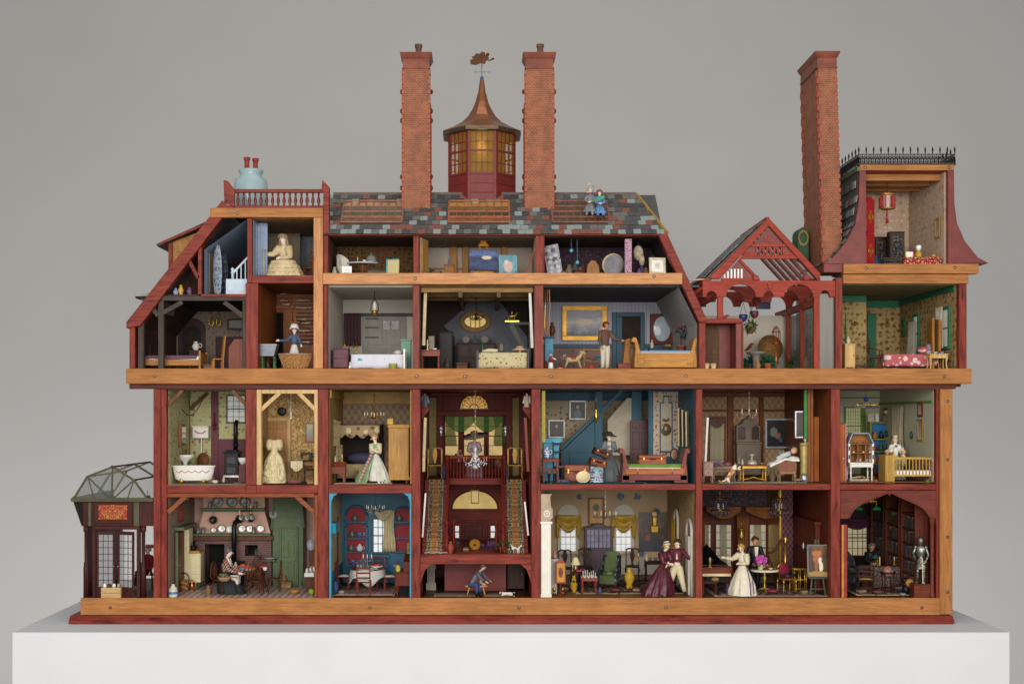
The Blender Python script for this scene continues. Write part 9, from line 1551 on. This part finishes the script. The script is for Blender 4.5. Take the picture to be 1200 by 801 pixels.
t=T('orange_chest','orange brown domed trunk in the junk attic','trunk',694.5,28,F3);MB().prism([(-8,0),(8,0),(7,12),(3,18),(-2,19),(-7,13)],-7,7).bd('chest_body',P('8a5a24',.5,0,.35,60),t,.6);t=T('cream_bonnet','large cream ruffled bonnet with grey lining in the junk attic','bonnet',719,20,F3,12);MB().la([(12,0),(13.6,1),(13,5),(10,12),(6,16),(0,17)],n=24,fold=.05,k=12,cap=False,M=MT((0,0,13))@MR(R(-80),4,'X')).bd('brim',P('b9a88c',.8,0,.3,80),t);MB().la([(0,3),(11.6,.6)],n=24,cap=False,M=MT((0,0,13))@MR(R(-80),4,'X')).bd('lining',P('7f7f84',.7),t)
t=T('pink_post','pink speckled fabric post in the junk attic','post',736,10,F3);MB().box(-4,4,-4,4,0,42).bd('column',PAPER('b08a9c',('5a3044','8a5a74'),3,.3),t,.5);t=T('lace_bundle','cream lace bundle hung right of the pink post','lace',748,26,F3+18);MB().ball((0,0,10),7,14,(.9,.7,1.3)).ball((4,-2,1),4.4,12,(.8,.7,1.6)).bd('folds',P('a39882',.9,0,.4,120),t,kind='stuff');MB().cyl((0,0,18),(0,0,26),.6,.6,6).bd('hook',BLACK,t)
t=T('framed_card','cream framed certificate with grey lines at the attic right','picture',770.5,6,F3,8,rx=-6);picture(t,20,20,P('c4ba98',.5),PORC,3);[MB().box(-3,3,-1.2,-.8,8+i*1.6,8.5+i*1.6).bd('text_line',P('8a8a86'),t)for i in range(4)]
for i,(px,yy,c,sz)in enumerate(((667,26,'6a6250',9),(674,34,'3a4a3a',11),(680,24,'7a3a44',7),(683,40,'4a3a2a',10),(752,18,'2e3358',8),(757,14,'7a4a1c',6),(749,12,'6a4a70',5))):t=T('bric_a_brac',('stone grey urn','dark green jar','pink red toy','brown crock','dark blue cloth bundle','orange brown pot','lilac pouch')[i]+' among the clutter of the junk attic','clutter',px,yy,F3);vase(t,sz*1.5,sz*.55,P(c,.6,0,.4,120))
for i,(z,c)in enumerate(((30,'5aa0b8'),(16,'5aa0b8'))):t=T('blue_cube','small light blue ornament %s in the junk attic'%('hanging high','on the green jar')[i],'ornament',669.5+i*7,20,F3+z);MB().ball((0,0,0),2.4,8).cyl((0,0,0),(0,0,44-z),.2,.2,4).bd('glass_ball',P(c,.3),t)
TWP=PAPER('c2a892',('b0936c','ccb8a4'),10,.3);room(1013.2,1107.8,201,310.4,128,TWP,P('8a1c20',.5),DKFLOOR,P('6a5a44',.8),TWP)
for yy in(14,48,82):MB().box(1013.4,1107.6,yy,yy+9,519,526.8).bd('tower_rafter',OAKX,house,.4)
RLQ=P('9c1f24',.35,0,.2);t=T('palace_lantern','red and gold hexagonal palace lantern with tassels in the tower','lantern',1039.5,30,519);MB().cyl((0,0,0),(0,0,-12),.4,.4,5).bd('cord',BLACK,t);MB().la([(9,-15),(10,-13),(3,-11)],n=6,cap=False).la([(9.6,-30),(8,-31.5)],n=6).bd('frame',P('a8742c',.4,.3),t);[MB().bar((8*cos(i*pi/3),8*sin(i*pi/3),-14),(8*cos(i*pi/3),8*sin(i*pi/3),-31),1.2).bd('post',RLQ,t)for i in range(6)];MB().la([(7,-30),(7,-15)],n=6,cap=False).bd('paper_panel',P('b59a8c',.6,0,.2,100),t)
for i in range(5):a=i*1.257;MB().cyl((9*cos(a),9*sin(a),-16),(9*cos(a),9*sin(a),-30),.9,1.2,6).bd('tassel',RLQ,t)
MB().cyl((0,0,-32),(0,0,-48),.6,2,7).bd('tassel',RLQ,t)
for i,z in enumerate((418,458)):t=T('lacquer_screen',('lower','upper')[i]+' red lacquer panel with gold emblem at the tower left wall','panel',1019,14,z-.3 if i else 417.7,36);MB().box(-8,8,-1.4,1.4,0,36).prism([(-10,36),(10,36),(3,42),(-3,42)],-1.4,1.4).bd('panel',RLQ,t,.4);MB().ring((0,-1.8,18),4,.6,14,5,'y').bar((-3,-1.8,18),(3,-1.8,18),.8).bar((0,-1.8,10),(0,-1.8,26),.8).bd('emblem',GILT,t)
for i,(px,yy,w,h,lab)in enumerate(((1049.5,60,18,47,'dark lacquer cabinet with two doors in the tower room'),(1031,84,15,44,'older brown lacquer cabinet left in the tower room'))):t=T('lacquer_cabinet',lab,'cabinet',px,yy,417.7);chest(t,w,12,h,WOOD('3a2a20','1f1610','z',.3),2,1,True,3);MB().box(-w*.3,w*.3,-7.6,-7.3,8,h-6).bd('inlay',PAPER('2a2624',('6a5a44','4a5460'),4,.33),t)
t=T('white_book','white book with yellow spine standing in the tower room','book',1066.5,20,417.7,rx=-5);MB().box(-4,4.4,0,3,0,18.4).bd('cover',PORC,t,.3);MB().box(-5.2,-4.1,-.2,3.2,0,18.4).bd('spine',P('b0963c',.5),t)
t=T('yellow_figure','small white headed figurine in yellow robe on red chest','figurine',1076.5,14,428);MB().la([(3.6,0),(3.8,4),(2.6,7),(1.4,8)],n=12).bd('robe',P('b8942c',.5),t);MB().la([(1.8,8),(3.2,11),(3.2,14),(0,15)],n=12).bd('head',PORC,t)
t=T('red_chest','red trunk painted with gold flowers in the tower room','trunk',1079.5,14,417.7);MB().box(-22,22,-7,7,0,7.6).bd('chest_body',PAPER('9a2028',('c08a4a','5a6a2a','c9b89a'),4.4,.26),t,.5);MB().box(-22.4,22.4,-7.4,7.4,7.8,10.2).bd('lid',PAPER('9a2028',('c08a4a','5a6a2a','c9b89a'),4.4,.26),t,.5)
t=T('bamboo_fence','low bamboo lattice screen before the red trunk','screen',1046,8,417.7);f=MB();[f.bar((-10+i*2.6,0,0),(-7+i*2.6,0,9),.6).bar((-7+i*2.6,0,0),(-10+i*2.6,0,9),.6)for i in range(8)];f.bar((-11,0,9),(12,0,9),.8).bd('lattice',P('4a3a2a',.6),t)
t=T('gold_picture','gold framed picture on the tower right wall','picture',1107,22,452,-90,photo=False);picture(t,16,24,GILT,PAINT(('b0a080','8a7a5a'),4,.5),2.4)
H=42;zr=rz_(34)
for i,(lab,px,c,c2)in enumerate((('grey scarecrow doll with white fluffy hair sitting on the slate roof',691.5,'77777a','b9b4ac'),('doll in blue dress with green book sitting on the slate roof',702.5,'5a82b0','8a5a4a'))):
 J=joints(H,True,((-.06,-.08,-.14),(.04,-.2,-.18)),((.06,-.08,-.14),(-.04,-.2,-.18)),(0,0),9,legs=(((-.02,-.2,-.02),(-.03,-.26,-.22)),((.02,-.2,-.02),(.03,-.26,-.22))));t=person(lab,px,24,zr-9.5+i*-2,H,J,-8+10*i,PALE,P(c2,.9,0,.3,200),'curls',0,hsz=1.35-.2*i);m=P(c,.8,0,.4,90);garment(t,H,J,m,'bodice','neck');sleeves(t,H,J,m,1.3);trousers(t,H,J,m,1.15,P('8a8a86')if not i else BLACK);skirt(t,H,J,m,.17,.1,8,4,off=(0,-5))
 if i==0:leaves(t,P('c4beb2',.9,0,.2),tuple(V(J['head'])+V((0,0,4))),8,60,3,2,'straw_hair');MB().la([(2.6,0),(3.4,1.4),(2.4,2)],tuple(V(J['neck'])),10,cap=False).bd('pink_scarf',P('8a4a5a',.7),t)
 else:MB().prism([(-6,17),(5,22),(4,26),(-7,20)],-8.4,-7).bd('green_book',P('2a8a54',.5),t,.2)
CBR=WOOD('44201c','2b1311','z',.4);CGR=P('4a4a34',.5,0,.2,40);BRZ=P('4a4430',.5,.3,.3,40)
wing=T('conservatory_wing','brown glazed garden room with arched metal roof at the house left end','conservatory',138,0,21.2,photo=False);ORG[wing]=(138,0,21.2)
def wb(n,x0,x1,pt,pb,y0,y1,m,bev=.4,par=None):return MB().box(x0,x1,y0,y1,728-pb,728-pt).bd(n,m,par or wing,bev)
wb('floor_slab',97,180.6,699.5,706.7,-2,170,CBR)
for x in(97.5,164.5):MB().la([(3.4,28.6),(3.4,64),(2.6,66),(3.2,68),(2.2,70),(2.2,104),(3.4,106),(3.4,112)],(x+3,2,0),10).bd('column',CBR,wing)
wb('frieze',97,180.4,583,616,0,6,CBR);wb('green_pilaster',157,163.5,586,616,-1.6,0,CGR);wb('green_pilaster',103.6,107,588,616,-1.2,0,CGR);wb('frieze_moulding',110,155,587,613,-1.4,0,CBR,.6)
t_=NT('red_gold_scrollwork');o_=t_.sep(t_.co());ax=t_.math('ABSOLUTE',t_.math('SUBTRACT',o_[0],-5.5*S));cb=t_.n('CombineXYZ');t_.l(ax,cb.inputs[0]);t_.l(o_[2],cb.inputs[2]);n_=t_.noise(cb.outputs[0],75,1,.5,2.5)
t_.color(t_.mix(t_.math('LESS_THAN',t_.math('ABSOLUTE',t_.math('SUBTRACT',n_,.5)),.04),'8a1c18','b08a34'));wb('ornament_panel',116,149.5,591,608,-2.2,-1.4,t_.done(.4),.3)
wb('door_post',108,112,616,699.4,0,5,CBR);wb('door_post',160,164,616,699.4,0,5,CBR);wb('lintel',108,164,616,620,-1,5.4,CBR)
def leaf(x0,x1,ang,px):
 d=bpy.data.objects.new('door',MB().box(0,2.6,0,2,0,77).box(x1-x0-2.6,x1-x0,0,2,0,77).box(2.6,x1-x0-2.6,0,2,0,12).box(2.6,x1-x0-2.6,0,2,73,77).mesh('door',CBR,.3));col.objects.link(d);d.parent=wing;d.location=((x0-138)*S,2*S,(28.8-21.2)*S);d.rotation_euler=(0,0,R(ang))
 w=x1-x0;g=MB();[g.box(2.6+(w-5.2)*k/3-.3,2.6+(w-5.2)*k/3+.3,.6,1.4,12,73)for k in(1,2)];[g.box(2.6,w-2.6,.6,1.4,12+61*k/8-.3,12+61*k/8+.3)for k in range(1,8)];g.bd('glazing_bar',CBR,d);MB().box(2.6,w-2.6,.9,1.1,12,73).bd('pane',GLASSY('b8b8ba',.35,.05),d);MB().ball((w-1.4 if px else 1.4,-1,36),1.1,8).bd('knob',BRASS,d)
leaf(112.2,134,0,1);leaf(137,160,-22,0)
t=T('grey_curtain','lavender grey curtain behind the garden room glass door','curtain',126,20,34);curtain(t,12,66,P('7f7a86',.8,0,.15),3,4)
rail=wb('side_sill',170,180.6,638,642,2,5,CBR);wb('back_post',174,177,600,640,60,63,CBR)
RP=[(88,145),(103.5,170),(133,181.5),(158,166),(176,141)];rf=MB()
for yy in(-4,90,165):
 for a,b_ in zip(RP,RP[1:]):rf.bar((a[0],yy,a[1]),(b_[0],yy,b_[1]),2.2,2.2)
for x,z in RP:rf.bar((x,-4,z),(x,165,z),1.8,1.8)
for x,z in RP[1:4]:rf.bar((132,-4,143),(x,-4,z),1.6,1.6)
rf.bar((104,-4,170),(112,-4,143),1.2).bar((158,-4,166),(150,-4,143),1.2).bar((86,-5,143),(181,-5,143),3.4,4).bar((86,-5,143),(86,165,143),3,4)
ro=rf.bd('roof_frame',BRZ,wing)
for a,b_ in zip(RP,RP[1:]):MB().add([(a[0],-3,a[1]),(b_[0],-3,b_[1]),(b_[0],164,b_[1]),(a[0],164,a[1])],[(0,1,2,3)]).bd('roof_pane',GLASSY('7f857c',.3,.05),ro)
MB().prism([(88,144),(103,169),(133,180.5),(157,165.4),(175,142)],-3.6,-3.2).bd('end_pane',GLASSY('6f756c',.35,.05),ro);MB().add([(87,-4,141),(87,160,141),(97,160,112),(97,-4,112)],[(0,1,2,3)]).bd('flared_side',CBR,wing);MB().box(97,98,6,165,28,112).bd('side_wall',CBR,wing);[MB().ball((x,-5,z),2,8).bd('roof_boss',BRZ,ro)for x,z in((88,145),(133,181.5),(132,143),(172,142))]
t=T('jar_crate','pale wooden crate holding small jars in the garden room doorway','crate',130,-6,21.3+7.4);MB().box(-11.5,11.5,-.5,9,0,12).bd('box',WOOD('c0a070','9c7c50','x',.5),t,.3);MB().box(-12,12,-1,9.4,5.4,6.6).bd('band',WOOD('a8885a','866a42','x'),t,.2);[MB().la([(1.6,12),(2,13),(2,15),(1.2,16.4)],(-8+i*5.4,3,0),8).bd('jar',(PORC,WALNUT,CHINA,P('a89068'))[i],t)for i in range(4)]
H=58;J=joints(H,False,seat=17);t=person('white haired doll in red jacket seated inside the garden room',173.5,90,29,H,J,-40,PALE,P('c4bcb0',.8),'bun',0,False);garment(t,H,J,P('7a1c20',.7),'jacket','neck','pelvis',1.12,False);sleeves(t,H,J,P('7a1c20',.7),1.2);trousers(t,H,J,BLACK,1.1)
t=T('garden_stool','dark stool under the seated red jacketed doll','stool',173.5,92,28.8);box_thing(t,16,14,2,DKW,'seat').location=(0,0,14.6*S);legs4(t,15,13,14.7,DKW)
t=T('red_flowers','red flowers hanging inside the garden room near the house wall','flowers',173,40,zat(588,40));leaves(t,GREENL,(0,0,0),9,30,3,1);blooms(t,[P('a82a1c',.6)],(0,-2,0),8,14,1.8,2);MB().cyl((0,0,0),(0,0,14),.3,.3,4).bd('stem',DKW,t)
KN={'v':('vase','vase'),'b':('bowl','bowl'),'k':('book','book'),'c':('candlestick','candlestick'),'s':('ball','ball'),'x':('box','box'),'p':('potted_plant','plant'),'r':('fabric_roll','roll'),'u':('cushion','cushion'),'d':('plate','plate'),'t':('bottle','bottle'),'o':('footstool','stool'),'h':('slippers','slippers')}
def bits(z,rows):
 for i,row in enumerate(rows.strip().split('\n')):
  k,px,y,dz,s,c,lab=row.split(' ',6);px,y,dz,s=float(px),float(y),float(dz),float(s);m=P(c,.55,0,.25,90)
  t=T(KN[k][0],lab,KN[k][1],px,y,z+dz,(i*37)%50-25 if k not in 'd' else 0)
  if k=='v':vase(t,s*1.7,s*.5,m);MB().ring((0,0,s*1.68),s*.25,s*.05,10,5).bd('rim',m,t)
  elif k=='b':pot(t,[(s*.3,0),(s*.8,s*.35),(s,s*.75),(s*.9,s*.75),(s*.3,s*.2),(0,s*.15)],m)
  elif k=='k':
   for j in range(3):MB().box(-s*(.9-.1*j),s*(.9-.12*j),-s*.6,s*(.6-.1*j),j*s*.42,(j+1)*s*.42-.05).bd('volume',P((c,'8a7a5a','4a2a2a')[j],.6),t,.15)
  elif k=='c':MB().la([(s*.4,0),(s*.14,s*.15),(s*.12,s*.8),(s*.26,s*.95),(s*.1,s)],n=8).bd('stick',m,t);MB().cyl((0,0,s),(0,0,s*1.7),s*.1,s*.09,6).bd('candle',CANDLE,t)
  elif k=='s':MB().ball((0,0,s),s,14).bd('ball_body',m,t)
  elif k=='x':MB().box(-s,s,-s*.7,s*.7,0,s*.95).bd('case',m,t,.3);MB().box(-s*1.05,s*1.05,-s*.75,s*.75,s,s*1.3).bd('lid',m,t,.3)
  elif k=='p':pot(t,[(s*.4,0),(s*.65,s),(s*.75,s*1.1),(s*.55,s*1.1)],TERRA,'pot');leaves(t,m,(0,0,s*1.2),s*2.2,46,s*.7,i)
  elif k=='r':[MB().cyl((-s*1.6,j*s*.9-s*.4,s*.45),(s*1.6,j*s*.9-s*.4+1,s*.45),s*.45,s*.45,10).bd('roll',P((c,'b5a58a')[j],.8),t)for j in(0,1)]
  elif k=='u':MB().ball((0,0,s*.55),s,12,(1,.8,.55)).bd('pad',m,t)
  elif k=='d':t.rotation_euler[0]=R(-10);MB().la([(a*s,b_*s)for a,b_ in PLP],n=18,M=MT((0,0,s))@MR(R(90),4,'X')).bd('dish',m,t)
  elif k=='t':pot(t,[(s*.3,0),(s*.34,s),(s*.14,s*1.3),(s*.14,s*1.7),(0,s*1.7)],m)
  elif k=='o':MB().ball((0,0,s*.7),s,14,(1.2,.8,.35)).bd('pad',m,t);legs4(t,s*1.8,s*1.1,s*.6,DCARV,.7,'cab')
  elif k=='h':[MB().tb([(q*s*.4,-s*.6,.6),(q*s*.4,0,.9),(q*s*.4,s*.5,.8)],[s*.16,s*.26,s*.22],8).bd('slipper',m,t)for q in(-1,1)]
bits(FG,'''v 244 14 0 7 7a5a3a brown stoneware crock on the kitchen tiles left of the cook
b 345 30 0 6 a8702c wide tan mixing bowl on the kitchen floor before the green door
x 336 84 0 6 8a6a44 small wooden crate standing against the green kitchen door
t 300 90 40 5 2f4a3a dark green bottle on the ledge below the brick oven
v 276 60 26 5 c9c0b0 cream coffee pot at the back of the kitchen table
v 357 84 0 9 4a4a48 tall grey milk churn in the right kitchen corner
d 320 104 84 5 8a8a84 grey plate hung beside the green stair wall
u 418 100 0 4 8a2a30 red cushion on the floor by the dining niche
v 393 40 0 8 3a5a8a blue floor vase at the dining room left wall
c 478 44 28.4 7 b08a3c brass candlestick on the dining sideboard
b 453 70 27.6 3 3a4a8a small blue bowl on the right edge of the dining tablecloth
o 721 30 .8 6 6a2a2a red footstool on the parlour rug before the wing chair
v 703 20 .8 5 3a4a6a dark blue bowl vase on the parlour rug front
k 745 40 .8 5 5a3a2a pile of old books on the parlour rug by yellow vase
v 758 150 26 5 c4b8a0 cream ginger jar on the dark parlour side table
c 671 58 24 5 b08a3c short brass candlestick behind the cream parlour lamp
p 646 70 0 6 3a5a2a green pot plant behind the fluted white pilaster
u 714 56 18.6 5 5a6a3a olive cushion on the wing chair seat
v 690 120 0 8 6a4a2a brown floor vase behind the red chess table
o 905 20 .6 6 7a2a34 crimson footstool on the music room rug front
k 942 24 .6 5 6a5a3a pile of sheet music books by the green easel
c 832 44 30 7 b08a3c brass candlestick on the grand piano front
v 861 110 0 9 8a6a3a tall tan vase beside the brown velvet drape
p 928 120 0 8 3a5a2a leafy palm beside the black marble fireplace
u 838 16 16.5 5 8a6a3a tan cushion on the dark piano bench
b 903 38 27.8 3 c9b88a small cream bowl on the round gilt table
v 965 60 0 9 5a2a2a dark red urn behind the painted easel
k 1009 28 0 6 5a3a2a stack of brown books on the library floor left
k 1053 60 0 6 3a4a6a stack of blue books on the library floor by globe
v 1026 94 27.5 4 4a5a6a blue grey inkwell jar on the library desk
c 1048 92 27.5 6 b08a3c brass candlestick at the right end of library desk
o 1029 18 0 6 6a3a3a dull red footstool before the library chair
b 1058 12 0 4 8a8a84 pewter bowl on the library rug near armour block''')
bits(FM,'''t 209 66 33 4 5a7a5a green glass bottle on the washbasin edge
p 207 96 0 7 3a6a34 fern in a pot behind the bathtub
x 246 40 0 5 a08a5a small tan stool box by the bathtub end
t 262 40 0 5 b5aa90 cream bottle on the floor left of bathroom stove
u 252 24 0 4 c9b8b0 rolled pale towel on the bathroom floor
r 345 20 0 5 7a4a4a red and tan fabric rolls on the sewing room floor
x 364 14 0 4 8a6a3a small brown sewing basket under the dark chair
v 312 60 0 10 b5a582 tall cream vase by the sewing room door
h 404 12 0 4 7a3a4a wine coloured slippers on the canopy bedroom rug
t 393 20 26 4 b5b0a0 white jug on the small red brown desk
c 401 22 26 5 b08a3c gold candlestick on the small red brown desk
k 450 16 0 4 6a4a3a pile of brown books at the foot of the wardrobe
v 418 66 0 8 8a7a5a tan pitcher on the floor before the canopy bed''')
bits(FR,'''x 728 50 0 6 5a3a2a dark brown box beneath the blue stair by the daybed
h 735 8 0 4 3a2a2a dark slippers before the pinkish red daybed
u 752 26 22 5 c4b8a0 cream cushion at the daybed left end
v 668 60 0 8 6a8a9a grey blue vase below the blue stair panel
r 662 20 0 4 4a5a6a blue grey travel rugs rolled beside the tan suitcase
u 853 38 19 4 8a5a6a mauve cushion on the silk bench
t 870 28 20.9 4 b5a890 cream scent bottle on the left of the gilt table
b 893 28 20.9 3 8a5a4a small pink bowl on the right of the gilt table
v 905 60 0 9 8a7a64 tan floor vase behind the carved chair
c 866 194 45 5 b08a3c brass candlestick on the armoire ledge left end
c 888 194 45 5 b08a3c brass candlestick on the armoire ledge right end
o 935 16 0 5 8a7050 tan footstool before the golden lacquer column
h 900 10 .4 4 6a4a44 brown slippers on the cream drawing room rug
s 1026 14 -2 3.4 a83a2a red ball on the nursery floor by the crib end
s 1087 8 -2 3 5a8a2a green ball at the nursery right front corner
x 1020 90 -2 5 b09a3a yellow toy drum box before the blue shelf
k 1042 40 -2 4 3a6a8a pile of picture books behind the crib end panel''')
bits(F2,'''c 222 60 0 9 8a7a3a brass lantern stick on the dark attic floor
x 243 30 0 5 6a4a2a small brown chest at the foot of the pine attic bed
b 262 70 0 5 8a6a3a tan wash bowl behind the slat chair
v 312 60 0 8 8a8a8a grey crock on the laundry floor behind the tub
x 336 50 0 6 a0794a wooden soap box on the laundry floor
h 412 8 0 3 6a3a44 wine slippers on the white bedroom floor
p 395 100 0 7 4a6a3a green plant by the dark striped curtain
v 524 60 0 9 4a3a2a dark brown urn beside the black settle
d 546 168 40 5 77746f pewter plate left on the dark court cupboard
d 568 168 40 5 77746f pewter plate right on the dark court cupboard
t 557 166 40 6 3a5a4a green flask between the two pewter plates
x 543 50 0 7 5a3a22 brown blanket chest left of the floral bed
s 693 40 0 3.4 a83a2a red ball on the blue bedroom floor by the horse
x 702 90 13.6 4 3a6a8a blue toy box on the thin shelf frame
k 689 118 13.4 4 8a3a2a red and tan books on the thin shelf frame
b 656 40 0 4 c9a86a tan bowl left of the toy rocking horse
k 782 104 30.2 5 5a3a2a pile of brown books on the dark blue writing desk
t 764 108 30.2 6 c4b8a0 cream jar on the dark blue writing desk
p 900 60 0 8 2f6a44 bushy green plant under the copper birdcage
p 867 50 0 6 3a6a34 small green plant beside the porch jamb
v 945 60 0 10 8a5a3a terracotta jar by the conservatory side posts
v 994 14 30.2 5 c4b8a0 cream jug on the pale wood cabinet
b 1096 12 18.2 3 b0a890 cream dish on the pale bedside table
h 1048 6 0 4 a85a60 pink slippers before the toile bed
k 1103 10 18.2 3 5a6a8a small blue books on the pale bedside table
x 1008 70 0 6 8a6a44 tan hat box against the papered projection''')
bits(F3,'''v 392 20 0 6 b5b0a8 white pitcher at the rose attic left edge
c 419 24 16 4 b9b7b2 silver candlestick on the tea table left
b 427 14 16 2.6 c9c4b8 white teacup on the front of the tea table
x 512 30 0 5 7a5a34 brown paint chest by the cream door leaf
t 526 20 13.5 4 3a5a7a blue paint jar on the small wooden stool box
t 541 16 0 4 a84a2a red paint jar on the painter room floor
p 506 60 0 5 5a6a3a small plant at the back of painter room left
k 661 12 0 4 6a4a3a pile of brown books before the damask board
x 677 14 0 5 5a2a2a dark red box among the junk attic jars
u 704 30 0 5 8a7a5a tan sack cushion beside the orange trunk
v 726 50 0 9 4a5a5a grey green urn behind the cream bonnet
d 756 60 0 7 6a5a6a mauve plate propped at the junk attic back
r 741 8 0 3 7a6a8a lilac ribbon rolls by the pink post''')
bits(417.7,'''v 1026 40 0 9 2a4a6a tall blue vase in the tower room left
v 1086 40 0 8 c4b8a0 cream vase behind the red tower trunk
u 1094 10 10.3 3 c08a3c gold cushion on the red tower trunk
d 1070 60 10 7 9a2028 red lacquer plate behind the white tower book''')
bits(FH,'''v 528 6 0 8 8a3a2a red umbrella vase at the foot of left hall newel
p 589 10 0 6 3a5a2a small green fern at the foot of right hall newel
k 546 30 0 4 5a3a2a pile of brown books on the hall floor by the straw hat''')
bits(LZ,'''v 520 150 0 10 4a5a7a tall blue vase on the landing beside the left gilt chair
v 594 150 0 10 4a5a7a tall blue vase on the landing beside the right gilt chair''')
bits(FG,'''k 663 60 0 5 6a3a2a pile of red brown books behind the orange pole screen
c 748 148 26 6 b08a3c brass candlestick at the left end of the dark side table
b 693 30 20.9 2.4 b8a890 tiny cream cup among the chess pieces
p 786 120 0 8 3a5a2a leafy plant beside the gold satin wall drape
v 853 30 0 7 4a3a5a plum floor jar left of the woman in cream gown
k 866 100 0 6 7a5a3a stack of tan music books below the brass lantern
t 902 50 27.8 4 7a3a2a red glass bottle behind the violin on the gilt table
x 990 100 0 7 5a2a22 red brown box beside the grey damask chair
k 1024 90 27.4 4 8a7a5a open looking stack of papers and books on the library desk
v 1086 40 0 8 7a5a34 tan jar on the library floor behind the armour block
u 400 30 0 4 9a8a6a tan cushion on the dining room floor at left
b 464 60 28.4 4 8a8a8a pewter bowl on the far end of the sideboard
v 333 100 0 8 8a5a3a brown jar beside the half open green door
b 281 44 26 3 c9c4b8 white bowl at the left edge of the kitchen table''')
bits(FR,'''v 804 60 0 9 5a4a6a mauve vase behind the daybed right end
k 1000 40 -2 4 8a4a3a pile of red story books behind the white toy table
s 1075 40 9.4 3 b0763a orange ball inside the yellow spindle crib
x 855 60 0 6 6a4a3a brown casket behind the orange and white cat''')
bits(F2,'''k 216 150 0 6 4a2a1c dark old trunk before the arched attic door
v 640 20 0 6 8a3a2a red jar beside the toy jester puppet
p 832 60 0 7 3a6a34 fern growing behind the porch block
v 888 40 0 7 a87048 terracotta jar at the foot of stone table''')
